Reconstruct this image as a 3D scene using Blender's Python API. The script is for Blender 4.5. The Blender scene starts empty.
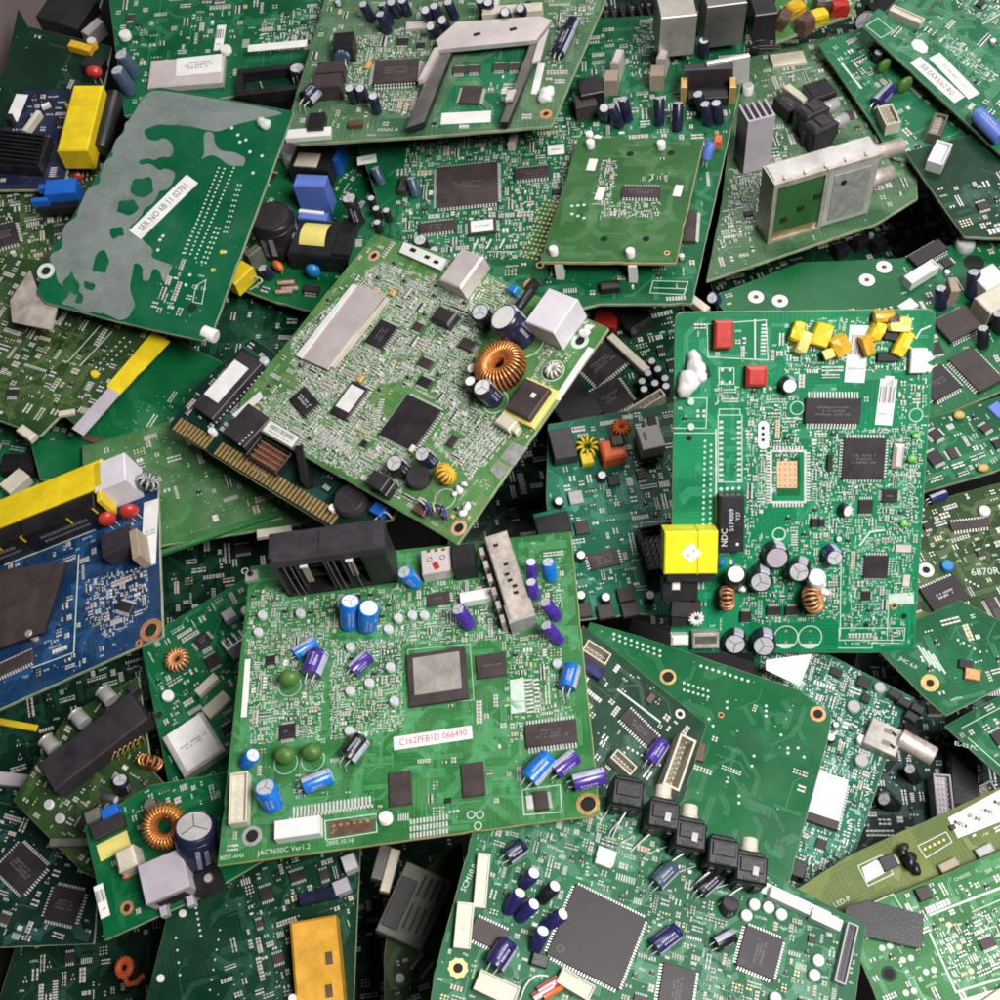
import bpy, math, random
import numpy as np
from mathutils import Vector, Matrix

# ------------------------------------------------------------------ scene, camera
sc = bpy.context.scene
COL = sc.collection
F = 1303.0                       # focal length in picture widths * 1000
TILT = math.radians(30.0)        # camera pitched 30 degrees off the vertical
D = 0.66                         # metres from the lens to the middle of the heap
HEAP = 0.12                      # height of the heap's mean surface above the container floor
cam_d = bpy.data.cameras.new('camera')
cam = bpy.data.objects.new('camera', cam_d)
COL.objects.link(cam)
cam.rotation_euler = (TILT, 0, 0)
cam.location = Vector((0, 0, HEAP)) - D * Vector((0, math.sin(TILT), -math.cos(TILT)))
cam_d.sensor_width = 36.0
cam_d.lens = 36.0 * F / 1000.0
cam_d.clip_start = 0.01
cam_d.clip_end = 50
sc.camera = cam
RC = Matrix.Rotation(TILT, 3, 'X')
CAMLOC = Vector(cam.location)
UPC = Vector((0, math.sin(TILT), math.cos(TILT)))     # world up seen from the camera frame


def ray(px, py):
    return Vector(((px - 500.0) / F, (500.0 - py) / F, -1.0))


def toworld(p):
    return CAMLOC + RC @ p


# ------------------------------------------------------------------ materials
MATS = {}


def nd(t, kind, **kw):
    n = t.nodes.new(kind)
    for k, v in kw.items():
        if k in n.inputs:
            n.inputs[k].default_value = v
        else:
            setattr(n, k, v)
    return n


def mat(name, col, rough=0.45, metal=0.0, var=0.25, scale=0.12, bump=0.0, spec=0.5, coat=0.0, trans=0.0):
    """plain surface with soft uneven colour and roughness (dust, handling)"""
    m = bpy.data.materials.new(name)
    m.use_nodes = True
    t = m.node_tree
    b = t.nodes['Principled BSDF']
    tc = nd(t, 'ShaderNodeTexCoord')
    n1 = nd(t, 'ShaderNodeTexNoise', Scale=scale, Detail=6.0, Roughness=0.65)
    t.links.new(tc.outputs['Object'], n1.inputs['Vector'])
    cr = nd(t, 'ShaderNodeValToRGB')
    c = Vector(col)
    lo = c * (1 - var)
    hi = c * (1 + var * 0.5) + Vector((0.012, 0.011, 0.010)) * var
    cr.color_ramp.elements[0].position = 0.3
    cr.color_ramp.elements[1].position = 0.72
    cr.color_ramp.elements[0].color = (*lo, 1)
    cr.color_ramp.elements[1].color = (*[min(1, x) for x in hi], 1)
    t.links.new(n1.outputs['Fac'], cr.inputs['Fac'])
    t.links.new(cr.outputs['Color'], b.inputs['Base Color'])
    mr = nd(t, 'ShaderNodeMapRange')
    mr.inputs['To Min'].default_value = max(0.05, rough - 0.12)
    mr.inputs['To Max'].default_value = min(1, rough + 0.14)
    t.links.new(n1.outputs['Fac'], mr.inputs['Value'])
    t.links.new(mr.outputs['Result'], b.inputs['Roughness'])
    b.inputs['Metallic'].default_value = metal
    b.inputs['Specular IOR Level'].default_value = spec
    b.inputs['Coat Weight'].default_value = coat
    if trans:
        b.inputs['Transmission Weight'].default_value = trans
    if bump:
        bp = nd(t, 'ShaderNodeBump', Strength=bump, Distance=0.0006)
        n2 = nd(t, 'ShaderNodeTexNoise', Scale=scale * 9, Detail=3.0)
        t.links.new(tc.outputs['Object'], n2.inputs['Vector'])
        t.links.new(n2.outputs['Fac'], bp.inputs['Height'])
        t.links.new(bp.outputs['Normal'], b.inputs['Normal'])
    MATS[name] = m
    return m


def pcb(name, dark, light, rough=0.38, dust=0.10, pour=0.5, tr=0.5, scl=1.0):
    """solder mask over copper: pours, bundles of fine traces, vias, dust and smears. Object units are about half a millimetre."""
    m = bpy.data.materials.new(name)
    m.use_nodes = True
    t = m.node_tree
    L = t.links.new
    b = t.nodes['Principled BSDF']
    tc = nd(t, 'ShaderNodeTexCoord')
    sep = nd(t, 'ShaderNodeSeparateXYZ')
    L(tc.outputs['Object'], sep.inputs[0])
    # copper pour patches with straight outlines
    vo = nd(t, 'ShaderNodeTexVoronoi', Scale=0.022 * scl, distance='CHEBYCHEV')
    L(tc.outputs['Object'], vo.inputs['Vector'])
    sp = nd(t, 'ShaderNodeSeparateColor')
    L(vo.outputs['Color'], sp.inputs[0])
    # bundles of traces inside cells of a second, finer pattern
    v2 = nd(t, 'ShaderNodeTexVoronoi', Scale=0.045 * scl, distance='MANHATTAN')
    L(tc.outputs['Object'], v2.inputs['Vector'])
    s2 = nd(t, 'ShaderNodeSeparateColor')
    L(v2.outputs['Color'], s2.inputs[0])

    def M(op, a, bb=None, c=None):
        n = nd(t, 'ShaderNodeMath', operation=op)
        for i, x in enumerate((a, bb, c)):
            if x is None:
                continue
            if isinstance(x, (int, float)):
                n.inputs[i].default_value = x
            else:
                L(x, n.inputs[i])
        return n.outputs[0]
    wx = M('LESS_THAN', M('FRACT', M('MULTIPLY', sep.outputs[0], 0.22)), 0.42)
    wy = M('LESS_THAN', M('FRACT', M('MULTIPLY', sep.outputs[1], 0.26)), 0.42)
    wd = M('LESS_THAN', M('FRACT', M('MULTIPLY', M('ADD', sep.outputs[0], sep.outputs[1]), 0.2)), 0.4)
    sel = s2.outputs[0]
    ax = M('MULTIPLY', wx, M('LESS_THAN', sel, 0.33))
    ay = M('MULTIPLY', wy, M('MULTIPLY', M('GREATER_THAN', sel, 0.33), M('LESS_THAN', sel, 0.62)))
    ad = M('MULTIPLY', wd, M('MULTIPLY', M('GREATER_THAN', sel, 0.62), M('LESS_THAN', sel, 0.72)))
    traces = M('MULTIPLY', M('ADD', M('ADD', ax, ay), ad), tr)
    pourm = M('MULTIPLY', M('GREATER_THAN', sp.outputs[0], 0.5), pour)
    fac = M('MINIMUM', M('ADD', traces, pourm), 1.0)
    mx = nd(t, 'ShaderNodeMix', data_type='RGBA')
    mx.inputs[6].default_value = (*dark, 1)
    mx.inputs[7].default_value = (*light, 1)
    L(fac, mx.inputs[0])
    # vias
    vv = nd(t, 'ShaderNodeTexVoronoi', Scale=0.11 * scl)
    L(tc.outputs['Object'], vv.inputs['Vector'])
    sv = nd(t, 'ShaderNodeSeparateColor')
    L(vv.outputs['Color'], sv.inputs[0])
    via = M('MULTIPLY', M('LESS_THAN', vv.outputs['Distance'], 0.09), M('GREATER_THAN', sv.outputs[1], 0.55))
    m2 = nd(t, 'ShaderNodeMix', data_type='RGBA')
    L(mx.outputs[2], m2.inputs[6])
    m2.inputs[7].default_value = (*[min(1, c * 1.7 + 0.05) for c in light], 1)
    L(M('MULTIPLY', via, 0.7), m2.inputs[0])
    # dust and smears
    n1 = nd(t, 'ShaderNodeTexNoise', Scale=0.02, Detail=8.0, Roughness=0.62, Distortion=0.4)
    L(tc.outputs['Object'], n1.inputs['Vector'])
    n2 = nd(t, 'ShaderNodeTexNoise', Scale=0.5, Detail=4.0)
    L(tc.outputs['Object'], n2.inputs['Vector'])
    du = nd(t, 'ShaderNodeMapRange')
    du.inputs['From Min'].default_value = 0.42
    du.inputs['From Max'].default_value = 0.75
    L(n1.outputs['Fac'], du.inputs['Value'])
    dus = M('MULTIPLY', M('ADD', du.outputs[0], M('MULTIPLY', M('SUBTRACT', n2.outputs['Fac'], 0.5), 0.8)), dust)
    m3 = nd(t, 'ShaderNodeMix', data_type='RGBA')
    L(m2.outputs[2], m3.inputs[6])
    m3.inputs[7].default_value = (0.36, 0.36, 0.33, 1)
    L(M('MULTIPLY', dus, 0.75), m3.inputs[0])
    n7 = nd(t, 'ShaderNodeTexNoise', Scale=0.009, Detail=5.0, Roughness=0.7)
    L(tc.outputs['Object'], n7.inputs['Vector'])
    tv = nd(t, 'ShaderNodeMapRange')
    tv.inputs['From Min'].default_value = 0.3
    tv.inputs['From Max'].default_value = 0.7
    tv.inputs['To Min'].default_value = 0.70
    tv.inputs['To Max'].default_value = 1.12
    L(n7.outputs['Fac'], tv.inputs['Value'])
    hs = nd(t, 'ShaderNodeHueSaturation')
    L(tv.outputs[0], hs.inputs['Value'])
    L(m3.outputs[2], hs.inputs['Color'])
    # fine grime specks
    n8 = nd(t, 'ShaderNodeTexNoise', Scale=0.16, Detail=7.0, Roughness=0.8)
    L(tc.outputs['Object'], n8.inputs['Vector'])
    gm = M('MULTIPLY', M('GREATER_THAN', n8.outputs['Fac'], 0.67), 0.4)
    m5 = nd(t, 'ShaderNodeMix', data_type='RGBA')
    L(hs.outputs['Color'], m5.inputs[6])
    m5.inputs[7].default_value = (0.10, 0.09, 0.065, 1)
    L(gm, m5.inputs[0])
    L(m5.outputs[2], b.inputs['Base Color'])
    rr = nd(t, 'ShaderNodeMapRange')
    rr.inputs['To Min'].default_value = max(0.1, rough - 0.12)
    rr.inputs['To Max'].default_value = rough + 0.25
    L(n1.outputs['Fac'], rr.inputs['Value'])
    L(rr.outputs[0], b.inputs['Roughness'])
    bp = nd(t, 'ShaderNodeBump', Strength=0.35, Distance=0.00006)
    L(fac, bp.inputs['Height'])
    n4 = nd(t, 'ShaderNodeTexNoise', Scale=0.012, Detail=2.0)
    L(tc.outputs['Object'], n4.inputs['Vector'])
    bq = nd(t, 'ShaderNodeBump', Strength=0.5, Distance=0.0012)
    L(n4.outputs['Fac'], bq.inputs['Height'])
    L(bp.outputs['Normal'], bq.inputs['Normal'])
    L(bq.outputs['Normal'], b.inputs['Normal'])
    b.inputs['Specular IOR Level'].default_value = 0.20
    MATS[name] = m
    return m


pcb('mask_bright', (0.001, 0.165, 0.060), (0.004, 0.225, 0.088), dust=0.03)
pcb('mask_green', (0.005, 0.115, 0.046), (0.018, 0.180, 0.078), dust=0.08)
pcb('mask_fresh', (0.022, 0.145, 0.034), (0.040, 0.195, 0.056), dust=0.15)
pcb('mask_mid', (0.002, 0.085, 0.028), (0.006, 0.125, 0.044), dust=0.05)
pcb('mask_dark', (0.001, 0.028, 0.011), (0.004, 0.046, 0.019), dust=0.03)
pcb('mask_deep', (0.001, 0.018, 0.009), (0.002, 0.028, 0.013), dust=0.02, pour=0.3, tr=0.3)  # dark green; shade of the heap's bottom layer is put into the colour
pcb('mask_plain', (0.002, 0.100, 0.030), (0.005, 0.118, 0.038), dust=0.05, pour=0.3, tr=0.2, rough=0.3)
pcb('mask_solder', (0.002, 0.092, 0.036), (0.006, 0.115, 0.046), dust=0.06, pour=0.4, tr=0.15, rough=0.3)
pcb('mask_matte', (0.030, 0.115, 0.030), (0.042, 0.140, 0.042), dust=0.10, pour=0.5, tr=0.3)
pcb('mask_olive', (0.060, 0.185, 0.042), (0.105, 0.250, 0.085), dust=0.10)
pcb('mask_khaki', (0.085, 0.125, 0.020), (0.140, 0.175, 0.035), dust=0.10, pour=0.6)
pcb('mask_moss', (0.014, 0.044, 0.010), (0.030, 0.072, 0.018), dust=0.08)
pcb('mask_teal', (0.002, 0.095, 0.050), (0.012, 0.155, 0.088), dust=0.07)
pcb('mask_teal_dark', (0.002, 0.018, 0.014), (0.005, 0.032, 0.024), dust=0.03)  # dark teal, darkened further to carry the shade over low boards
pcb('mask_pale', (0.040, 0.120, 0.050), (0.085, 0.175, 0.085), dust=0.20)
pcb('mask_haze', (0.035, 0.125, 0.035), (0.060, 0.160, 0.055), dust=0.28, pour=0.5, tr=0.3)
pcb('mask_blue', (0.006, 0.030, 0.085), (0.010, 0.046, 0.120), dust=0.09)
pcb('mask_navy', (0.010, 0.013, 0.040), (0.018, 0.026, 0.065), dust=0.07)
mat('fibreglass', (0.30, 0.34, 0.20), 0.6, var=0.35, scale=0.05)
mat('fibreglass_tan', (0.42, 0.33, 0.15), 0.6, var=0.3, scale=0.05)
mat('chip_black', (0.026, 0.021, 0.024), 0.45, var=0.4, scale=0.05, bump=0.04, spec=0.3)
mat('chip_brown', (0.052, 0.038, 0.038), 0.5, var=0.35, scale=0.05, bump=0.04, spec=0.3)
mat('plastic_black', (0.011, 0.010, 0.012), 0.38, var=0.4, scale=0.04, bump=0.1)
mat('plastic_charcoal', (0.030, 0.025, 0.030), 0.48, var=0.4, scale=0.04, bump=0.1)
mat('print_grey', (0.15, 0.135, 0.14), 0.6)
mat('print_white', (0.66, 0.66, 0.66), 0.6)
mat('print_ink', (0.10, 0.075, 0.09), 0.6)
mat('print_red', (0.45, 0.07, 0.10), 0.6)
mat('print_dark', (0.004, 0.035, 0.014), 0.5)
mat('silkscreen', (0.52, 0.62, 0.53), 0.55, var=0.2)
mat('tin', (0.70, 0.66, 0.64), 0.36, metal=0.25, var=0.3, scale=0.3)
mat('tin_dull', (0.40, 0.40, 0.38), 0.45, metal=0.3, var=0.35, scale=0.15, bump=0.3)
mat('steel_lid', (0.44, 0.41, 0.37), 0.4, metal=0.45, var=0.35, scale=0.04, bump=0.1)
mat('steel', (0.64, 0.62, 0.60), 0.32, metal=0.45, var=0.25, scale=0.03, bump=0.08)
mat('steel_pink', (0.66, 0.58, 0.56), 0.42, metal=0.35, var=0.15, scale=0.03)
mat('steel_rusty', (0.60, 0.52, 0.46), 0.45, metal=0.5, var=0.45, scale=0.06, bump=0.3)
mat('steel_dark', (0.20, 0.19, 0.18), 0.4, metal=0.7, var=0.3, scale=0.04)
mat('alu_top', (0.70, 0.70, 0.72), 0.36, metal=0.35, var=0.15, scale=0.2)
mat('gold', (0.72, 0.46, 0.17), 0.34, metal=0.6, var=0.25, scale=0.2)
mat('copper', (0.66, 0.30, 0.13), 0.40, metal=0.45, var=0.3, scale=0.2)
mat('copper_pad', (0.72, 0.42, 0.25), 0.5, metal=0.2, var=0.2, scale=0.2)
mat('copper_wire', (0.62, 0.24, 0.07), 0.28, metal=0.6, var=0.25, scale=0.2)
mat('smd_tan', (0.33, 0.26, 0.19), 0.55, var=0.3, scale=0.4)
mat('smd_grey', (0.38, 0.37, 0.36), 0.5, var=0.3, scale=0.4)
mat('smd_black', (0.022, 0.020, 0.022), 0.45)
mat('smd_amber', (0.65, 0.36, 0.12), 0.45)
mat('sleeve_blue', (0.005, 0.150, 0.560), 0.30, var=0.25, coat=0.2)
mat('sleeve_purple', (0.060, 0.022, 0.270), 0.28, var=0.3, coat=0.3)
mat('sleeve_indigo', (0.020, 0.016, 0.105), 0.30, var=0.3, coat=0.2)
mat('sleeve_navy', (0.012, 0.013, 0.040), 0.30, var=0.3, coat=0.2)
mat('sleeve_black', (0.012, 0.011, 0.014), 0.32, var=0.3, coat=0.2)
mat('sleeve_slate', (0.045, 0.080, 0.125), 0.35, var=0.3)
mat('sleeve_stripe', (0.42, 0.42, 0.50), 0.4)
mat('sleeve_green', (0.070, 0.170, 0.030), 0.45, var=0.35, scale=0.15)
mat('white', (0.72, 0.70, 0.68), 0.5, var=0.12, scale=0.06)
mat('paper_white', (0.74, 0.72, 0.69), 0.65, var=0.16, scale=0.06)
mat('glue', (0.70, 0.67, 0.66), 0.35, var=0.15)
mat('ivory', (0.58, 0.53, 0.42), 0.5, var=0.2, scale=0.06)
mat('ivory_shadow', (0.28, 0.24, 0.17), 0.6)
mat('grey_plastic', (0.42, 0.38, 0.42), 0.5, var=0.15, scale=0.04)
mat('pale_plastic', (0.66, 0.62, 0.66), 0.45, var=0.12, scale=0.04)
mat('yellow', (0.74, 0.54, 0.012), 0.38, var=0.24, scale=0.04, bump=0.2)
mat('yellow_acid', (0.80, 0.74, 0.012), 0.38, var=0.16, scale=0.04, bump=0.2)
mat('yellow_pale', (0.74, 0.63, 0.18), 0.42, var=0.15, scale=0.04)
mat('yellow_ochre', (0.72, 0.36, 0.035), 0.42, var=0.26, scale=0.05, bump=0.2)
mat('amber_tape', (0.66, 0.38, 0.02), 0.3, var=0.25, scale=0.1)
mat('blue_plastic', (0.010, 0.115, 0.500), 0.4, var=0.2, scale=0.05)
mat('blue_lilac', (0.105, 0.175, 0.560), 0.45, var=0.15, scale=0.05)
mat('blue_disc', (0.010, 0.190, 0.500), 0.32, var=0.2)
mat('red', (0.480, 0.030, 0.022), 0.36, var=0.25, scale=0.08)
mat('orange', (0.74, 0.135, 0.035), 0.4, var=0.2, scale=0.08)
mat('brown', (0.110, 0.055, 0.035), 0.55, var=0.4, scale=0.1)
mat('green_led', (0.16, 0.50, 0.09), 0.35, var=0.3)
mat('hole', (0.002, 0.002, 0.002), 0.8)
mat('hole_green', (0.004, 0.024, 0.010), 0.6)
mat('dusty_metal', (0.15, 0.155, 0.12), 0.6, metal=0.2, var=0.4, scale=0.06, bump=0.3)
mat('container_grey', (0.23, 0.18, 0.175), 0.6, var=0.25, scale=3.0)
mat('container_dark', (0.004, 0.005, 0.0045), 0.9, var=0.4, scale=4.0, spec=0.05)


# ------------------------------------------------------------------ mesh builder
class MB:
    def __init__(s):
        s.v, s.f, s.m, s.sm, s.names = [], [], [], [], []

    def mi(s, m):
        if m not in s.names:
            s.names.append(m)
        return s.names.index(m)

    def face(s, pts, m, smooth=False):
        i = len(s.v)
        s.v.extend(pts)
        s.f.append(tuple(range(i, i + len(pts))))
        s.m.append(s.mi(m))
        s.sm.append(smooth)

    def grid(s, rows, m, closed=True, smooth=True):
        """rows of points joined into a skin"""
        i = len(s.v)
        n = len(rows[0])
        for r in rows:
            s.v.extend(r)
        k = s.mi(m)
        for a in range(len(rows) - 1):
            for b in range(n if closed else n - 1):
                c = (b + 1) % n
                s.f.append((i + a * n + b, i + a * n + c, i + (a + 1) * n + c, i + (a + 1) * n + b))
                s.m.append(k)
                s.sm.append(smooth)

    def rect(s, x, y, w, d, z, m, a=0.0):
        c, t = math.cos(a), math.sin(a)
        P = [(x + p * c - q * t, y + p * t + q * c, z) for p, q in ((-w / 2, -d / 2), (w / 2, -d / 2), (w / 2, d / 2), (-w / 2, d / 2))]
        s.face(P, m)

    def box(s, x, y, w, d, z0, z1, m, a=0.0, ch=0.0, top=None, taper=0.0):
        c, t = math.cos(a), math.sin(a)

        def ring(e, z):
            return [(x + p * c - q * t, y + p * t + q * c, z) for p, q in
                    ((-w / 2 + e, -d / 2 + e), (w / 2 - e, -d / 2 + e), (w / 2 - e, d / 2 - e), (-w / 2 + e, d / 2 - e))]
        R = [ring(0, z0), ring(taper, z1 - ch)]
        if ch:
            R.append(ring(taper + ch, z1))
        for A, B in zip(R, R[1:]):
            for i in range(4):
                j = (i + 1) % 4
                s.face([A[i], A[j], B[j], B[i]], m)
        s.face(R[-1], top or m)
        s.face(R[0][::-1], m)

    def obox(s, o, X, Y, Z, m, top=None):
        """box spanned by three vectors from corner o"""
        o, X, Y, Z = map(Vector, (o, X, Y, Z))
        p = [o, o + X, o + X + Y, o + Y]
        q = [k + Z for k in p]
        for i in range(4):
            j = (i + 1) % 4
            s.face([p[i], p[j], q[j], q[i]], m)
        s.face(q, top or m)
        s.face(p[::-1], m)

    def cyl(s, p0, p1, r, m, n=18, r1=None, cap0=True, cap1=None, ch=0.0, stripe=None):
        p0, p1 = Vector(p0), Vector(p1)
        ax = (p1 - p0)
        L = ax.length
        if L < 1e-9:
            return
        ax /= L
        u = ax.orthogonal().normalized()
        w = ax.cross(u)
        r1 = r if r1 is None else r1

        def ring(q, rr):
            return [q + (u * math.cos(2 * math.pi * i / n) + w * math.sin(2 * math.pi * i / n)) * rr for i in range(n)]
        rows = [ring(p0, r), ring(p1 - ax * ch, r1)]
        if ch:
            rows.append(ring(p1, r1 - ch))
        st = len(s.f)
        s.grid(rows, m)
        if stripe:
            k = s.mi(stripe)
            for a in range(len(rows) - 1):
                for i in range(int(n * 0.16)):
                    s.m[st + a * n + i] = k
        if cap0:
            s.face(ring(p0, r)[::-1], m)
        s.face(ring(p1, r1 - ch), cap1 or m)

    def tube(s, pts, r, m, n=6):
        pts = [Vector(p) for p in pts]
        rows = []
        for i, p in enumerate(pts):
            t = (pts[min(i + 1, len(pts) - 1)] - pts[max(i - 1, 0)])
            if t.length < 1e-9:
                t = Vector((0, 0, 1))
            t.normalize()
            h = Vector((0.31, 0.17, 0.94)) if abs(t.z) < 0.9 else Vector((1, 0.1, 0))
            u = t.cross(h).normalized()
            w = t.cross(u)
            rows.append([p + (u * math.cos(2 * math.pi * k / n) + w * math.sin(2 * math.pi * k / n)) * r for k in range(n)])
        s.grid(rows, m)
        s.face(rows[0][::-1], m)
        s.face(rows[-1], m)

    def torus(s, c, ax, R, r, m, n=24, k=10, flat=1.0, mat_of=None):
        c, ax = Vector(c), Vector(ax).normalized()
        u = ax.orthogonal().normalized()
        w = ax.cross(u)
        rows = []
        for i in range(n + 1):
            a = 2 * math.pi * i / n
            d = u * math.cos(a) + w * math.sin(a)
            rows.append([c + d * (R + r * math.cos(2 * math.pi * j / k)) + ax * (r * flat * math.sin(2 * math.pi * j / k)) for j in range(k)])
        s.grid(rows, m)

    def disc(s, x, y, r, z, m, n=16):
        s.face([(x + r * math.cos(2 * math.pi * i / n), y + r * math.sin(2 * math.pi * i / n), z) for i in range(n)], m)

    def ring(s, x, y, r0, r1, z, m, n=20):
        A = [(x + r0 * math.cos(2 * math.pi * i / n), y + r0 * math.sin(2 * math.pi * i / n), z) for i in range(n)]
        B = [(x + r1 * math.cos(2 * math.pi * i / n), y + r1 * math.sin(2 * math.pi * i / n), z) for i in range(n)]
        s.grid([A, B], m, smooth=False)

    def blob(s, c, r, m, rnd, sq=(1, 1, 1), n=12, k=8, am=0.15):
        c = Vector(c)
        ph = [rnd.uniform(0, 6.28) for _ in range(6)]
        rows = []
        for j in range(k + 1):
            th = math.pi * j / k
            row = []
            for i in range(n):
                a = 2 * math.pi * i / n
                q = 1 + am * (math.sin(2 * a + ph[0]) * math.sin(th) + math.sin(3 * a + 2 * th + ph[1]) * math.sin(th) * 0.7 + math.cos(2 * th + ph[2]) * 0.4)
                row.append(c + Vector((math.cos(a) * math.sin(th) * sq[0], math.sin(a) * math.sin(th) * sq[1], -math.cos(th) * sq[2])) * r * q)
            rows.append(row)
        s.grid(rows, m)

    def obj(s, name, par=None, loc=(0, 0, 0)):
        me = bpy.data.meshes.new(name)
        me.from_pydata([tuple(p) for p in s.v], [], s.f)
        for n in s.names:
            me.materials.append(MATS[n])
        me.polygons.foreach_set('material_index', s.m)
        me.polygons.foreach_set('use_smooth', s.sm)
        me.update()
        o = bpy.data.objects.new(name, me)
        COL.objects.link(o)
        o.parent = par
        o.location = loc
        return o


def inpoly(x, y, P):
    c = False
    j = len(P) - 1
    for i in range(len(P)):
        xi, yi = P[i][0], P[i][1]
        xj, yj = P[j][0], P[j][1]
        if (yi > y) != (yj > y) and x < (xj - xi) * (y - yi) / (yj - yi) + xi:
            c = not c
        j = i
    return c


def inpoly_np(X, Y, P):
    c = np.zeros(X.shape, bool)
    j = len(P) - 1
    for i in range(len(P)):
        xi, yi = P[i][0], P[i][1]
        xj, yj = P[j][0], P[j][1]
        if yi != yj:
            c ^= ((yi > Y) != (yj > Y)) & (X < (xj - xi) * (Y - yi) / (yj - yi) + xi)
        j = i
    return c


BOARDS = []
GROUP = 'circuit boards heaped in the scrap bin'


class Frame:
    """a plane in space that a thing is built on; knows how picture positions fall on it. Units: about half a millimetre."""

    def setplane(s, cx, cy, n, lam):
        nx, ny = n
        s.N = Vector((nx, ny, math.sqrt(max(0.05, 1 - nx * nx - ny * ny))))
        s.lam = lam
        s.P0 = ray(cx, cy) * lam
        s.s = lam / F

    def setaxes(s, ax, ay, bx, by):
        A = s.hit(ax, ay)
        B = s.hit(bx, by)
        s.X = (B - A)
        s.X = (s.X - s.N * s.X.dot(s.N)).normalized()
        s.Y = s.N.cross(s.X)

    def hit(s, px, py, z=0.0):
        r = ray(px, py)
        return r * ((s.P0.dot(s.N) + z * s.s) / r.dot(s.N))

    def uv(s, px, py, z=0.0):
        d = s.hit(px, py, z) - s.P0
        return (d.dot(s.X) / s.s, d.dot(s.Y) / s.s)

    def img(s, px, py, dx, dy):
        """angle on the plane of a picture direction"""
        a = s.uv(px, py)
        b = s.uv(px + dx, py + dy)
        return math.atan2(b[1] - a[1], b[0] - a[0])

    def place(s, o):
        R = Matrix((s.X, s.Y, s.N)).transposed()
        o.matrix_world = Matrix.Translation(toworld(s.P0)) @ (RC @ R).to_4x4() @ Matrix.Diagonal((s.s, s.s, s.s, 1))


def heap_lam(px, py, n=None, h=0.0):
    r = ray(px, py)
    return (-(Vector((0, 0, -D)).dot(UPC)) - h) / -(r.dot(UPC))


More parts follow.
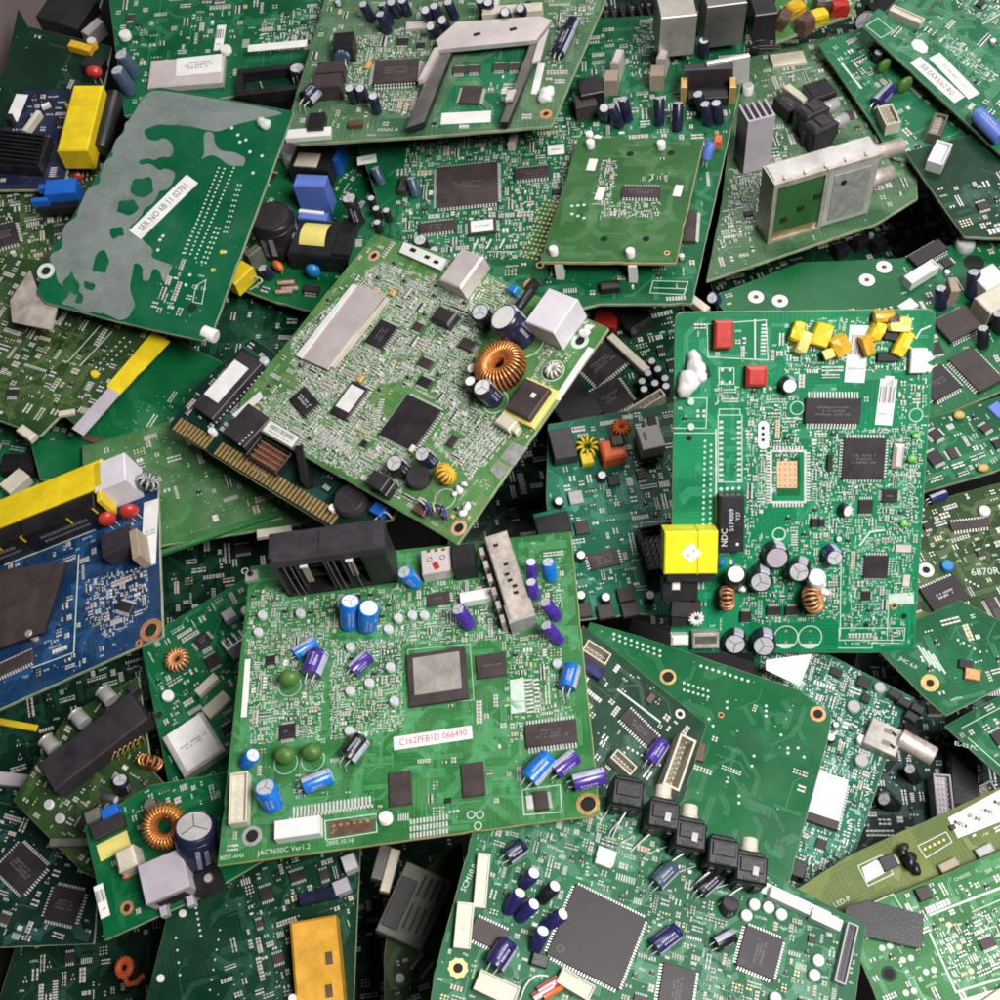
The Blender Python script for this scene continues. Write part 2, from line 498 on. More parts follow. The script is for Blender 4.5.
class Board(Frame):
    def __init__(s, label, quad, n, mask, outline=None, h=-0.04, clear=0.006, rnd=0.0, edge='fibreglass', name='circuit_board', cat='circuit board', thick=3.2, fix=None, back=True, group=GROUP):
        s.quad = quad
        cx = sum(p[0] for p in quad) / len(quad)
        cy = sum(p[1] for p in quad) / len(quad)
        lam = heap_lam(cx, cy, h=h)
        s.outline = outline or quad
        rc = ray(cx, cy)
        s.setplane(cx, cy, n, lam)
        if fix is None:
            req = []
            xs = [p[0] for p in s.outline]
            ys = [p[1] for p in s.outline]
            for px in np.linspace(min(xs), max(xs), 26):
                for py in np.linspace(min(ys), max(ys), 26):
                    if not (-20 < px < 1020 and -20 < py < 1020) or not inpoly(px, py, s.outline):
                        continue
                    r = ray(px, py)
                    best = None
                    for b in BOARDS:
                        if inpoly(px, py, b.outline):
                            lo = b.P0.dot(b.N) / r.dot(b.N)
                            q = lo - clear
                            best = q if best is None else min(best, q)
                    if best is not None:
                        req.append(best * r.dot(s.N) / rc.dot(s.N))
            if req:
                req.sort()
                lam = min(lam, req[int(len(req) * 0.02)])
        else:
            lam = fix
        s.setplane(cx, cy, n, lam)
        (ax, ay), (bx, by) = quad[0], quad[1]
        s.setaxes(ax, ay, bx, by)
        BOARDS.append(s)
        s.rnd = random.Random(label)
        s.root = bpy.data.objects.new(name, None)
        s.root.empty_display_size = 0.01
        COL.objects.link(s.root)
        s.place(s.root)
        s.root['label'] = label
        s.root['category'] = cat
        s.root['group'] = group
        s.poly = [s.uv(*p) for p in s.outline]
        s.mask = mask
        # rounded or slightly chipped corners
        P = s.poly
        out = []
        nP = len(P)
        for i in range(nP):
            a, b, c = Vector(P[i - 1]), Vector(P[i]), Vector(P[(i + 1) % nP])
            r = rnd if rnd else s.rnd.uniform(0.8, 2.2)
            d1, d2 = (a - b), (c - b)
            r = min(r, d1.length * 0.3, d2.length * 0.3)
            d1.normalize()
            d2.normalize()
            for k in range(5):
                t = k / 4
                q = (b + d1 * r) * (1 - t) ** 2 + b * 2 * t * (1 - t) + (b + d2 * r) * t ** 2
                out.append((q.x, q.y))
        area = sum(out[i][0] * out[(i + 1) % len(out)][1] - out[(i + 1) % len(out)][0] * out[i][1] for i in range(len(out)))
        if area < 0:
            out = out[::-1]
        rg = []
        for i in range(len(out)):
            a, c = Vector(out[i]), Vector(out[(i + 1) % len(out)])
            rg.append(out[i])
            k = int((c - a).length / 9)
            for j in range(1, k):
                q = a.lerp(c, j / k)
                q += Vector((s.rnd.uniform(-.22, .22), s.rnd.uniform(-.22, .22)))
                if s.rnd.random() < .025:
                    q += (Vector((sum(p[0] for p in out) / len(out), sum(p[1] for p in out) / len(out))) - q).normalized() * s.rnd.uniform(.5, 1.6)
                rg.append((q.x, q.y))
        out = rg
        s.shape = out
        mb = MB()
        e = 0.6
        cxu = sum(p[0] for p in out) / len(out)
        cyu = sum(p[1] for p in out) / len(out)

        def off(p, k):
            v = Vector((p[0] - cxu, p[1] - cyu))
            return (p[0] - v.x / v.length * k, p[1] - v.y / v.length * k)
        mb.face([(*off(p, e), 0) for p in out], mask)
        mb.grid([[(p[0], p[1], -thick) for p in out], [(p[0], p[1], -e) for p in out], [(*off(p, e), 0) for p in out]], edge, smooth=False)
        mb.face([(p[0], p[1], -thick) for p in out][::-1], mask)
        s.sub = mb.obj('board_substrate', s.root)
        # occupancy map for the fine clutter
        xs = [p[0] for p in out]
        ys = [p[1] for p in out]
        s.ox, s.oy = min(xs), min(ys)
        s.cell = 1.0
        s.nx, s.ny = int((max(xs) - s.ox)) + 2, int((max(ys) - s.oy)) + 2
        gx, gy = np.meshgrid(np.arange(s.nx) + s.ox + .5, np.arange(s.ny) + s.oy + .5, indexing='ij')
        s.gx, s.gy = gx, gy
        s.free = inpoly_np(gx, gy, out)
        for dx, dy in ((3, 0), (-3, 0), (0, 3), (0, -3)):
            s.free &= inpoly_np(gx + dx, gy + dy, out)
        s.fine = {}

    # -------- placing
    def occ(s, x, y, w, d, a=0.0, m=1.0):
        c, t = math.cos(a), math.sin(a)
        X = (s.gx - x) * c + (s.gy - y) * t
        Y = -(s.gx - x) * t + (s.gy - y) * c
        s.free[(abs(X) < w / 2 + m) & (abs(Y) < d / 2 + m)] = False

    def keepout(s, *pix):
        P = [s.uv(*p) for p in pix]
        s.free &= ~inpoly_np(s.gx, s.gy, P)

    def add(s, name, mb, o=(0, 0, 0), par=None, label=None):
        if par is None:
            ob = mb.obj(name, s.root, o)
        else:
            ob = mb.obj(name, par, Vector(o) - Vector(par['o']))
        ob['o'] = [float(k) for k in o]
        if label:
            ob['label'] = label
        return ob

    def mark(s, par, o, w, d, z, a, lines=3, m='print_grey', fill=0.6):
        """rows of tiny stamped characters on a package"""
        mb = MB()
        c, t = math.cos(a), math.sin(a)
        hgt = min(2.3, d * fill / lines / 1.5)
        for i in range(lines):
            y = (i - (lines - 1) / 2) * -hgt * 1.5
            ln = w * s.rnd.uniform(0.35, 0.66)
            x = -ln / 2
            while x < ln / 2:
                gw = hgt * s.rnd.choice((0.35, 0.5, 0.6))
                k = s.rnd.random()
                parts = []
                if k < 0.85:
                    parts.append((x, y, gw * .32, hgt))
                    parts.append((x + gw * .5, y + s.rnd.choice((-.35, 0, .35)) * hgt, gw * .8, hgt * .26))
                    if k < 0.5:
                        parts.append((x + gw * .8, y + hgt * .2, gw * .3, hgt * .6))
                for px, py, pw, ph in parts:
                    mb.rect(px * c - py * t, px * t + py * c, pw, ph, 0, m, a)
                x += gw * 1.5
        if mb.f:
            s.add('stamped_marking', mb, (o[0], o[1], o[2] + z + 0.06), par)

    def chip(s, px, py, w, d, h=3.0, pins='lr', a=0.0, m='chip_black', pitch=None, lines=None, name='chip', label=None, mm='print_grey', dot=True, pl=3.0):
        a = math.radians(a)
        u, v = s.uv(px, py, h)
        mb = MB()
        mb.box(0, 0, w, d, 0.5, h, m, a, ch=min(0.6, h * .25))
        c, t = math.cos(a), math.sin(a)
        if dot and min(w, d) > 12:
            qx, qy = -w / 2 + min(w, d) * .14, -d / 2 + min(w, d) * .14
            mb.ring(qx * c - qy * t, qx * t + qy * c, min(w, d) * .035, min(w, d) * .055, h + .05, 'plastic_black', 10)
        o = (u, v, 0)
        ob = s.add(name, mb, o, label=label)
        if pins:
            pb = MB()
            pitch = pitch or max(1.6, min(3.0, w / 9))
            sides = {'lr': 'lr', 'tb': 'tb', '4': 'lrtb'}[pins]
            for sd in sides:
                L = d if sd in 'lr' else w
                k = max(2, int((L - 2) / pitch))
                for i in range(k):
                    q = (i - (k - 1) / 2) * pitch
                    for e0, e1, z in ((-0.2, pl * .45, h * .45), (pl * .4, pl, 0.35)):
                        em, el = (e0 + e1) / 2, e1 - e0
                        if sd == 'l':
                            x, y, bw, bd = -w / 2 - em, q, el, pitch * .5
                        elif sd == 'r':
                            x, y, bw, bd = w / 2 + em, q, el, pitch * .5
                        elif sd == 't':
                            x, y, bw, bd = q, d / 2 + em, pitch * .5, el
                        else:
                            x, y, bw, bd = q, -d / 2 - em, pitch * .5, el
                        pb.box(x * c - y * t, x * t + y * c, bw, bd, z - .3, z + .3, 'tin', a)
            s.add('pins', pb, o, ob)
        if lines is None:
            lines = 3 if min(w, d) > 16 else (2 if min(w, d) > 9 else 0)
        if lines:
            s.mark(ob, o, w, d, h, a if w >= d else a + math.pi / 2, lines, mm) if w >= d else s.mark(ob, o, d, w, h, a + math.pi / 2, lines, mm)
        ex = pl if pins else 0
        s.occ(u, v, w + (2 * ex if pins in ('lr', '4') else 0), d + (2 * ex if pins in ('tb', '4') else 0), a)
        ob['ht'] = h
        return ob

    def on(s, ob, w, d, m='paper_white', name='label_sticker', a=0.0, dx=0, dy=0, text=None, tm='print_ink', h=None, lines=0, size=None):
        """a flat thing stuck on top of a part"""
        a = math.radians(a)
        mb = MB()
        z = h if h is not None else ob['ht']
        mb.box(dx, dy, w, d, 0, .25, m, a)
        o = (ob['o'][0], ob['o'][1], z + .03)
        st = s.add(name, mb, o, ob)
        if lines:
            s.mark(st, (o[0] + dx, o[1] + dy, o[2]), w * 1.3, d, .25, a, lines, tm)
        if text:
            s.letters(text, o[0] + dx, o[1] + dy, z + .35, size or d * .6, tm, a, st)
        return st

    def letters(s, text, u, v, z, size, m, a=0.0, par=None, name='printed_text', maxw=None):
        cu = bpy.data.curves.new(name, 'FONT')
        cu.body = text
        cu.size = size
        cu.align_x = 'CENTER'
        cu.align_y = 'CENTER'
        cu.resolution_u = 2
        tmp = bpy.data.objects.new(name + '_tmp', cu)
        me = bpy.data.meshes.new_from_object(tmp)
        bpy.data.objects.remove(tmp)
        me.name = name
        me.materials.clear()
        me.materials.append(MATS[m])
        if maxw:
            xs = [q.co.x for q in me.vertices]
            k = maxw / max(1e-6, max(xs) - min(xs))
            me.transform(Matrix.Diagonal((k, 1, 1, 1)))
        me.transform(Matrix.Rotation(a, 4, 'Z'))
        ob = bpy.data.objects.new(name, me)
        COL.objects.link(ob)
        ob.parent = par or s.root
        po = Vector(par['o']) if par else Vector((0, 0, 0))
        ob.location = Vector((u, v, z)) - po
        ob['o'] = [u, v, z]
        return ob

    def text(s, px, py, body, size, m='silkscreen', a=0.0, maxw=None):
        u, v = s.uv(px, py)
        s.occ(u, v, len(body) * size * .62, size, math.radians(a))
        return s.letters(body, u, v, .32, size, m, math.radians(a), maxw=maxw)

    def sticker(s, px, py, w, d, a=0.0, m='paper_white', text=None, tm='print_ink', bars=True, z=.35, lines=1, size=None, name='label_sticker', label=None, tw=.86):
        a = math.radians(a)
        u, v = s.uv(px, py)
        mb = MB()
        mb.box(0, 0, w, d, 0, .25, m, a)
        ob = s.add(name, mb, (u, v, z), label=label)
        s.occ(u, v, w, d, a)
        c, t = math.cos(a), math.sin(a)
        if text:
            s.letters(text, u, v, z + .32, size or d * .62, tm, a, ob, maxw=w * tw)
        elif lines:
            if bars:
                bb = MB()
                x = -w * .4
                while x < w * .4:
                    bw = s.rnd.choice((.4, .7, 1.1))
                    bb.rect(x * c - d * .16 * t, x * t + d * .16 * c, bw, d * .36, 0, tm, a)
                    x += bw + s.rnd.choice((.5, .8, 1.2))
                s.add('barcode', bb, (u, v, z + .3), ob)
                s.mark(ob, (u - (-d * .26) * t * 1, v + (-d * .26) * c, z), w * 1.35, d * .3, .25, a, 1, tm)
            else:
                s.mark(ob, (u, v, z), w * 1.35, d, .25, a, lines, tm)
        return ob

    def cap(s, px, py, r, h, m='sleeve_black', to=None, top='alu_top', name='electrolytic_capacitor', label=None, base=None, cross=True, stripe='sleeve_stripe'):
        """can capacitor whose top shows at px, py; base may be given where it stands aside (a leaning can)"""
        u, v = s.uv(px, py, h)
        if base:
            bu, bv = s.uv(*base)
        else:
            bu, bv = u, v
        p1 = Vector((u - bu, v - bv, h))
        ax = p1.normalized()
        mb = MB()
        n = 22
        mb.cyl((0, 0, .3), p1 * 1.0, r, m, n, ch=r * .13, cap1=m, stripe=stripe)
        mb.torus(p1 * .97 - ax * r * .28, ax, r * .985, r * .035, m, n, 6)
        if stripe and r > 7.5:
            s.sleeve_print(mb, Vector((0, 0, .3)), p1, r)
        ob = s.add(name, mb, (bu, bv, 0), label=label)
        tb = MB()
        tb.cyl(p1 - ax * .2, p1 + ax * .15, r * .8, top, n)
        if cross and r > 5:
            uu = ax.orthogonal().normalized()
            ww = ax.cross(uu)
            ph = s.rnd.uniform(0, 3)
            for k in range(3):
                d = uu * math.cos(ph + k * 2.094) + ww * math.sin(ph + k * 2.094)
                e = ax.cross(d)
                q = p1 + ax * .2
                tb.face([q - e * r * .03, q + d * r * .7 - e * r * .03, q + d * r * .7 + e * r * .03, q + e * r * .03], 'steel_dark')
        s.add('metal_top', tb, (bu, bv, 0), ob)
        s.occ(bu, bv, 2 * r, 2 * r, 0)
        return ob

    def sleeve_print(s, mb, a, b, r, m='sleeve_stripe'):
        a, b = Vector(a), Vector(b)
        ax = (b - a)
        L = ax.length
        ax /= L
        u = ax.orthogonal().normalized()
        w = ax.cross(u)
        for ph in (1.9, 2.3, 3.9, 4.3, 5.4, 5.8):
            q = L * s.rnd.uniform(.16, .26)
            e = L * s.rnd.uniform(.62, .82)
            while q < e:
                g = s.rnd.uniform(.7, 1.6)
                d = u * math.cos(ph) + w * math.sin(ph)
                t = ax.cross(d)
                c = a + ax * q + d * (r + .06)
                hh = r * .11
                mb.face([c - t * hh, c + ax * g - t * hh, c + ax * g + t * hh, c + t * hh][::-1], m)
                q += g + s.rnd.uniform(.6, 1.1)

    def lie(s, p0, p1, r, m='sleeve_blue', z=None, top='alu_top', name='electrolytic_capacitor', leads=True, label=None, z1=None, stripe='sleeve_stripe'):
        """can capacitor bent over, from its foot end p0 to its top p1"""
        z = r + .5 if z is None else z
        z1 = z if z1 is None else z1
        a = Vector((*s.uv(*p0, z), z))
        b = Vector((*s.uv(*p1, z1), z1))
        ax = (b - a).normalized()
        mb = MB()
        mb.cyl(Vector((0, 0, 0)), b - a, r, m, 22, ch=r * .13, stripe=stripe)
        mb.torus((b - a) - ax * r * .32, ax, r * .985, r * .04, m, 20, 6)
        if stripe and r > 6.5:
            s.sleeve_print(mb, Vector((0, 0, 0)), b - a, r)
        ob = s.add(name, mb, a, label=label)
        tb = MB()
        tb.cyl((b - a) - ax * .2, (b - a) + ax * .15, r * .78, top, 20)
        s.add('metal_top', tb, a, ob)
        if leads:
            lb = MB()
            sd = ax.cross(Vector((0, 0, 1))).normalized()
            for k in (-1, 1):
                f = -ax * r * .9 + sd * r * .4 * k
                lb.tube([sd * r * .4 * k, f * .8 + Vector((0, 0, -z * .1)), f + Vector((0, 0, -a.z * .6)), f + Vector((0, 0, -a.z + .1))], .55, 'tin', 6)
            s.add('leads', lb, a, ob)
        m_ = (a + b) / 2
        s.occ(m_.x, m_.y, (b - a).length, 2 * r, math.atan2((b - a).y, (b - a).x))
        return ob

    def block(s, name, px, py, w, d, h, m, a=0.0, ch=.8, z0=0.0, taper=0.0, top=None, label=None, par=None, free=False):
        """box-like part whose top face centre shows at px, py"""
        a = math.radians(a)
        u, v = s.uv(px, py, h)
        mb = MB()
        mb.box(0, 0, w, d, 0, h - z0, m, a, ch=ch, taper=taper, top=top)
        ob = s.add(name, mb, (u, v, z0), par, label)
        ob['ht'] = h
        ob['a'] = a
        if not free:
            s.occ(u, v, w, d, a)
        return ob

    def sub_(s, par, name, fn):
        mb = MB()
        fn(mb)
        return s.add(name, mb, tuple(par['o']), par)

    def poly3(s, name, pix, z, m, th=.4, side=None, label=None, par=None):
        """flat plate cut to an outline"""
        P = [s.uv(*p, z) for p in pix]
        A = sum(P[i][0] * P[(i + 1) % len(P)][1] - P[(i + 1) % len(P)][0] * P[i][1] for i in range(len(P)))
        if A < 0:
            P = P[::-1]
        cx = sum(p[0] for p in P) / len(P)
        cy = sum(p[1] for p in P) / len(P)
        Q = [(p[0] - cx, p[1] - cy) for p in P]
        mb = MB()
        mb.face([(*q, th) for q in Q], m)
        mb.grid([[(*q, 0) for q in Q], [(*q, th) for q in Q]], side or m, smooth=False)
        mb.face([(*q, 0) for q in Q][::-1], side or m)
        ob = s.add(name, mb, (cx, cy, z - th), par, label)
        ob['ht'] = z
        s.free &= ~inpoly_np(s.gx, s.gy, P)
        return ob

    def hole(s, px, py, r, ring=None, ringm='gold', name='mounting_hole', n=24, inner='hole', studs=0):
        u, v = s.uv(px, py)
        mb = MB()
        ring = ring or r * 1.6
        mb.ring(0, 0, r, ring, 0, ringm, n)
        mb.torus((0, 0, 0), (0, 0, 1), r, .35, ringm, n, 6)
        mb.disc(0, 0, r, .03, inner, n)
        for k in range(studs):
            q = 2 * math.pi * k / studs
            mb.disc(math.cos(q) * ring * .95, math.sin(q) * ring * .95, ring * .17, .08, 'gold', 8)
        ob = s.add(name, mb, (u, v, .2))
        s.occ(u, v, 2 * ring, 2 * ring)
        return ob

    def coil(s, px, py, R, r, h0=0.0, axis=None, turns=26, wire='copper_wire', core='plastic_charcoal', name='toroid_coil', label=None, flat=1.3, gap=0.0, lean=None):
        """wire-wound ring core"""
        z = (r * flat + h0) if axis is None else R + r + h0
        u, v = s.uv(px, py, z)
        ax = Vector(axis or (0, 0, 1)).normalized()
        mb = MB()
        mb.torus((0, 0, z), ax, R, r * .82, core, 32, 10, flat)
        ob = s.add(name, mb, (u, v, 0), label=label)
        wb = MB()
        e1 = ax.orthogonal().normalized()
        e2 = ax.cross(e1)
        wr = min(1.5, 3.0 * R / turns)
        for i in range(turns):
            if i / turns < gap:
                continue
            q = 2 * math.pi * i / turns
            d = e1 * math.cos(q) + e2 * math.sin(q)
            pts = []
            for k in range(11):
                th = 2 * math.pi * k / 10
                pts.append(Vector((0, 0, z)) + d * (R + r * math.cos(th)) + ax * (r * flat * math.sin(th)))
            wb.tube(pts, wr, wire, 5)
        s.add('winding', wb, (u, v, 0), ob)
        s.occ(u, v, 2 * (R + r), 2 * (R + r))
        return ob

    def jack(s, px, py, w, d, h, m, a=0.0, socket=None):
        ar = math.radians(a)
        c, t = math.cos(ar), math.sin(ar)
        j = s.block('phono_jack', px, py, w, d, h, m, a, ch=2.2)
        o = j['o']
        mb = MB()

        def R(x, y):
            return (x * c - y * t, x * t + y * c)
        mb.box(*R(0, d * .5 + 2), w * .86, 4, h * .2, h * .9, m, ar, ch=1.2)
        mb.box(*R(0, d * .5 + 5.2), w * .7, 2.4, h * .3, h * .82, m, ar, ch=1)
        mb.box(*R(-w * .28, -d * .5 - 1), w * .18, 2, 0, h * .7, m, ar, ch=.4)
        mb.box(*R(w * .28, -d * .5 - 1), w * .18, 2, 0, h * .7, m, ar, ch=.4)
        s.add('flange', mb, o, j)
        mb = MB()
        mb.box(*R(0, d * .12), w * .74, d * .5, h, h + 1.8, m, ar, ch=.8)
        mb.box(*R(0, -d * .34), w * .5, d * .12, h, h + .8, m, ar, ch=.4)
        s.add('top_rib', mb, o, j)
        if socket:
            zz = h * .55
            p = Vector((*R(0, d * .5 + 6), zz))
            q = Vector((*R(0, d * .5 + 6 + socket[1]), zz))
            mb = MB()
            mb.cyl(p, q, socket[0], socket[2], 24, ch=1, cap1=socket[2])
            mb.cyl(q, q + (q - p).normalized() * .2, socket[0] * .5, 'hole', 16)
            mb.torus(p + (q - p) * .2, q - p, socket[0] * 1.03, .9, socket[2], 22, 6)
            s.add('socket', mb, o, j)
        return j

    def conn(s, px, py, w, d, h, m='ivory', a=0.0, n=6, rows=1, name='connector', wall=1.6, pin='tin', inner='ivory_shadow', notch=False, label=None, deep=.75):
        """open-topped plug housing with a row of contacts"""
        ar = math.radians(a)
        u, v = s.uv(px, py, h)
        c, t = math.cos(ar), math.sin(ar)
        mb = MB()

        def R(x, y):
            return (x * c - y * t, x * t + y * c)
        for x, y, bw, bd in ((0, d / 2 - wall / 2, w, wall), (0, -d / 2 + wall / 2, w, wall), (-w / 2 + wall / 2, 0, wall, d - 2 * wall), (w / 2 - wall / 2, 0, wall, d - 2 * wall)):
            mb.box(*R(x, y), bw, bd, 0, h, m, ar, ch=.3)
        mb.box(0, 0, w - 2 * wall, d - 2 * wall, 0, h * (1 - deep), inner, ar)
        ob = s.add(name, mb, (u, v, 0), label=label)
        pb = MB()
        for j in range(rows):
            for i in range(n):
                x = (i - (n - 1) / 2) * (w - 2 * wall) / n
                y = (j - (rows - 1) / 2) * (d - 2 * wall) / max(1, rows)
                pb.box(*R(x, y), 1.1, 1.1, h * (1 - deep), h * .8, pin, ar)
        s.add('contacts', pb, (u, v, 0), ob)
        s.occ(u, v, w, d, ar)
        ob['ht'] = h
        return ob

    def crumpled(s, name, px, py, w, d, h, m, a=0.0, label=None):
        """tape-wrapped lump, pushed askew"""
        u, v = s.uv(px, py, h)
        R = s.rnd
        ar = math.radians(a + R.uniform(-5, 5))
        c, t = math.cos(ar), math.sin(ar)
        tx, ty = R.uniform(-.25, .25), R.uniform(-.25, .25)
        mb = MB()
        nz = [0, .35, .75, 1]
        rows = []
        for z in nz:
            k = 1 if z < .9 else .84
            row = []
            for p, q in ((-.5, -.5), (0, -.54), (.5, -.5), (.53, 0), (.5, .5), (0, .54), (-.5, .5), (-.53, 0)):
                x, y = p * w * k + R.uniform(-.6, .6), q * d * k + R.uniform(-.6, .6)
                row.append((x * c - y * t + tx * (z - 1) * h, x * t + y * c + ty * (z - 1) * h, z * h + (R.uniform(-.9, .9) if z > .5 else 0)))
            rows.append(row)
        mb.grid(rows, m, smooth=False)
        top = rows[-1]
        cz = Vector((sum(p[0] for p in top) / 8, sum(p[1] for p in top) / 8, h + R.uniform(-.8, 1)))
        for i in range(8):
            mb.face([top[i], top[(i + 1) % 8], cz], m)
        ob = s.add(name, mb, (u, v, 0), label=label)
        s.occ(u, v, w, d, ar)
        return ob

    def can(s, px, py, w, d, h, a=0.0, m='steel', name='shield_can', label=None, dents=0):
        ob = s.block(name, px, py, w, d, h, m, a, ch=1.0, label=label)
        mb = MB()
        ar = math.radians(a)
        mb.box(0, 0, w - 4, d - 4, 0, .3, m, ar, ch=.2)
        s.add('lid', mb, (ob['o'][0], ob['o'][1], h + .02), ob)
        return ob

    def fins(s, px, py, w, d, h, a=0.0, n=5, m='grey_plastic', base=2.0, name='heat_sink', label=None, along='x'):
        ar = math.radians(a)
        u, v = s.uv(px, py, h)
        c, t = math.cos(ar), math.sin(ar)
        mb = MB()
        mb.box(0 * c + (d / 2 - base / 2) * t, -(d / 2 - base / 2) * c, w, base, 0, h, m, ar, ch=.3)
        for i in range(n):
            x = (i - (n - 1) / 2) * (w - base) / (n - 1)
            mb.box(x * c - base / 2 * t, x * t + base / 2 * c, base, d - base, 0, h, m, ar, ch=.3)
        ob = s.add(name, mb, (u, v, 0), label=label)
        s.occ(u, v, w, d, ar)
        return ob

    def drop(s, px, py, r, m, z=None, sq=(1, .5, 1), a=0.0, name='disc_capacitor', label=None, am=.05, leads=True):
        """dipped component: a flattened bead on two wires"""
        z = r * 1.25 if z is None else z
        u, v = s.uv(px, py, z)
        mb = MB()
        mb.blob((0, 0, z), r, m, s.rnd, sq, 16, 10, am)
        if a:
            R = Matrix.Rotation(math.radians(a), 3, 'Z')
            mb.v = [R @ Vector(p) for p in mb.v]
        ob = s.add(name, mb, (u, v, 0), label=label)
        if leads:
            lb = MB()
            for k in (-1, 1):
                x, y = math.cos(math.radians(a)) * r * .4 * k, math.sin(math.radians(a)) * r * .4 * k
                lb.tube([(x, y, 0), (x, y, z * .6)], .5, 'tin')
            s.add('leads', lb, (u, v, 0), ob)
        s.occ(u, v, r, r)
        return ob

    def glob(s, pts, m='glue', name='glue_blob', label=None):
        """squeezed-out hot glue: several merged beads (px, py, r, z)"""
        mb = MB()
        u0, v0 = s.uv(pts[0][0], pts[0][1])
        for px, py, r, z in pts:
            u, v = s.uv(px, py, z)
            mb.blob((u - u0, v - v0, z), r, m, s.rnd, (1, 1, .8), 12, 8, .22)
        for p in pts:
            s.occ(*s.uv(p[0], p[1]), p[2], p[2])
        return s.add(name, mb, (u0, v0, 0), label=label)

    def wire(s, pts, r=.8, m='tin', name='wire'):
        P = [Vector((*s.uv(p[0], p[1], p[2]), p[2])) for p in pts]
        mb = MB()
        # smooth through the points
        Q = []
        for i in range(len(P) - 1):
            a, b = P[i], P[i + 1]
            p0 = P[max(0, i - 1)]
            p3 = P[min(len(P) - 1, i + 2)]
            for k in range(6):
                t = k / 6
                Q.append(0.5 * ((2 * a) + (b - p0) * t + (2 * p0 - 5 * a + 4 * b - p3) * t * t + (3 * a - p0 - 3 * b + p3) * t ** 3))
        Q.append(P[-1])
        o = Q[0].copy()
        mb.tube([q - o for q in Q], r, m, 7)
        return s.add(name, mb, o)

    # -------- printed and soldered detail (flat pattern)
    def fb(s, k):
        return s.fine.setdefault(k, MB())

    def silk(s, *pix, w=.9, closed=False, m='silkscreen', z=.26):
        P = [Vector(s.uv(*p)) for p in pix]
        if closed:
            P.append(P[0])
        mb = s.fb('silkscreen_print')
        for a, b in zip(P, P[1:]):
            d = b - a
            c = (a + b) / 2
            mb.rect(c.x, c.y, d.length + w, w, z + s.rnd.uniform(0, .02), m, math.atan2(d.y, d.x))
            s.occ(c.x, c.y, d.length, w, math.atan2(d.y, d.x), .2)

    def pads(s, p0, p1, n, r=1.2, m='tin', square=False, w=None, d=None, rows=1, gap=4.0):
        a, b = Vector(s.uv(*p0)), Vector(s.uv(*p1))
        mb = s.fb('solder_pads')
        ang = math.atan2((b - a).y, (b - a).x)
        nn = Vector((-math.sin(ang), math.cos(ang)))
        for j in range(rows):
            for i in range(n):
                q = a + (b - a) * (i / max(1, n - 1)) + nn * gap * j
                if square:
                    mb.box(q.x, q.y, w, d, 0.05, .4, m, ang)
                else:
                    mb.disc(q.x, q.y, r, .22, m, 10)
                s.occ(q.x, q.y, 2 * r, 2 * r, 0, .3)

    def area(s, pix, m, z=.1, kind='copper_area'):
        P = [s.uv(*p) for p in pix]
        mb = s.fb(kind)
        mb.face([(*p, z) for p in P], m)
        if kind != 'tinned_area' and m[:4] != 'mask':
            s.free &= ~inpoly_np(s.gx, s.gy, P)

    def circle(s, px, py, r, w=.8, half=False):
        u, v = s.uv(px, py)
        mb = s.fb('silkscreen_print')
        mb.ring(u, v, r - w, r, .27, 'silkscreen', 28)
        if half:
            P = [(u + (r - w) * math.cos(math.pi + math.pi * i / 14 * 1.0), v + (r - w) * math.sin(math.pi + math.pi * i / 14), .27) for i in range(15) if True]
            P = [p for p in P if p[1] < v - r * .55]
            if len(P) > 2:
                mb.face(P, 'silkscreen')
        s.occ(u, v, 2 * r, 2 * r)

    def fill(s, d=1.0, poly=None, seed=0, silk=1.0, ics=3, big=1.0, pale=0.0, vias=1.0, bus=1.0, haze=.4):
        """scatter the small surface-mount clutter over the free area of the board (or of an outline), d = how crowded"""
        R = random.Random(str(s.root['label']) + str(seed))
        reg = s.free.copy()
        if poly:
            reg &= inpoly_np(s.gx, s.gy, [s.uv(*p) for p in poly])
        cells = np.argwhere(reg)
        if len(cells) == 0:
            return
        area = len(cells)
        sm = s.fb('surface_mount_components')
        pd = s.fb('solder_pads')
        sk = s.fb('silkscreen_print')
        tr = s.fb('copper_traces')
        TN = 'tin_dull' if getattr(s, 'dull', False) else 'tin'
        cl = [(R.choice(cells), R.uniform(12, 38)) for _ in range(max(2, int(area / 2600)))]

        def ok(x, y, w, h):
            i0, i1 = int(x - w / 2 - s.ox), int(x + w / 2 - s.ox) + 1
            j0, j1 = int(y - h / 2 - s.oy), int(y + h / 2 - s.oy) + 1
            if i0 < 0 or j0 < 0 or i1 >= s.nx or j1 >= s.ny:
                return False
            return bool(reg[i0:i1, j0:j1].all())

        def take(x, y, w, h):
            i0, i1 = int(x - w / 2 - s.ox), int(x + w / 2 - s.ox) + 1
            j0, j1 = int(y - h / 2 - s.oy), int(y + h / 2 - s.oy) + 1
            reg[i0:i1, j0:j1] = False
            s.free[i0:i1, j0:j1] = False

        def pick():
            if R.random() < .62:
                c, q = R.choice(cl)
                return s.ox + c[0] + R.gauss(0, q), s.oy + c[1] + R.gauss(0, q)
            c = R.choice(cells)
            return s.ox + c[0] + R.random(), s.oy + c[1] + R.random()
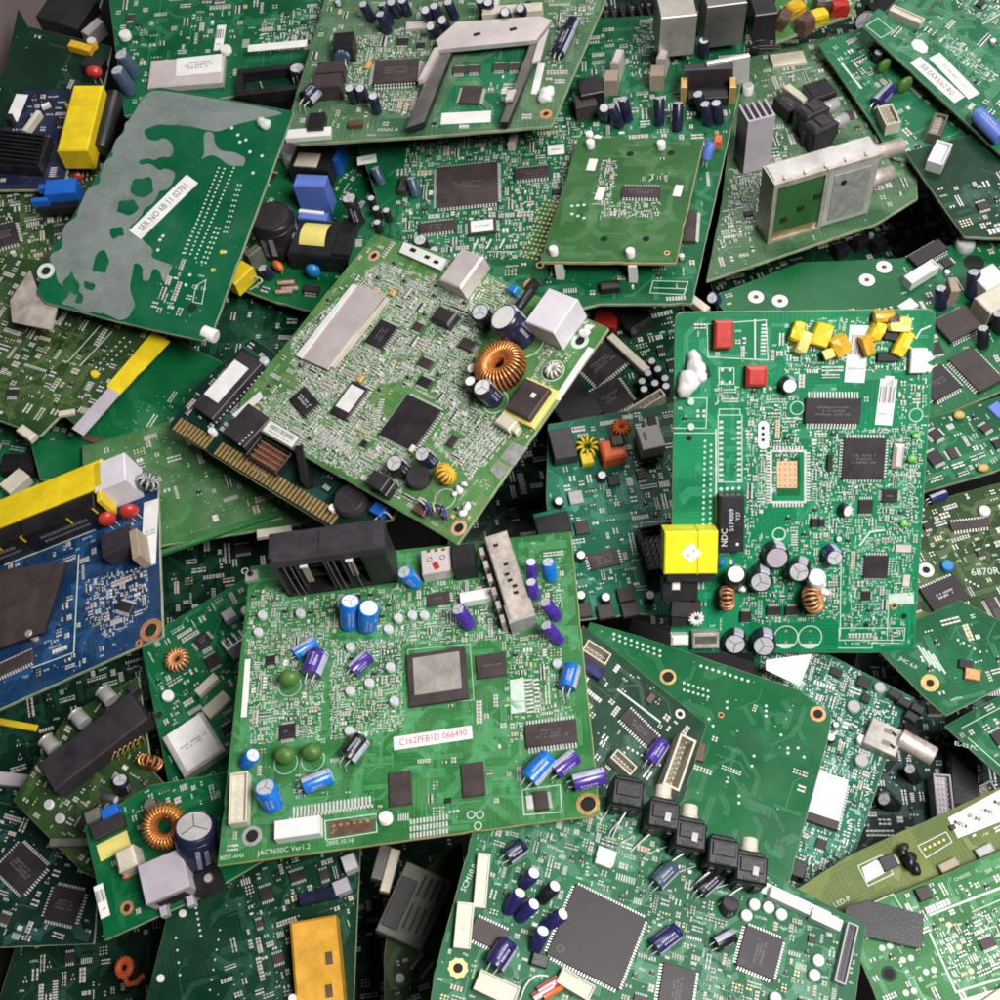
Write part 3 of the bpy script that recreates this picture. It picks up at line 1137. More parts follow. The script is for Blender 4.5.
        # small chips
        for _ in range(ics * 12):
            if ics <= 0:
                break
            x, y = pick()
            w, h = R.choice(((12, 9), (9, 12), (16, 10), (10, 10), (8, 7), (14, 14)))
            if ok(x, y, w + 8, h + 8):
                pinsd = 'tb' if w >= h else 'lr'
                mb = MB()
                mb.box(0, 0, w, h, .4, 2.6, R.choice(('chip_black', 'chip_brown')), 0, ch=.5)
                ob = s.add('chip', mb, (x, y, 0))
                pb = MB()
                n = int(max(w, h) / 2.2)
                for i in range(n):
                    q = (i - (n - 1) / 2) * 2.2
                    for sg in (-1, 1):
                        if pinsd == 'tb':
                            pb.box(q, sg * (h / 2 + 1.3), 1.1, 2.8, .1, .7, TN)
                        else:
                            pb.box(sg * (w / 2 + 1.3), q, 2.8, 1.1, .1, .7, TN)
                s.add('pins', pb, (x, y, 0), ob)
                take(x, y, w + 7, h + 7)
                ics -= 1
        # rows of chip resistors and capacitors
        tries = int(area / 26 * d)
        body = ['smd_tan'] * 4 + ['smd_grey'] * 3 + ['smd_black'] * 4 + ['smd_amber'] + ['white']
        seq = [None] * tries
        if d > 1.2:
            more = [tuple(c) for c in cells]
            R.shuffle(more)
            seq += more[:int(area * min(1.0, (d - 1.0) * .5))]
        for c_ in seq:
            if c_ is None:
                x, y = pick()
            else:
                x, y = s.ox + c_[0] + R.random(), s.oy + c_[1] + R.random()
                if not reg[c_[0], c_[1]]:
                    continue
            k = R.random()
            if k < .66:
                if c_ is None:
                    lon = R.choice((3.4, 4.2, 4.2, 5.4)) * big
                    n = R.choice((1, 1, 2, 2, 3, 4, 5, 7))
                else:
                    lon = R.choice((2.6, 3.2, 3.8)) * big
                    n = R.choice((1, 1, 1, 2, 2, 3))
                sho = lon * R.uniform(.42, .58)
                pit = sho + R.uniform(.6, 1.3)
                vert = R.random() < .5
                w, h = (lon + 1, pit * n) if vert else (pit * n, lon + 1)
                if not ok(x, y, w, h):
                    continue
                take(x, y, w, h)
                bm = R.choice(body)
                empty = R.random() < (.22 if c_ is None else .45)
                for i in range(n):
                    q = (i - (n - 1) / 2) * pit
                    cx, cy = (x, y + q) if vert else (x + q, y)
                    for sg in (-1, 1):
                        e = sg * lon * .36
                        if vert:
                            pd.box(cx + e * 1.08, cy, lon * .34, sho * 1.12, .02, .5, TN)
                        else:
                            pd.box(cx, cy + e * 1.08, sho * 1.12, lon * .34, .02, .5, TN)
                        if not empty:
                            if vert:
                                sm.box(cx + e, cy, lon * .24, sho, .3, 1.35, TN)
                            else:
                                sm.box(cx, cy + e, sho, lon * .24, .3, 1.35, TN)
                    if not empty:
                        if vert:
                            sm.box(cx, cy, lon * .52, sho * .96, .3, 1.3, bm)
                        else:
                            sm.box(cx, cy, sho * .96, lon * .52, .3, 1.3, bm)
                    if silk > .3 and R.random() < .25 * silk:
                        if vert:
                            sk.rect(cx, cy + sho * .72, lon * 1.2, .4, .26, 'silkscreen')
                        else:
                            sk.rect(cx + sho * .72, cy, .4, lon * 1.2, .26, 'silkscreen')
            elif k < .66 + .12 * silk:
                # reference designators: short rows of tiny strokes
                n = R.choice((2, 3, 3, 4, 6))
                g = R.uniform(1.8, 2.8)
                vert = R.random() < .4
                w, h = (g + .6, n * g * .8) if vert else (n * g * .8, g + .6)
                if not ok(x, y, w, h):
                    continue
                take(x, y, w, h)
                for i in range(n):
                    q = (i - (n - 1) / 2) * g * .8
                    cx, cy = (x, y + q) if vert else (x + q, y)
                    sk.rect(cx - g * .2, cy, .5, g * .9, .26, 'silkscreen')
                    sk.rect(cx + .1, cy + R.choice((-.4, 0, .4)) * g, g * .5, .5, .27, 'silkscreen')
                    if R.random() < .6:
                        sk.rect(cx + g * .25, cy + R.choice((-.2, .2)) * g, .5, g * .5, .265, 'silkscreen')
            elif k < .86:
                # fine-pitch pad rows
                n = R.choice((4, 5, 6, 8, 10))
                ln = R.uniform(3, 7)
                vert = R.random() < .5
                pit = R.choice((1.9, 2.2, 2.6))
                w, h = (ln, n * pit) if vert else (n * pit, ln)
                if not ok(x, y, w + 1, h + 1):
                    continue
                take(x, y, w, h)
                for i in range(n):
                    q = (i - (n - 1) / 2) * pit
                    if vert:
                        pd.rect(x, y + q, ln, pit * .55, .2, TN)
                    else:
                        pd.rect(x + q, y, pit * .55, ln, .2, TN)
            elif k < .93:
                # small grid of vias
                n, mm = R.choice((2, 3, 4)), R.choice((1, 2, 3))
                if not ok(x, y, n * 3.2, mm * 3.2):
                    continue
                take(x, y, n * 3.2, mm * 3.2)
                for i in range(n):
                    for j in range(mm):
                        pd.disc(x + (i - (n - 1) / 2) * 3.2, y + (j - (mm - 1) / 2) * 3.2, .95, .2, R.choice((TN, TN, 'gold')), 8)
            else:
                # little three-leg or can part
                if not ok(x, y, 8, 8):
                    continue
                take(x, y, 7, 7)
                if R.random() < .88:
                    sm.box(x, y, 4.6, 3.0, .4, 2.4, 'smd_black', ch=.4)
                    for q, sg in ((-1.5, -1), (1.5, -1), (0, 1)):
                        pd.box(x + q, y + sg * 2.2, 1.1, 1.9, .05, .7, TN)
                else:
                    sm.box(x, y, 6, 6, .05, .8, 'smd_black')
                    sm.cyl((x, y, .8), (x, y, 5), 2.7, 'alu_top', 12)
        # left-over space in crowded areas: tinned stubs, short traces and print
        if d > 1.2:
            hz = s.fb('tinned_traces')
            left = np.argwhere(reg)
            R.shuffle(cl)
            idx = list(range(len(left)))
            R.shuffle(idx)
            for i in idx[:int(len(idx) * min(.5, (d - 1) * .16 * haze))]:
                ci, cj = left[i]
                if not reg[ci, cj]:
                    continue
                x, y = s.ox + ci + R.random(), s.oy + cj + R.random()
                ln = R.choice((1.4, 2.2, 3.4, 5.5))
                th = R.choice((.7, .9, 1.2))
                if R.random() < .5:
                    wv, hv = ln, th
                else:
                    wv, hv = th, ln
                hz.rect(x, y, wv, hv, .14 + R.uniform(0, .04), R.choice((TN, 'tin_dull', 'silkscreen', 'tin_dull') if haze < .9 else (TN, TN, 'silkscreen', 'tin_dull')), R.choice((0, 0, 0, .785)))
                reg[ci, cj] = False
        # vias sprinkled
        for _ in range(int(area / 480 * vias)):
            x, y = pick()
            if ok(x, y, 2.2, 2.2):
                pd.disc(x, y, R.choice((.5, .7, .9)), .2, 'tin_dull', 8)
                take(x, y, 2, 2)
        # traces: bundles with a bend
        free0 = s.free
        lite = s.mask + '_trace'
        for _ in range(int(area / 420 * bus)):
            c = R.choice(cells)
            x, y = s.ox + c[0], s.oy + c[1]
            n = R.choice((1, 2, 3, 4, 6))
            L1, L2 = R.uniform(8, 34), R.uniform(6, 26)
            d0 = R.choice((0, .5, 1, 1.5)) * math.pi
            d1 = d0 + R.choice((-.25, .25)) * math.pi
            for i in range(n):
                o_ = Vector((math.cos(d0 + math.pi / 2), math.sin(d0 + math.pi / 2))) * i * 1.7
                p = Vector((x, y)) + o_
                q = p + Vector((math.cos(d0), math.sin(d0))) * (L1 + i * .7 * (1 if d1 < d0 else -1))
                r_ = q + Vector((math.cos(d1), math.sin(d1))) * L2
                for a, b in ((p, q), (q, r_)):
                    cc = (a + b) / 2
                    if not (inpoly(a.x, a.y, s.shape) and inpoly(b.x, b.y, s.shape)):
                        continue
                    dd = b - a
                    tr.rect(cc.x, cc.y, dd.length, .75, .1 + R.uniform(0, .03), lite, math.atan2(dd.y, dd.x))

    def done(s):
        for k, mb in s.fine.items():
            if mb.f:
                ob = mb.obj(k, s.root)
                ob['kind'] = 'stuff'
        s.fine = {}


def trace_mat(mask, col):
    mat(mask + '_trace', col, 0.42, var=0.2, scale=0.1)


for k_, c_ in (('mask_matte', (.07, .19, .075)), ('mask_bright', (.03, .30, .15)), ('mask_green', (.06, .24, .11)), ('mask_fresh', (.08, .30, .12)), ('mask_mid', (.03, .20, .09)), ('mask_dark', (.012, .085, .04)),
               ('mask_deep', (.008, .06, .03)), ('mask_plain', (.012, .15, .055)), ('mask_solder', (.012, .15, .065)), ('mask_olive', (.20, .29, .12)), ('mask_khaki', (.19, .24, .07)),
               ('mask_moss', (.08, .13, .04)), ('mask_teal', (.05, .26, .18)), ('mask_teal_dark', (.03, .11, .09)), ('mask_pale', (.15, .25, .14)), ('mask_haze', (.09, .21, .08)),
               ('mask_blue', (.025, .10, .26)), ('mask_navy', (.03, .04, .09))):
    trace_mat(k_, c_)

# ================================================================== the container
def struct(name, mb, loc=(0, 0, 0)):
    o = mb.obj(name, None, loc)
    o['kind'] = 'structure'
    return o


mb = MB()
mb.face([(-3, -3, 0), (3, -3, 0), (3, 3, 0), (-3, 3, 0)], 'container_dark')
struct('container_floor', mb, (0, 0, -0.03))

W_ = (0.0, 0.5)       # lying level: facing straight up as seen by the pitched camera


def wallpt(px, py, lam):
    return toworld(ray(px, py) * lam)


a_ = wallpt(-40, 260, .98)
b_ = wallpt(75, -60, .98)
mb = MB()
dn = Vector((0, 0, -0.4))
th_ = Vector((-.01, .006, 0))
mb.obox(a_ + dn, b_ - a_, th_, Vector((0, 0, .62)), 'container_grey')
struct('container_wall', mb)

HY = (0.0, 0.5)

# ------------------------------------------------------------------ deepest layer
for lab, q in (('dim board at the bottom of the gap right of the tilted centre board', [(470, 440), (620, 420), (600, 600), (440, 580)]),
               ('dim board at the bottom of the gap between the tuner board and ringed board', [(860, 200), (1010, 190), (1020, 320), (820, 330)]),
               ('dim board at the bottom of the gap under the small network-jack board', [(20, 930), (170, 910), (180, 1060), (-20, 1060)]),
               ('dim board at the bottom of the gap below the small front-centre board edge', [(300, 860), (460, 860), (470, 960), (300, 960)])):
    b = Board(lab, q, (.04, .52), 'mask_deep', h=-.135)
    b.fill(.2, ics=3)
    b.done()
b = Board('dark green board deep under the blue board, yellow strip on its left edge', [(-60, 660), (150, 600), (185, 800), (-40, 850)], (-.05, .5), 'mask_deep', h=-.10)
b.block('yellow_tape', 4, 722, 7, 70, 3, 'yellow', a=62)
b.block('plastic_bar', 20, 780, 50, 13, 8, 'grey_plastic', a=-24)
b.fill(.25, ics=3, silk=.6)
b.done()

b = Board('dark teal board at the bottom edge with two big square chips', [(-40, 790), (102, 832), (94, 944), (-60, 950)], (-.1, .45), 'mask_teal_dark', h=-.095)
b.chip(21, 868, 42, 36, 3, '4', a=-22, m='chip_black')
b.chip(64, 905, 34, 34, 3, '4', a=4, m='chip_black')
b.fill(.75, ics=3, silk=1)
b.done()

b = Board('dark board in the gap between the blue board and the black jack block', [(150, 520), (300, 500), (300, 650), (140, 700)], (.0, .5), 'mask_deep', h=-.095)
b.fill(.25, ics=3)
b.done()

b = Board('shadowed board under the yellow-tape strip and the blue board corner', [(-40, 400), (100, 420), (110, 530), (-40, 560)], (0, .5), 'mask_mid', h=-.065)
b.block('connector', 18, 462, 34, 20, 14, 'plastic_black', a=10)
b.block('connector', 14, 480, 16, 26, 14, 'ivory', a=-30)
b.cap(52, 462, 6, 16, 'sleeve_black')
b.fill(.3, ics=2)
b.done()

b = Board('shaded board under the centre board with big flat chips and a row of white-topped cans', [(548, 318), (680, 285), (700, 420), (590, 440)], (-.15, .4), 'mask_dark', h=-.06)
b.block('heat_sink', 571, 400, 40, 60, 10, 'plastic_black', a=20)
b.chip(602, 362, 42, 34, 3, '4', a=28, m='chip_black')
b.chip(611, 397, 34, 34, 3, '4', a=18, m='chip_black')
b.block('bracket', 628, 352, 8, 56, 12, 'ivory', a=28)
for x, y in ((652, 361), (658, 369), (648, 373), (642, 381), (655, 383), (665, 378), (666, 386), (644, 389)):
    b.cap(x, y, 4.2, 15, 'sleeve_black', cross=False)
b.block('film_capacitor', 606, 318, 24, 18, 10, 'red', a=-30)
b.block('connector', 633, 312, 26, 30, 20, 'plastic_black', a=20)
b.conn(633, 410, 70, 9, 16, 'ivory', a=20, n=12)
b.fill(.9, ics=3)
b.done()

b = Board('dusty board wedged behind the tuner board, blackened parts along its edge', [(700, 240), (930, 190), (1000, 260), (720, 320)], (0, .55), 'mask_dark', h=-.095)
for i, (x, y) in enumerate(((862, 238), (880, 240), (895, 232), (842, 246), (905, 244))):
    b.block('connector', x, y, 14, 10, 14, 'plastic_black', a=12)
b.fill(.7, ics=3)
b.done()

b = Board('dark board behind the ringed board at the right, seen under two cream plugs', [(870, 90), (1030, 80), (1040, 260), (960, 240)], (-.1, .5), 'mask_dark', h=-.05)
b.fill(.4, ics=3)
b.done()

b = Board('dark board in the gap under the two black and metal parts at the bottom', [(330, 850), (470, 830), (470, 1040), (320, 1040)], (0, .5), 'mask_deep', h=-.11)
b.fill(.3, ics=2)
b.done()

b = Board('plain dark board in the gap between the tinned board and the centre board', [(190, 285), (330, 290), (310, 390), (190, 370)], (0, .48), 'mask_dark', h=-.07)
b.fill(.12, ics=1)
b.done()

b = Board('dark board full of small chips behind the steel socket and cylinder', [(860, 640), (1010, 640), (1030, 850), (820, 860)], (.0, .5), 'mask_teal_dark', h=-.065)
b.conn(944, 795, 17, 42, 22, 'grey_plastic', a=-4, n=4, rows=8, inner='grey_plastic', deep=.3)
b.block('connector', 965, 775, 26, 60, 20, 'plastic_black', a=-6)
b.conn(985, 790, 22, 12, 14, 'grey_plastic', a=25, n=4)
b.cap(884, 799, 7, 20, 'sleeve_black', base=(895, 806))
b.cap(910, 769, 6, 20, 'sleeve_black', base=(915, 780))
b.fill(.75, ics=6)
b.done()

b = Board('dark board with a coarse copper stripe behind the right big bright board', [(640, 560), (790, 560), (790, 690), (620, 700)], (0, .45), 'mask_deep', h=-.105)
b.block('plastic_strip', 700, 655, 150, 26, 6, 'plastic_charcoal', a=-22)
b.fill(.2, ics=2)
b.done()

b = Board('dark board in the gap along the top edge behind the red and yellow parts', [(560, -70), (960, -80), (960, 70), (560, 60)], (0, .5), 'mask_deep', h=-.09)
b.fins(636, 12, 96, 30, 30, a=10, n=12, m='plastic_black', base=3)
b.cap(866, 22, 12, 26, 'sleeve_black', base=(868, 36))
b.block('connector', 892, 8, 40, 30, 22, 'plastic_black', a=20)
b.fill(.5, ics=4)
b.done()

# ------------------------------------------------------------------ upper left
b = Board('bare dark green board standing in the container corner beside the grey wall', [(22, 24), (112, 44), (70, 170), (-40, 130)], (.05, .42), 'mask_deep', h=-.055,
          outline=[(18, 8), (28, 26), (112, 46), (98, 120), (70, 190), (-40, 160), (-30, 110), (4, 70)])
b.block('plug', 80, 45, 24, 9, 8, 'amber_tape', a=-4)
b.cap(91, 40, 5, 10, 'amber_tape', cross=False)
b.block('socket', 93, 62, 20, 16, 14, 'plastic_black')
b.keepout((5, 70), (60, 40), (60, 110), (0, 120))
b.fill(.06, ics=0, bus=.4)
b.done()

b = Board('narrow dark plastic-faced board standing at the top beside the grey wall', [(46, -40), (110, -30), (92, 34), (42, 26)], (0, .4), 'mask_deep', h=-.095, name='circuit_board')
b.block('housing', 66, 8, 46, 40, 16, 'plastic_black', a=-10)
b.block('bracket', 92, 26, 9, 22, 18, 'grey_plastic', a=-25)
b.fill(.3, ics=1)
b.done()

b = Board('brownish crowded board at the left edge carrying the yellow brick transformer', [(-40, 175), (112, 150), (82, 320), (-50, 320)], (.0, .5), 'mask_moss', h=-.05)
b.chip(2, 235, 30, 30, 3, '4', a=8, m='chip_black')
b.fill(1.1, ics=4)
b.fill(.8, seed=2, ics=0)
b.done()

b = Board('small navy board with black ribbed heat sink and white tag', [(24, 90), (92, 88), (62, 190), (-30, 190)], (-.05, .45), 'mask_navy', h=-.04)
b.sticker(17, 108, 13, 36, a=-8, lines=0)
b.block('pin', 8, 116, 6, 8, 12, 'plastic_black')
hs = b.block('heat_sink', 22, 150, 46, 40, 14, 'plastic_black', a=-6)


def ribs(m_):
    for i in range(8):
        m_.box(-2 + 0 * i, -17 + i * 4.9, 46, 2.0, 14, 20, 'plastic_black', math.radians(-10), ch=.4)


b.sub_(hs, 'fin', ribs)
b.block('bracket', 31, 120, 5, 28, 9, 'ivory', a=-22)
b.block('bracket', 45, 104, 9, 4, 5, 'white', a=28)
t_ = b.block('transformer', 80, 117, 30, 84, 30, 'yellow', a=-2, ch=1.4, z0=4, label='long yellow taped brick transformer')
b.block('tape_seam', 80, 104, 30.5, 1.2, 30.2, 'amber_tape', a=-2, z0=4, par=t_, free=True, ch=0)
b.block('core', 80, 117, 26, 90, 26, 'plastic_black', a=-2, z0=2, par=t_, free=True)
b.drop(94, 72, 8, 'red', 22, (1, .8, .8))
ter = b.block('terminal_block', 60, 186, 30, 18, 22, 'blue_plastic', a=4)
b.block('clamp', 44, 186, 12, 6, 20, 'blue_plastic', a=4, par=ter, z0=12, free=True)
b.block('clamp', 39, 199, 16, 5, 18, 'blue_plastic', a=4, par=ter, z0=8, free=True)
b.block('foot', 60, 204, 44, 8, 10, 'plastic_black', a=4, par=ter, free=True)
b.lie((115, 96), (100, 150), 9, 'plastic_black', top='plastic_charcoal', stripe=None, leads=False, name='ferrite_bead')
b.drop(78, 177, 5, 'red', 8)
b.fill(.6, ics=2)
b.done()

b = Board('green board with grey metal lid and white label at the top left', [(104, -40), (345, -60), (330, 78), (124, 116)], (-.08, .45), 'mask_mid', h=-.035)
b.can(186, 71, 74, 36, 7, a=0, m='steel_pink', name='shield_can')
b.sticker(201, 71, 45, 24, a=2, lines=3, bars=False, z=7.6)
b.sticker(220, 38, 9, 34, a=-2, lines=1)
b.cap(124, 33, 6, 6, 'white', top='white', cross=False)
b.cap(121, 54, 7, 26, 'sleeve_slate', base=(135, 74))
b.cap(117, 70, 7, 26, 'sleeve_slate', base=(131, 92))
b.cap(225, 48, 6, 5, 'white', top='white', cross=False)
cl_ = b.conn(276, 78, 76, 34, 14, 'plastic_black', a=3, n=2, wall=6, inner='mask_dark', deep=.9, name='card_socket')
b.sticker(281, 57, 58, 9, a=1, z=14.5, lines=0)
b.cap(297, 68, 8, 16, 'sleeve_black', base=(300, 82))
b.cap(300, 92, 7, 18, 'sleeve_navy', base=(316, 104))
b.fill(1.5, [(255, 60), (260, 20), (320, 0), (335, 55)], ics=1)
b.fill(1.0, [(190, 30), (175, 0), (230, -5), (235, 20)], ics=0, seed=3)
b.fill(.9, [(110, 20), (150, 20), (180, 60), (130, 100)], ics=0, seed=4)
b.fill(.18, ics=1, seed=5, bus=.5)
b.done()

# ------------------------------------------------------------------ left and lower left
b = Board('murky green board carrying the black block with three metal phono sockets', [(10, 800), (105, 660), (250, 740), (150, 900)], (-.15, .45), 'mask_moss', h=-.06,
          outline=[(12, 800), (66, 716), (138, 676), (152, 770), (180, 800), (240, 790), (150, 905), (82, 872)])
jb = b.block('jack_block', 92, 741, 112, 36, 26, 'plastic_charcoal', a=math.degrees(b.img(92, 741, 85, -66)), ch=1.5)
for px, py in ((55, 750), (85, 724), (112, 701)):
    p0 = Vector((*b.uv(px, py, 14), 14))
    q0 = Vector((*b.uv(px - 10, py - 11, 16), 16))
    m_ = MB()
    m_.cyl((0, 0, 0), q0 - p0, 8, 'steel', 22, ch=1, cap1='steel_dark')
    m_.torus((q0 - p0) * .95, q0 - p0, 7.6, 1.1, 'steel', 22, 6)
    b.add('phono_socket', m_, p0, jb)
b.block('tab', 40, 766, 10, 8, 16, 'ivory', a=-17, par=jb, free=True)
b.block('tab', 132, 688, 9, 9, 16, 'plastic_charcoal', a=-17, par=jb, free=True)
for i in range(6):
    b.wire([(112 + i * 5, 760 - i * 3, 12), (115 + i * 5, 752 - i * 3, 17), (119 + i * 5, 755 - i * 3, 8), (119 + i * 5, 760 - i * 3, 0)], .7, 'gold', 'terminal')
b.coil(150, 762, 8, 4, axis=(1, .3, 0), turns=12, core='plastic_black')
b.cap(120, 780, 8, 16, 'sleeve_black', base=(124, 790))
b.cap(48, 804, 5, 4, 'white', top='alu_top', cross=False)
b.cap(59, 818, 5, 4, 'white', top='alu_top', cross=False)
b.cap(166, 790, 8, 14, 'plastic_charcoal', top='plastic_charcoal', cross=False)
b.block('connector', 68, 842, 40, 8, 8, 'dusty_metal', a=-62)
b.block('transistor', 148, 800, 30, 10, 10, 'plastic_charcoal', a=12)
b.fill(.9, ics=6)
b.done()

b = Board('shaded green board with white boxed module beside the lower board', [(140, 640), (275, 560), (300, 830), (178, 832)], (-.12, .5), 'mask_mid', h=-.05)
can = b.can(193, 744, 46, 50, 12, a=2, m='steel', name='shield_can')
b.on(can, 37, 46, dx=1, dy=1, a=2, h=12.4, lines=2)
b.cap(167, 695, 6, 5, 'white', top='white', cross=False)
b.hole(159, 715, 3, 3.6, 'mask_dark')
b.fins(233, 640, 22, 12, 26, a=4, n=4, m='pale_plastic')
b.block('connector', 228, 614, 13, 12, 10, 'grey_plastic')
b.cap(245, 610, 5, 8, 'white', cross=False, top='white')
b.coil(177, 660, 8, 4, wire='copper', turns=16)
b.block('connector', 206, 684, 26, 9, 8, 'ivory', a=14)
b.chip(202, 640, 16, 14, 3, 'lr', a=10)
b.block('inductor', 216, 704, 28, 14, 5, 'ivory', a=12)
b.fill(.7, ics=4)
b.done()

b = Board('plain green board back with few joints, left of the gold-fingered card', [(130, 318), (240, 365), (205, 470), (60, 470)], (.05, .42), 'mask_plain', h=-.05,
          outline=[(150, 325), (222, 362), (250, 400), (205, 470), (40, 480), (30, 440), (70, 440)])
b.hole(145, 368, 1.4, 2, 'mask_dark')
b.fill(.12, [(130, 400), (220, 380), (205, 430), (120, 450)], ics=0, silk=0, vias=8)
b.block('plastic_strip', 95, 440, 30, 7, 4, 'brown', a=6)
b.done()

b = Board('hazy green board back crossing below the gold contact fingers', [(82, 446), (230, 405), (312, 521), (160, 542)], (.0, .5), 'mask_haze', h=-.045,
          outline=[(82, 446), (200, 412), (270, 430), (345, 505), (300, 524), (160, 546), (95, 560), (84, 500)])
b.block('edge_strip', 228, 529, 134, 5, 5, 'mask_fresh', a=3, free=True)
b.block('plastic_strip', 274, 531, 34, 9, 6, 'ivory', a=-10, free=True)
b.fill(.10, ics=0, silk=.4, vias=5, bus=.4)
b.done()

b = Board('mossy green board at the left edge with small dotted joints beside the taped strip', [(-60, 262), (168, 330), (84, 430), (-60, 396)], (-.05, .5), 'mask_moss', h=-.035,
          outline=[(-40, 250), (60, 262), (168, 332), (84, 432), (62, 414), (40, 436), (-40, 405)])
b.silk((68, 362), (100, 326), w=1)
b.silk((80, 366), (112, 332), w=1)
b.pads((92, 372), (124, 338), 9, 1.2)
b.pads((99, 374), (130, 342), 8, 1.2)
b.chip(12, 392, 12, 8, 3, 'tb', a=20)
b.cap(94, 373, 4, 4, 'yellow', top='yellow', cross=False)
b.block('connector', 26, 432, 20, 9, 7, 'ivory', a=-16)
b.block('solder_tab', 66, 412, 16, 6, 4, 'ivory', a=30)
b.fill(.55, [(-40, 300), (60, 310), (80, 400), (-40, 400)], ics=1, silk=.6)
b.fill(.25, ics=0, seed=2)
b.done()

s_ = Board('flat strip, half yellow and half grey, lying across two boards at the left', [(148, 334), (171, 346), (87, 441), (74, 424)], (-.05, .45), 'yellow', name='tape_strip', cat='tape', h=-.03, clear=.003, thick=1.6, edge='yellow',
           outline=[(153, 331), (170, 341), (117, 397), (106, 386)], group='loose scraps on the boards')
s_.block('grey_end', 96, 411, 15, 56, .4, 'grey_plastic', a=-2, z0=-1.2, ch=.2, free=True)
s_.done()

# ------------------------------------------------------------------ power board and middle board
b = Board('power supply board with big black can, yellow-wound transformer and blue blocks', [(300, 110), (425, 140), (365, 325), (200, 270)], (-.12, .5), 'mask_plain', h=-.05,
          outline=[(290, 120), (430, 125), (385, 250), (345, 320), (275, 302), (215, 280), (200, 262)])
b.cap(271, 216, 22, 42, 'sleeve_black', base=(281, 246), top='plastic_charcoal', cross=False, stripe='sleeve_slate')
b.block('film_capacitor', 310, 180, 32, 16, 38, 'blue_lilac', a=14, ch=1.2)
tr_ = b.block('transformer', 312, 158, 42, 30, 24, 'plastic_black', a=12)
b.block('winding', 307, 159, 24, 18, 26, 'ivory', a=12, z0=12, par=tr_, free=True)
b.block('film_capacitor', 331, 150, 20, 26, 22, 'blue_plastic', a=12)
b.block('film_capacitor', 313, 215, 30, 10, 18, 'blue_lilac', a=10)
b.block('resistor', 311, 211, 26, 4, 20, 'white', a=10)
tf = b.block('transformer', 323, 238, 62, 44, 24, 'plastic_black', a=12, ch=1.5, label='black transformer wound with pale yellow tape')
w_ = MB()
a_ = math.radians(12)
rows = []
for k in range(11):
    q = math.pi * k / 10
    rows.append([(x * math.cos(a_) - math.cos(q) * -17 * math.sin(a_), x * math.sin(a_) + math.cos(q) * -17 * math.cos(a_), 16 + 14 * math.sin(q)) for x in (-13, 13)])
w_.grid(rows, 'yellow_pale', closed=False)
b.add('winding', w_, (*b.uv(315, 233, 26), 0), tf)
b.block('core', 326, 251, 70, 8, 16, 'plastic_black', a=12, par=tf, free=True)
b.block('core', 346, 236, 18, 46, 27, 'plastic_black', a=12, par=tf, free=True)
for i in range(4):
    b.wire([(344, 262 - i * 4, 8), (356, 246 - i * 4, 14), (368, 244 - i * 4, 12), (376, 248 - i * 3, 4)], 1.6, 'plastic_charcoal', 'wire')
b.drop(278, 266, 7, 'orange', 9, (1, .6, .8), a=-20)
b.drop(313, 271, 8, 'blue_disc', 11, (1, .7, 1), a=0, label='round sky-blue disc capacitor')
b.block('fuse_holder', 238, 272, 16, 26, 18, 'yellow', a=-14)
b.block('capacitor', 252, 250, 8, 16, 20, 'dusty_metal', a=-20)
b.cap(262, 268, 5, 14, 'sleeve_navy', base=(270, 277))
for i, (x, y) in enumerate(((286, 283), (290, 289), (284, 292))):
    b.lie((x - 8, y), (x + 8, y - 1), 2.4, 'smd_tan', stripe='red', name='resistor', top='smd_tan', leads=False)
b.chip(311, 288, 16, 8, 5, 'tb', a=12, lines=0)
b.wire([(246, 287, 1), (254, 277, 8), (262, 281, 8), (250, 290, 1)], .7, 'tin')
b.cap(292, 148, 13, 20, 'white', top='grey_plastic', cross=False)
b.fill(.3, ics=1, bus=.4)
b.done()

b = Board('dusty board with steel tuner box, ridged heat sink and two phono plugs', [(735, 100), (868, 80), (893, 218), (704, 280)], (-.08, .55), 'mask_pale', h=-.03,
          outline=[(738, 60), (845, 32), (868, 110), (915, 150), (918, 198), (876, 224), (706, 281), (722, 200)])
# tuner, standing on its long side
L0 = b.uv(766, 243)
L1 = b.uv(868, 213)
dv = Vector((L1[0] - L0[0], L1[1] - L0[1], 0))
dn_ = dv.normalized()
bk = Vector((-dn_.y, dn_.x, 0))
hz = 76
m_ = MB()
m_.obox((0, 0, 0), dv, bk * 24, Vector((0, 0, hz)), 'steel_rusty')
tu = b.add('tuner_box', m_, (L0[0], L0[1], .3), label='upright steel tuner box with one glazed side')
m_ = MB()
Wd = dv.length
ft = -bk * .6


def fr(m__, x0, x1, z0, z1, mt, dd=.6):
    m__.obox(dn_ * x0 + ft * (dd / .6), dn_ * (x1 - x0), bk * .5, Vector((0, 0, z1 - z0)), mt)
    for q in range(1):
        pass


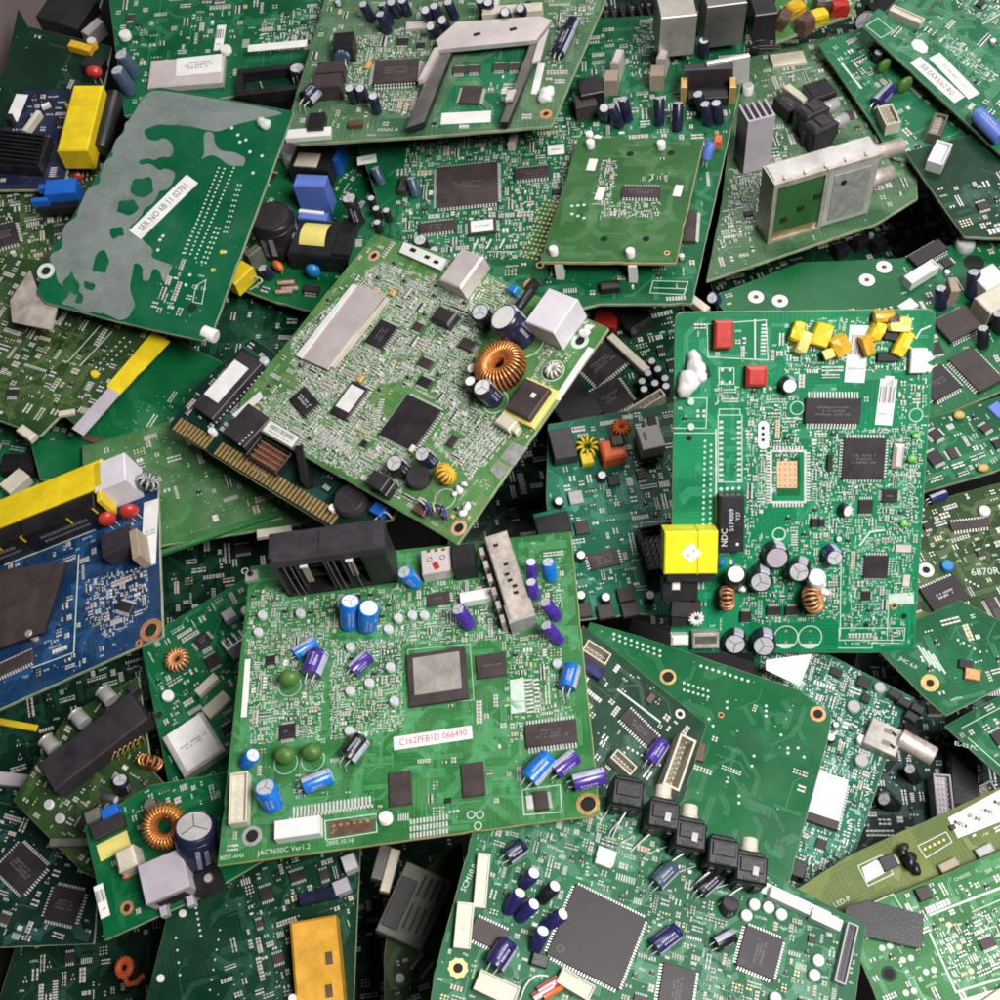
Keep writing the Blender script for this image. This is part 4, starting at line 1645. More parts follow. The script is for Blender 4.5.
m1 = MB()
m1.obox(dn_ * 4 - bk * .8 + Vector((0, 0, 10)), dn_ * (Wd * .46), bk * .7, Vector((0, 0, hz - 16)), 'mask_matte')
b.add('inner_board', m1, tu['o'], tu)
for q in range(9):
    m1.obox(dn_ * (10 + b.rnd.random() * Wd * .34) - bk * 1.6 + Vector((0, 0, 14 + b.rnd.random() * 44)), dn_ * 3, bk * 1, Vector((0, 0, 2.2)), 'tin')
m1 = MB()
for q in range(3):
    m1.obox(dn_ * (12 + q * 16) - bk * 2.4 + Vector((0, 0, 24 + 9 * q)), dn_ * 6, bk * 1.6, Vector((0, 0, 5)), 'chip_black')
b.add('chip', m1, tu['o'], tu)
m1 = MB()
for x0_, x1_, z0_, z1_ in ((0, 4, 0, hz), (Wd * .485, Wd * .515, 0, hz - 4), (4, Wd * .485, hz - 6, hz), (4, Wd * .485, 0, 3), (Wd * .5, Wd, hz - 4, hz)):
    m1.obox(dn_ * x0_ - bk * 2.6 + Vector((0, 0, z0_)), dn_ * (x1_ - x0_), bk * 2.4, Vector((0, 0, z1_ - z0_)), 'steel_rusty')
b.add('front_frame', m1, tu['o'], tu)
m1 = MB()
for i in range(16):
    m1.obox(dn_ * (6 + i * Wd * .40 / 16) - bk * 1.3 + Vector((0, 0, 4)), dn_ * 1.2, bk * .6, Vector((0, 0, 7)), 'gold')
b.add('pins', m1, tu['o'], tu)
m1 = MB()
x0 = Wd * .52
m1.obox(dn_ * x0 - bk * 2.2 + Vector((0, 0, 3)), dn_ * (Wd * .46), bk * 2.0, Vector((0, 0, hz - 7)), 'steel')
m1.obox(dn_ * (x0 + 6) - bk * 2.9 + Vector((0, 0, 9)), dn_ * (Wd * .46 - 12), bk * .7, Vector((0, 0, hz - 20)), 'tin_dull')
b.add('cover', m1, tu['o'], tu)
m1 = MB()
q_ = dn_ * (x0 + 16) - bk * 3.4 + Vector((0, 0, hz - 22))
m1.cyl(q_ + bk * .4, q_, 3, 'hole', 12)
b.add('adjusting_hole', m1, tu['o'], tu)
m1 = MB()
m1.obox(dn_ * 2 + bk * 2 + Vector((0, 0, hz)), dn_ * (Wd - 4), bk * 20, Vector((0, 0, 1.2)), 'steel')
for i in range(5):
    m1.obox(dn_ * (Wd * (.1 + .19 * i)) - bk * 1 + Vector((0, 0, hz - 2)), dn_ * 4, bk * 6, Vector((0, 0, 4)), 'steel')
b.add('lid', m1, tu['o'], tu)
for zz, ln in ((hz * .84, 30), (hz * .42, 26)):
    m1 = MB()
    p_ = dn_ * Wd + bk * 12 + Vector((0, 0, zz))
    m1.cyl(p_, p_ + dn_ * ln, 8, 'steel_rusty', 22, ch=1.0, cap1='steel_dark')
    m1.torus(p_ + dn_ * 3, dn_, 8.4, 1.2, 'steel', 20, 6)
    b.add('aerial_socket', m1, tu['o'], tu)
b.occ(L0[0] + dv.x / 2 + bk.x * 12, L0[1] + dv.y / 2 + bk.y * 12, Wd, 30, math.atan2(dv.y, dv.x))
# heat sink
b.fins(757, 110, 28, 26, 66, a=8, n=5, m='grey_plastic', base=2.4)
b.chip(789, 101, 20, 26, 16, None, a=20, m='chip_black', lines=2)
b.block('bracket', 796, 92, 9, 30, 18, 'ivory', a=28)
for i, (x, y) in enumerate(((811, 107), (820, 122))):
    b.jack(x, y, 20, 26, 28, 'plastic_charcoal', -66, (6.5, 16, 'steel'))
b.block('jack_block', 820, 88, 26, 24, 26, 'plastic_black', a=14)
b.block('heat_spreader', 788, 58, 36, 20, 4, 'ivory', a=-2)
b.cap(748, 85, 6, 10, 'white', cross=False)
b.silk((782, 74), (812, 68))
b.fill(1.5, [(735, 150), (775, 130), (790, 150), (760, 230), (715, 255)], ics=1, seed=1)
b.fill(1.1, [(760, 60), (850, 40), (870, 120), (780, 150)], ics=2, seed=2)
b.fill(.25, ics=0, seed=3)
b.done()

b = Board('slim board edge at the top with red and yellow wound parts', [(770, -60), (880, -70), (856, 16), (778, 42)], (0, .5), 'mask_olive', h=-.02, outline=[(770, -60), (880, -70), (860, -10), (852, 14), (776, 42)])
for i, (x, y, m_, a) in enumerate(((797, 4, 'amber_tape', 20), (820, 12, 'yellow', 10), (806, 17, 'brown', 40), (840, 2, 'red', 0), (786, 14, 'brown', 60), (824, -2, 'steel_dark', 5))):
    b.crumpled('transformer', x, y, 17, 13, 12 + i, m_, a=a)
b.fill(.5, ics=1)
b.done()

b = Board('middle green board with large square chip, white-labelled chip and serial port', [(400, 60), (752, 30), (692, 303), (338, 296)], (-.12, .52), 'mask_mid', h=-.02,
          outline=[(352, 128), (400, 60), (560, 20), (748, 10), (742, 80), (692, 304), (600, 304), (500, 330), (345, 300), (352, 215), (376, 196)])
b.chip(467, 184, 62, 56, 3, '4', a=2, m='chip_brown', mm='print_grey')
b.chip(532, 172, 36, 16, 3, 'tb', a=2, m='chip_brown')
b.chip(437, 226, 36, 14, 3, 'tb', a=3, m='chip_brown')
ch = b.chip(482, 226, 28, 18, 3, 'lr', a=3, m='chip_brown', lines=0)
b.on(ch, 22, 15, a=3, h=3.1, lines=1)
b.sticker(556, 150, 17, 14, a=2, lines=1, bars=False, m='paper_white')
b.sticker(367, 160, 20, 12, a=8, lines=1, bars=False)
b.pads((520, 256), (545, 200), 14, 1.3, 'gold', rows=5, gap=-4.2)
b.hole(532, 285, 5, 8, 'copper')
b.hole(540, 265, 2.5, 4, 'gold')
b.silk((488, 252), (515, 252), w=1)
for x in (474, 487, 500):
    b.silk((x, 248), (x + 4, 240), w=2)
for i, (x, y, bx, by) in enumerate(((375, 168, 382, 184), (411, 178, 416, 196))):
    b.cap(x, y, 5, 16, 'sleeve_slate', base=(bx, by))
b.cap(349, 198, 8, 30, 'sleeve_black', base=(358, 222))
for x, y in ((371, 198), (376, 208), (386, 210), (377, 222)):
    b.cap(x, y, 4, 14, 'sleeve_black', base=(x + 3, y + 10), cross=False)
b.cap(420, 240, 7, 18, 'sleeve_black', base=(424, 252))
b.cap(434, 250, 5, 14, 'sleeve_black', base=(437, 259))
b.block('inductor', 403, 183, 8, 20, 8, 'chip_brown', a=-8)
# serial port with screws
vg = b.block('serial_port', 708, 66, 50, 9, 30, 'plastic_charcoal', a=-2, ch=1)
b.block('shell', 708, 92, 40, 18, 12, 'plastic_black', a=-2, par=vg, free=True)
for x in (684, 733):
    k_ = b.block('screw_post', x, 82, 7, 15, 22, 'gold', a=-4, par=vg, free=True)
b.block('bar', 728, 58, 44, 5, 34, 'steel', a=10, par=vg, free=True)
for x, y in ((617, 55), (663, 50)):
    k_ = b.block('crystal_can', x, y, 9, 22, 26, 'steel_pink', a=-16, ch=2)
    b.block('coil_former', x - 6, y + 20, 14, 16, 20, 'smd_tan', a=-6, label=None)
for x, y, bx, by in ((659, 98, 659, 124), (678, 103, 677, 130), (698, 94, 704, 112), (705, 104, 709, 124), (716, 103, 719, 122), (623, 99, 628, 120), (611, 106, 620, 126), (604, 108, 606, 120), (680, 40, 680, 55), (704, 40, 704, 56), (681, 0, 680, 22)):
    b.cap(x, y, 5.5, 24, 'sleeve_navy', base=(bx, by), cross=False)
b.block('connector', 590, 85, 24, 26, 24, 'plastic_black', a=10)
b.block('connector', 585, 100, 22, 18, 18, 'chip_brown', a=10)
b.lie((706, 158), (711, 142), 5, 'blue_lilac', top='blue_lilac', z=10, z1=24)
b.block('inductor', 718, 138, 7, 10, 10, 'orange', a=-10)
b.cap(589, 133, 4, 8, 'white', cross=False, top='white')
b.cap(597, 137, 4, 8, 'white', cross=False, top='white')
b.silk((650, 293), (653, 281), (688, 282), (684, 295), closed=True)
b.silk((654, 288), (685, 289))
b.block('regulator', 610, 284, 18, 10, 8, 'plastic_black', a=2)
b.chip(688, 225, 16, 40, 4, 'lr', a=-6, m='chip_brown', lines=0)
b.block('connector', 512, 138, 7, 16, 10, 'ivory', a=-12)
b.lie((522, 300), (536, 282), 5.5, 'sleeve_black', top='plastic_black', leads=False, stripe=None, name='choke')
b.keepout((345, 140), (400, 140), (385, 195), (350, 200))
b.fill(1.3, [(405, 140), (450, 60), (600, 130), (560, 240), (520, 260), (400, 260)], ics=3, seed=1)
b.fill(1.3, [(640, 15), (700, 10), (690, 60), (640, 80), (620, 70)], ics=1, seed=6, pale=.5)
b.fill(1.0, [(590, 90), (740, 90), (730, 140), (590, 140)], ics=0, seed=7)
b.fill(.2, ics=1, seed=3)
b.done()

b = Board('metal shield box board at the top edge above the serial port', [(660, -80), (790, -90), (772, 40), (690, 45)], (-.05, .5), 'mask_dark', h=-.0, clear=.010,
          outline=[(660, -80), (790, -90), (775, 10), (690, 20)])
b.block('shield_can', 676, 2, 34, 40, 46, 'steel_lid', a=2, label='dull steel shield can')
b.block('shield_can', 724, -6, 38, 30, 48, 'steel_dark', a=4)
b.block('connector', 762, 0, 22, 40, 30, 'plastic_black', a=4)
b.fill(.5, ics=1)
b.done()

# ------------------------------------------------------------------ right side
b = Board('board behind the top right corner board with ivory plug and violet can', [(818, 46), (884, 14), (1020, 140), (890, 158)], (-.12, .48), 'mask_green', h=-.03,
          outline=[(818, 44), (880, 20), (925, 60), (1020, 150), (960, 170), (893, 158), (870, 120)])
b.silk((842, 64), (861, 88), w=2.6)
b.lie((876, 104), (892, 88), 7, 'sleeve_indigo')
b.conn(889, 114, 15, 26, 14, 'ivory', a=-16, n=2, rows=4, deep=.3)
b.conn(938, 124, 28, 13, 14, 'dusty_metal', a=38, n=6, deep=.3)
b.drop(884, 66, 8, 'sleeve_green', 10)
b.drop(905, 85, 9, 'sleeve_green', 10)
b.cap(879, 52, 5, 12, 'sleeve_black')
b.fill(1.2, [(840, 50), (880, 40), (900, 90), (860, 90)], ics=1)
b.fill(.3, ics=0, seed=1)
b.done()

b = Board('deep green board at the right with a single white plug near its left edge', [(905, 152), (1020, 120), (1040, 240), (964, 237)], (-.12, .46), 'mask_dark', h=-.028)
b.conn(940, 152, 16, 30, 14, 'white', a=-42, n=2, rows=5, deep=.25, inner='white')
b.fill(.5, [(930, 190), (1020, 160), (1020, 240), (960, 240)], ics=1, silk=.6)
b.done()

b = Board('long green board with three ringed holes and two slanted memory chips', [(720, 292), (1020, 222), (1024, 384), (930, 420)], (-.05, .5), 'mask_plain', h=-.03,
          outline=[(712, 296), (800, 262), (900, 258), (985, 236), (1024, 232), (1024, 382), (930, 421), (915, 340), (740, 330)])
for x, y in ((756, 297), (780, 301), (867, 280), (884, 267)):
    b.hole(x, y, 2.8, 8, 'tin', inner='brown')
b.hole(974, 263, 10, 10.6, 'mask_dark')
b.cap(966, 242, 10, 8, 'steel', top='alu_top', cross=False)
b.chip(928, 252, 42, 16, 6, 'tb', a=18, m='chip_black', lines=0)
b.conn(922, 271, 38, 12, 12, 'white', a=20, n=8, deep=.2, inner='white')
b.chip(947, 262, 12, 10, 3, 'lr', a=14, lines=0)
b.cap(941, 288, 6, 24, 'sleeve_navy', base=(941, 308))
b.cap(974, 272, 7, 26, 'sleeve_navy', base=(972, 296))
b.cap(983, 328, 6, 20, 'sleeve_black', base=(983, 346))
b.cap(999, 314, 6, 20, 'sleeve_black', base=(1000, 332))
b.block('bracket', 954, 284, 9, 18, 24, 'smd_tan', a=-12)
b.block('connector', 990, 276, 28, 24, 24, 'white', a=16, ch=1.4)
b.block('connector', 996, 298, 34, 24, 20, 'ivory', a=16, ch=1.2)
b.block('plug', 908, 305, 18, 12, 8, 'white', a=20)
b.chip(958, 323, 40, 30, 6, 'tb', a=14, m='chip_brown', lines=0)
b.chip(976, 369, 30, 46, 4, 'lr', a=16, m='chip_brown', lines=0)
b.chip(938, 382, 34, 32, 4, '4', a=16, m='chip_black', lines=2)
b.cap(712, 298, 6, 14, 'sleeve_indigo', base=(716, 300))
b.block('spacer', 698, 302, 9, 26, 10, 'ivory', a=28)
b.keepout((730, 280), (900, 250), (900, 300), (740, 325))
b.fill(.8, ics=1)
b.done()

b = Board('small green board edge with amber beads and a red dot chip at the right', [(912, 424), (1024, 388), (1030, 462), (905, 497)], (-.02, .5), 'mask_mid', h=-.02)
b.chip(936, 434, 12, 12, 3, '4', a=12, m='chip_black', lines=0)
b.chip(935, 457, 15, 15, 3, 'tb', a=8, m='chip_black', lines=0, label=None)
b.chip(986, 427, 12, 8, 3, 'tb', a=14, m='chip_brown')
b.drop(959, 415, 6, 'smd_amber', 4, (1, .8, .6), leads=False, name='tantalum_bead')
b.drop(983, 468, 6, 'smd_amber', 4, (1, .7, .6), leads=False, name='tantalum_bead')
b.block('label_tag', 998, 409, 14, 16, 2, 'blue_lilac', a=14)
b.fill(1.1, ics=2)
b.done()

b = Board('olive board at the right edge with large printed characters and a blue dot', [(905, 505), (1024, 470), (1032, 656), (900, 614)], (-.04, .5), 'mask_moss', h=-.015,
          outline=[(890, 512), (1024, 476), (1032, 660), (905, 618), (880, 610)])
b.area([(905, 606), (1030, 642), (1031, 658), (906, 617)], 'mask_khaki', .09)
b.chip(945, 594, 40, 30, 3, 'tb', a=6, m='chip_black', mm='print_white', lines=2)
b.cap(948, 565, 6, 5, 'blue_disc', top='blue_disc', cross=False)
b.hole(926, 570, 4, 8, 'tin')
b.text(985, 572, '6870R', 11, a=-14)
b.cap(985, 510, 6, 5, 'white', top='white', cross=False)
b.chip(970, 524, 40, 10, 3, 'tb', a=-10, m='chip_brown', lines=0)
b.lie((930, 500), (946, 494), 5, 'sleeve_indigo', top='white')
b.chip(996, 610, 10, 30, 3, 'lr', a=0, m='chip_brown')
b.pads((976, 612), (990, 616), 4, 1.2)
b.pads((966, 580), (978, 586), 4, 1.2)
b.fill(.9, ics=4)
b.done()

b = Board('green board corner with one gold-ringed hole below the olive board', [(872, 640), (990, 610), (1050, 662), (946, 716)], (-.1, .46), 'mask_mid', h=-.02, clear=.005,
          outline=[(868, 640), (960, 600), (1040, 640), (1040, 668), (946, 716), (925, 698)])
b.hole(930, 683, 4, 9, 'gold')
b.chip(966, 664, 13, 9, 4, None, a=-26, lines=0)
b.block('choke', 973, 674, 15, 12, 5, 'copper', a=-26)
b.text(908, 663, 'JHC 6.0', 6, a=-48)
for k in range(4):
    b.silk((918 + k * 5, 646 + k * 3), (930 + k * 5, 664 + k * 3), w=2)
b.pads((958, 640), (980, 652), 5, 1.3)
b.fill(.2, ics=0, silk=1.5)
b.done()

b = Board('green board corner at the right edge with printed white outlines', [(944, 726), (1010, 690), (1060, 740), (1010, 785)], (-.05, .48), 'mask_mid', h=-.028)
b.silk((962, 728), (1000, 708), (1010, 722))
b.silk((968, 738), (1005, 770))
b.text(966, 746, 'EL-03 PC', 6, a=-42)
b.fill(.9, ics=1, silk=1.6)
b.done()

# ------------------------------------------------------------------ between the big boards
b = Board('blue-green board between the centre board and the big bright one, with orange and yellow coils', [(546, 420), (700, 398), (704, 622), (562, 618)], (0, .42), 'mask_teal', h=-.02,
          outline=[(548, 424), (700, 398), (704, 618), (640, 614), (562, 622), (546, 500)])
b.block('transformer', 563, 443, 24, 34, 16, 'plastic_charcoal', a=2)
yc = b.coil(587, 447, 8, 3.5, turns=10, wire='yellow', core='plastic_black', label='coil wound with thick yellow wire')
b.block('inductor', 587, 458, 12, 12, 8, 'yellow', a=3)
oc = b.block('inductor', 613, 448, 24, 22, 18, 'orange', a=4, ch=2.5)
b.coil(621, 428, 6, 3.5, h0=10, turns=14, wire='orange', core='plastic_black')
b.block('core', 617, 440, 12, 12, 22, 'plastic_black', a=0, par=oc, free=True)
wc = b.block('connector', 651, 437, 24, 26, 20, 'white', a=4, ch=1)
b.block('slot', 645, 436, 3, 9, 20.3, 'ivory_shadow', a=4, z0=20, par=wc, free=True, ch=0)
for x, y in ((602, 475), (559, 501), (581, 555), (581, 595), (606, 597), (650, 595)):
    b.cap(x, y, 5, 10, 'sleeve_black', top='white', cross=False)
b.chip(614, 480, 12, 11, 4, None, a=2, lines=0)
b.chip(576, 497, 14, 14, 4, None, a=2, lines=0, m='smd_grey')
b.chip(582, 527, 14, 14, 4, None, a=2, lines=0, m='chip_brown')
b.chip(604, 559, 30, 17, 3, 'lr', a=4, m='chip_brown')
for x, y in ((583, 610), (606, 611), (630, 609), (626, 594)):
    b.chip(x, y, 16, 14, 6, None, a=2, lines=0, m='chip_brown', name='inductor')
hs = b.conn(664, 545, 42, 46, 20, 'plastic_black', a=2, n=7, rows=7, inner='plastic_black', pin='plastic_charcoal', deep=.5, name='socket')
b.silk((641, 560), (641, 523), (690, 519))
b.block('transistor', 553, 524, 34, 22, 14, 'plastic_black', a=4)
b.block('bar', 546, 513, 26, 4, 16, 'mask_teal', a=4)
b.fill(1.15, ics=4)
b.done()

b = Board('blue-green crowded board carrying a steel USB socket and a chip with blank white label', [(752, 636), (916, 692), (848, 884), (776, 900)], (-.02, .5), 'mask_teal', h=-.02,
          outline=[(752, 640), (800, 640), (915, 698), (900, 720), (846, 880), (776, 900)])
us = b.block('usb_socket', 884, 737, 34, 30, 12, 'steel_lid', a=-6, ch=.8)
for q in (0, 1):
    b.block('slot', 893 + q * -2, 733 + q * 12, 9, 3, 12.4, 'hole', a=-24, z0=12.1, par=us, free=True, ch=0)
    b.block('spring', 888 + q * -2, 731 + q * 12, 8, 5, 12.5, 'steel_dark', a=-6, z0=12.1, par=us, free=True, ch=0)
cy = Vector((*b.uv(900, 738, 10), 10))
cq = Vector((*b.uv(934, 757, 10), 10))
m_ = MB()
m_.cyl((0, 0, 0), cq - cy, 10, 'steel_rusty', 24, ch=1.2, cap1='steel_dark')
b.add('aerial_socket', m_, cy)
ch = b.chip(826, 800, 34, 52, 6, 'lr', a=2, m='chip_brown', lines=0)
b.on(ch, 33, 44, a=2, dy=5, h=6.3)
b.cap(862, 739, 5, 8, 'white', top='white', cross=False)
b.cap(831, 737, 5, 8, 'sleeve_black', top='white', cross=False)
for x, y in ((854, 706), (862, 760)):
    b.cap(x, y, 7, 5, 'smd_grey', top='smd_grey', cross=False, name='inductor')
b.chip(836, 672, 12, 9, 3, None, a=-8, lines=0)
b.chip(864, 682, 13, 12, 4, None, a=-8, lines=0)
b.cap(880, 687, 6, 5, 'smd_grey', top='smd_grey', cross=False, name='inductor')
b.chip(866, 698, 9, 9, 4, None, a=-8, lines=0)
for x, y in ((895, 694), (905, 702), (912, 716), (918, 708)):
    b.block('connector', x, y, 13, 9, 9, 'plastic_black', a=-14)
b.hole(817, 716, 6, 10, 'copper_pad')
pc = b.block('socket', 797, 868, 18, 16, 14, 'plastic_black', a=0)
b.fill(1.4, ics=2, silk=1.4, haze=.8)
b.done()

b = Board('large plain green board back with printed code and grey stain, under the black phono jacks', [(596, 624), (826, 706), (787, 888), (566, 800)], (-.05, .45), 'mask_plain', h=-.012, edge='fibreglass',
          outline=[(590, 622), (640, 636), (800, 690), (832, 716), (828, 740), (787, 890), (600, 850), (560, 700)])
b.hole(668, 677, 6, 8.5, 'gold')
b.hole(721, 715, 2, 3, 'copper')
b.hole(818, 714, 5, 8, 'copper')
b.pads((614, 634), (660, 651), 9, 1.6, 'silkscreen')
b.pads((614, 639), (660, 656), 9, 1.4, 'silkscreen')
b.pads((701, 666), (748, 681), 9, 1.6, 'silkscreen')
b.pads((684, 683), (708, 691), 6, 1.4, 'silkscreen')
b.pads((684, 690), (708, 697), 6, 1.4, 'silkscreen')
for x, y in ((727, 702), (727, 708), (766, 706), (766, 711), (766, 716), (709, 719), (713, 726), (754, 756), (752, 766), (739, 796), (739, 803), (788, 748), (788, 753), (804, 757), (781, 735), (798, 748)):
    b.pads((x, y), (x + 1, y), 1, 1.5, 'silkscreen')
b.area([(728, 742), (750, 724), (812, 744), (808, 766), (770, 752), (742, 750)], 'mask_mid', .12)
b.text(774, 822, 'H12-A', 12, 'print_dark', a=math.degrees(b.img(774, 822, -20, -10)))
b.text(781, 842, 'HJ', 12, 'print_dark', a=math.degrees(b.img(774, 842, -20, -10)))
b.block('capacitor', 700, 752, 10, 18, 5, 'brown', a=10)
b.fill(.012, ics=0, silk=.5, vias=.6, bus=.6)
b.poly3('paper_card', [(766, 660), (812, 654), (800, 686), (766, 670)], 2.4, 'paper_white')
b.done()

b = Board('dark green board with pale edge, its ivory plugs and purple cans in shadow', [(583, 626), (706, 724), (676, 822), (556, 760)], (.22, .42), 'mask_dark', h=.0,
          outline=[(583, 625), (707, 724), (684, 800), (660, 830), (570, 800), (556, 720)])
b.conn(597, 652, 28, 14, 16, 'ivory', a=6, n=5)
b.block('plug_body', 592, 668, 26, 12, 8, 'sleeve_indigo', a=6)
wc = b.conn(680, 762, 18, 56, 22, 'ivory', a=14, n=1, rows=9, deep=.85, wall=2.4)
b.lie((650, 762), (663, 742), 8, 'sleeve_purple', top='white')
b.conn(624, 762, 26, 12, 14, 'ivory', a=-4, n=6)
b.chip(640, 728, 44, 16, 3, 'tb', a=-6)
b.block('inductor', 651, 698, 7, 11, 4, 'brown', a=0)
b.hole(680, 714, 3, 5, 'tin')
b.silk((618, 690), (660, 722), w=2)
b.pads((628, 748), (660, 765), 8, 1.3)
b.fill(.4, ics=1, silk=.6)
b.done()

# ------------------------------------------------------------------ bottom left
b = Board('dark green board with sprinkled joints and the ochre two-slot transformer', [(170, 888), (362, 824), (352, 1040), (138, 1040)], (-.05, .48), 'mask_dark', h=-.045,
          outline=[(172, 896), (215, 866), (362, 820), (352, 1040), (136, 1040)])
tf = b.block('transformer', 316, 962, 46, 84, 26, 'yellow_ochre', a=-9, ch=2.5, label='ochre plastic transformer with two slots')
for y in (955, 988):
    b.block('slot', 328, y - 2, 9, 22, 26.4, 'amber_tape', a=-9, z0=26.1, par=tf, free=True, ch=0)
    b.block('slot', 329, y + 3, 7, 12, 26.7, 'brown', a=-9, z0=26.45, par=tf, free=True, ch=0)
b.cap(292, 998, 4, 28, 'white', cross=False, top='white')
b.block('connector', 318, 895, 40, 12, 12, 'sleeve_navy', a=-6)
b.block('clip', 349, 862, 14, 16, 18, 'pale_plastic', a=4)
k_ = b.block('clip', 341, 886, 16, 14, 14, 'grey_plastic', a=4)
b.pads((196, 908), (201, 936), 6, 1.3, 'silkscreen')
b.pads((220, 930), (210, 990), 7, 1.0, 'silkscreen')
b.pads((176, 938), (180, 975), 4, 1.2, 'silkscreen')
b.cap(160, 978, 4, 3, 'white', cross=False, top='white')
b.cap(182, 913, 4, 3, 'white', cross=False, top='white')
b.keepout((140, 1000), (190, 860), (230, 870), (210, 1000))
b.fill(.6, [(240, 860), (360, 850), (350, 1000), (250, 1000)], ics=5)
b.fill(.08, ics=0, silk=1, seed=2, vias=3)
b.done()

b = Board('small board with grey network jack, copper ring coil and wrapped indigo can', [(84, 830), (225, 776), (278, 852), (104, 940)], (-.18, .45), 'mask_plain', h=-.015,
          outline=[(84, 826), (150, 785), (240, 770), (282, 850), (200, 898), (104, 941), (96, 880)])
lan = b.block('network_jack', 163, 876, 46, 40, 30, 'grey_plastic', a=2, ch=1, label='pale grey network jack')
# the opening of the jack faces the front
J = lan['o']
m_ = MB()
a2 = math.radians(2)
cx_, sx_ = math.cos(a2), math.sin(a2)
m_.box(0, -20.3, 30, .8, 8, 22, 'hole', a2)
m_.box(0, -20.5, 14, .8, 3, 8, 'hole', a2)
b.add('opening', m_, J, lan)
m_ = MB()
for k in (-1, 1):
    m_.box(k * 14, -26, 7, 10, 0, 10, 'grey_plastic', a2, ch=.6)
b.add('foot', m_, J, lan)
b.coil(165, 826, 15, 7, h0=4, axis=(.15, -.35, 1), turns=30, wire='copper_wire', core='amber_tape', flat=2.0)
ec = b.cap(194, 826, 21, 46, 'sleeve_navy', base=(200, 858), top='steel', cross=True)
b.block('socket', 206, 880, 26, 22, 14, 'plastic_black', a=10)
b.cap(208, 878, 5, 16, 'brown', top='steel', cross=False)
b.block('film_capacitor', 109, 812, 18, 13, 12, 'blue_plastic', a=6)
b.block('relay', 106, 825, 34, 14, 12, 'plastic_charcoal', a=6)
b.block('connector', 92, 815, 16, 12, 10, 'dusty_metal', a=6)
b.sticker(114, 846, 34, 18, a=6, m='yellow_pale', lines=0)
b.block('film_capacitor', 125, 858, 20, 22, 24, 'ivory', a=4, ch=2.5)
b.drop(126, 877, 4, 'orange', 5)
b.sticker(102, 901, 10, 34, a=4, lines=1)
b.hole(127, 908, 4, 7, 'copper')
b.lie((102, 796), (116, 800), 5, 'plastic_charcoal', leads=False, stripe=None)
b.cap(150, 805, 8, 14, 'plastic_charcoal', top='dusty_metal', cross=False)
b.fill(.9, [(84, 826), (150, 785), (240, 770), (230, 800), (140, 830), (100, 850)], ics=2)
b.fill(.12, ics=0, seed=2, silk=1)
b.done()

b = Board('worn green board with dull metal slot block left of the big bottom board', [(372, 880), (462, 850), (450, 1040), (362, 1040)], (.05, .48), 'mask_moss', h=-.035,
          outline=[(388, 900), (462, 840), (470, 940), (452, 1040), (384, 1040), (384, 960)])
sb = b.block('slot_block', 414, 905, 74, 50, 20, 'dusty_metal', a=48, ch=1.2, label='dull metal block with dark slots')
ab = math.radians(48)
m_ = MB()
for i in range(4):
    for k, L_ in ((-1, 26), (1, 22)):
        x, y = 4 + k * 16, -20 + i * 7
        m_.box(x * math.cos(ab) - y * math.sin(ab), x * math.sin(ab) + y * math.cos(ab), L_, 2.6, 20.02, 20.3, 'plastic_black', ab)
b.add('slot', m_, sb['o'], sb)
m_ = MB()
x, y = -4, 14
m_.box(x * math.cos(ab) - y * math.sin(ab), x * math.sin(ab) + y * math.cos(ab), 52, 17, 20.02, 22, 'plastic_charcoal', ab, ch=.6)
b.add('window', m_, sb['o'], sb)
b.block('bracket', 390, 870, 10, 44, 12, 'ivory', a=-32)
b.block('bracket', 381, 862, 12, 36, 14, 'steel_dark', a=-32)
b.cap(400, 978, 5, 5, 'steel', top='white', cross=False)
b.chip(422, 965, 22, 10, 3, 'tb', a=32)
b.fill(.7, [(390, 960), (460, 930), (440, 1010), (380, 1010)], ics=1)
b.done()

# ------------------------------------------------------------------ bottom right
b = Board('yellowish olive strip board with a bent black coil, rising towards the right edge', [(792, 890), (1004, 786), (1016, 846), (846, 920)], (-.05, .45), 'mask_khaki', h=.0,
          outline=[(790, 893), (850, 855), (1020, 778), (1020, 846), (875, 912), (815, 926)])
b.chip(889, 862, 16, 14, 4, 'lr', a=-2, lines=0)
b.area([(862, 868), (880, 858), (886, 872), (867, 882)], 'tin', .15, 'solder_area')
b.silk((858, 866), (882, 855), (893, 874), (868, 886), closed=True)
b.glob([(903, 850, 6, 8), (910, 860, 8, 9), (915, 868, 6, 6)], 'plastic_black', 'burnt_coil')
b.block('diode', 949, 865, 20, 9, 6, 'smd_tan', a=0)
b.block('diode', 985, 850, 18, 9, 6, 'smd_grey', a=0)
b.chip(953, 827, 6, 5, 3, None, lines=0)
b.area([(948, 818), (1000, 790), (1020, 790), (1020, 814), (958, 838)], 'tin', .12, 'solder_area')
for k_ in range(16):
    b.block('small_part', 956 + k_ * 3.3 + (k_ % 3), 826 - k_ * 1.7 + (k_ % 4) * 3 - 4, 3 + k_ % 3, 3, 2, ('smd_black', 'smd_tan', 'pale_plastic')[k_ % 3], a=20, ch=.2)
b.silk((918, 846), (946, 832), (952, 842), (926, 858), closed=True)
b.pads((925, 849), (944, 840), 5, 1.3, 'gold')
b.text(842, 902, 'LED-P', 7, a=0)
b.fill(.8, [(900, 850), (1000, 800), (1010, 830), (930, 860)], ics=0)
b.done()

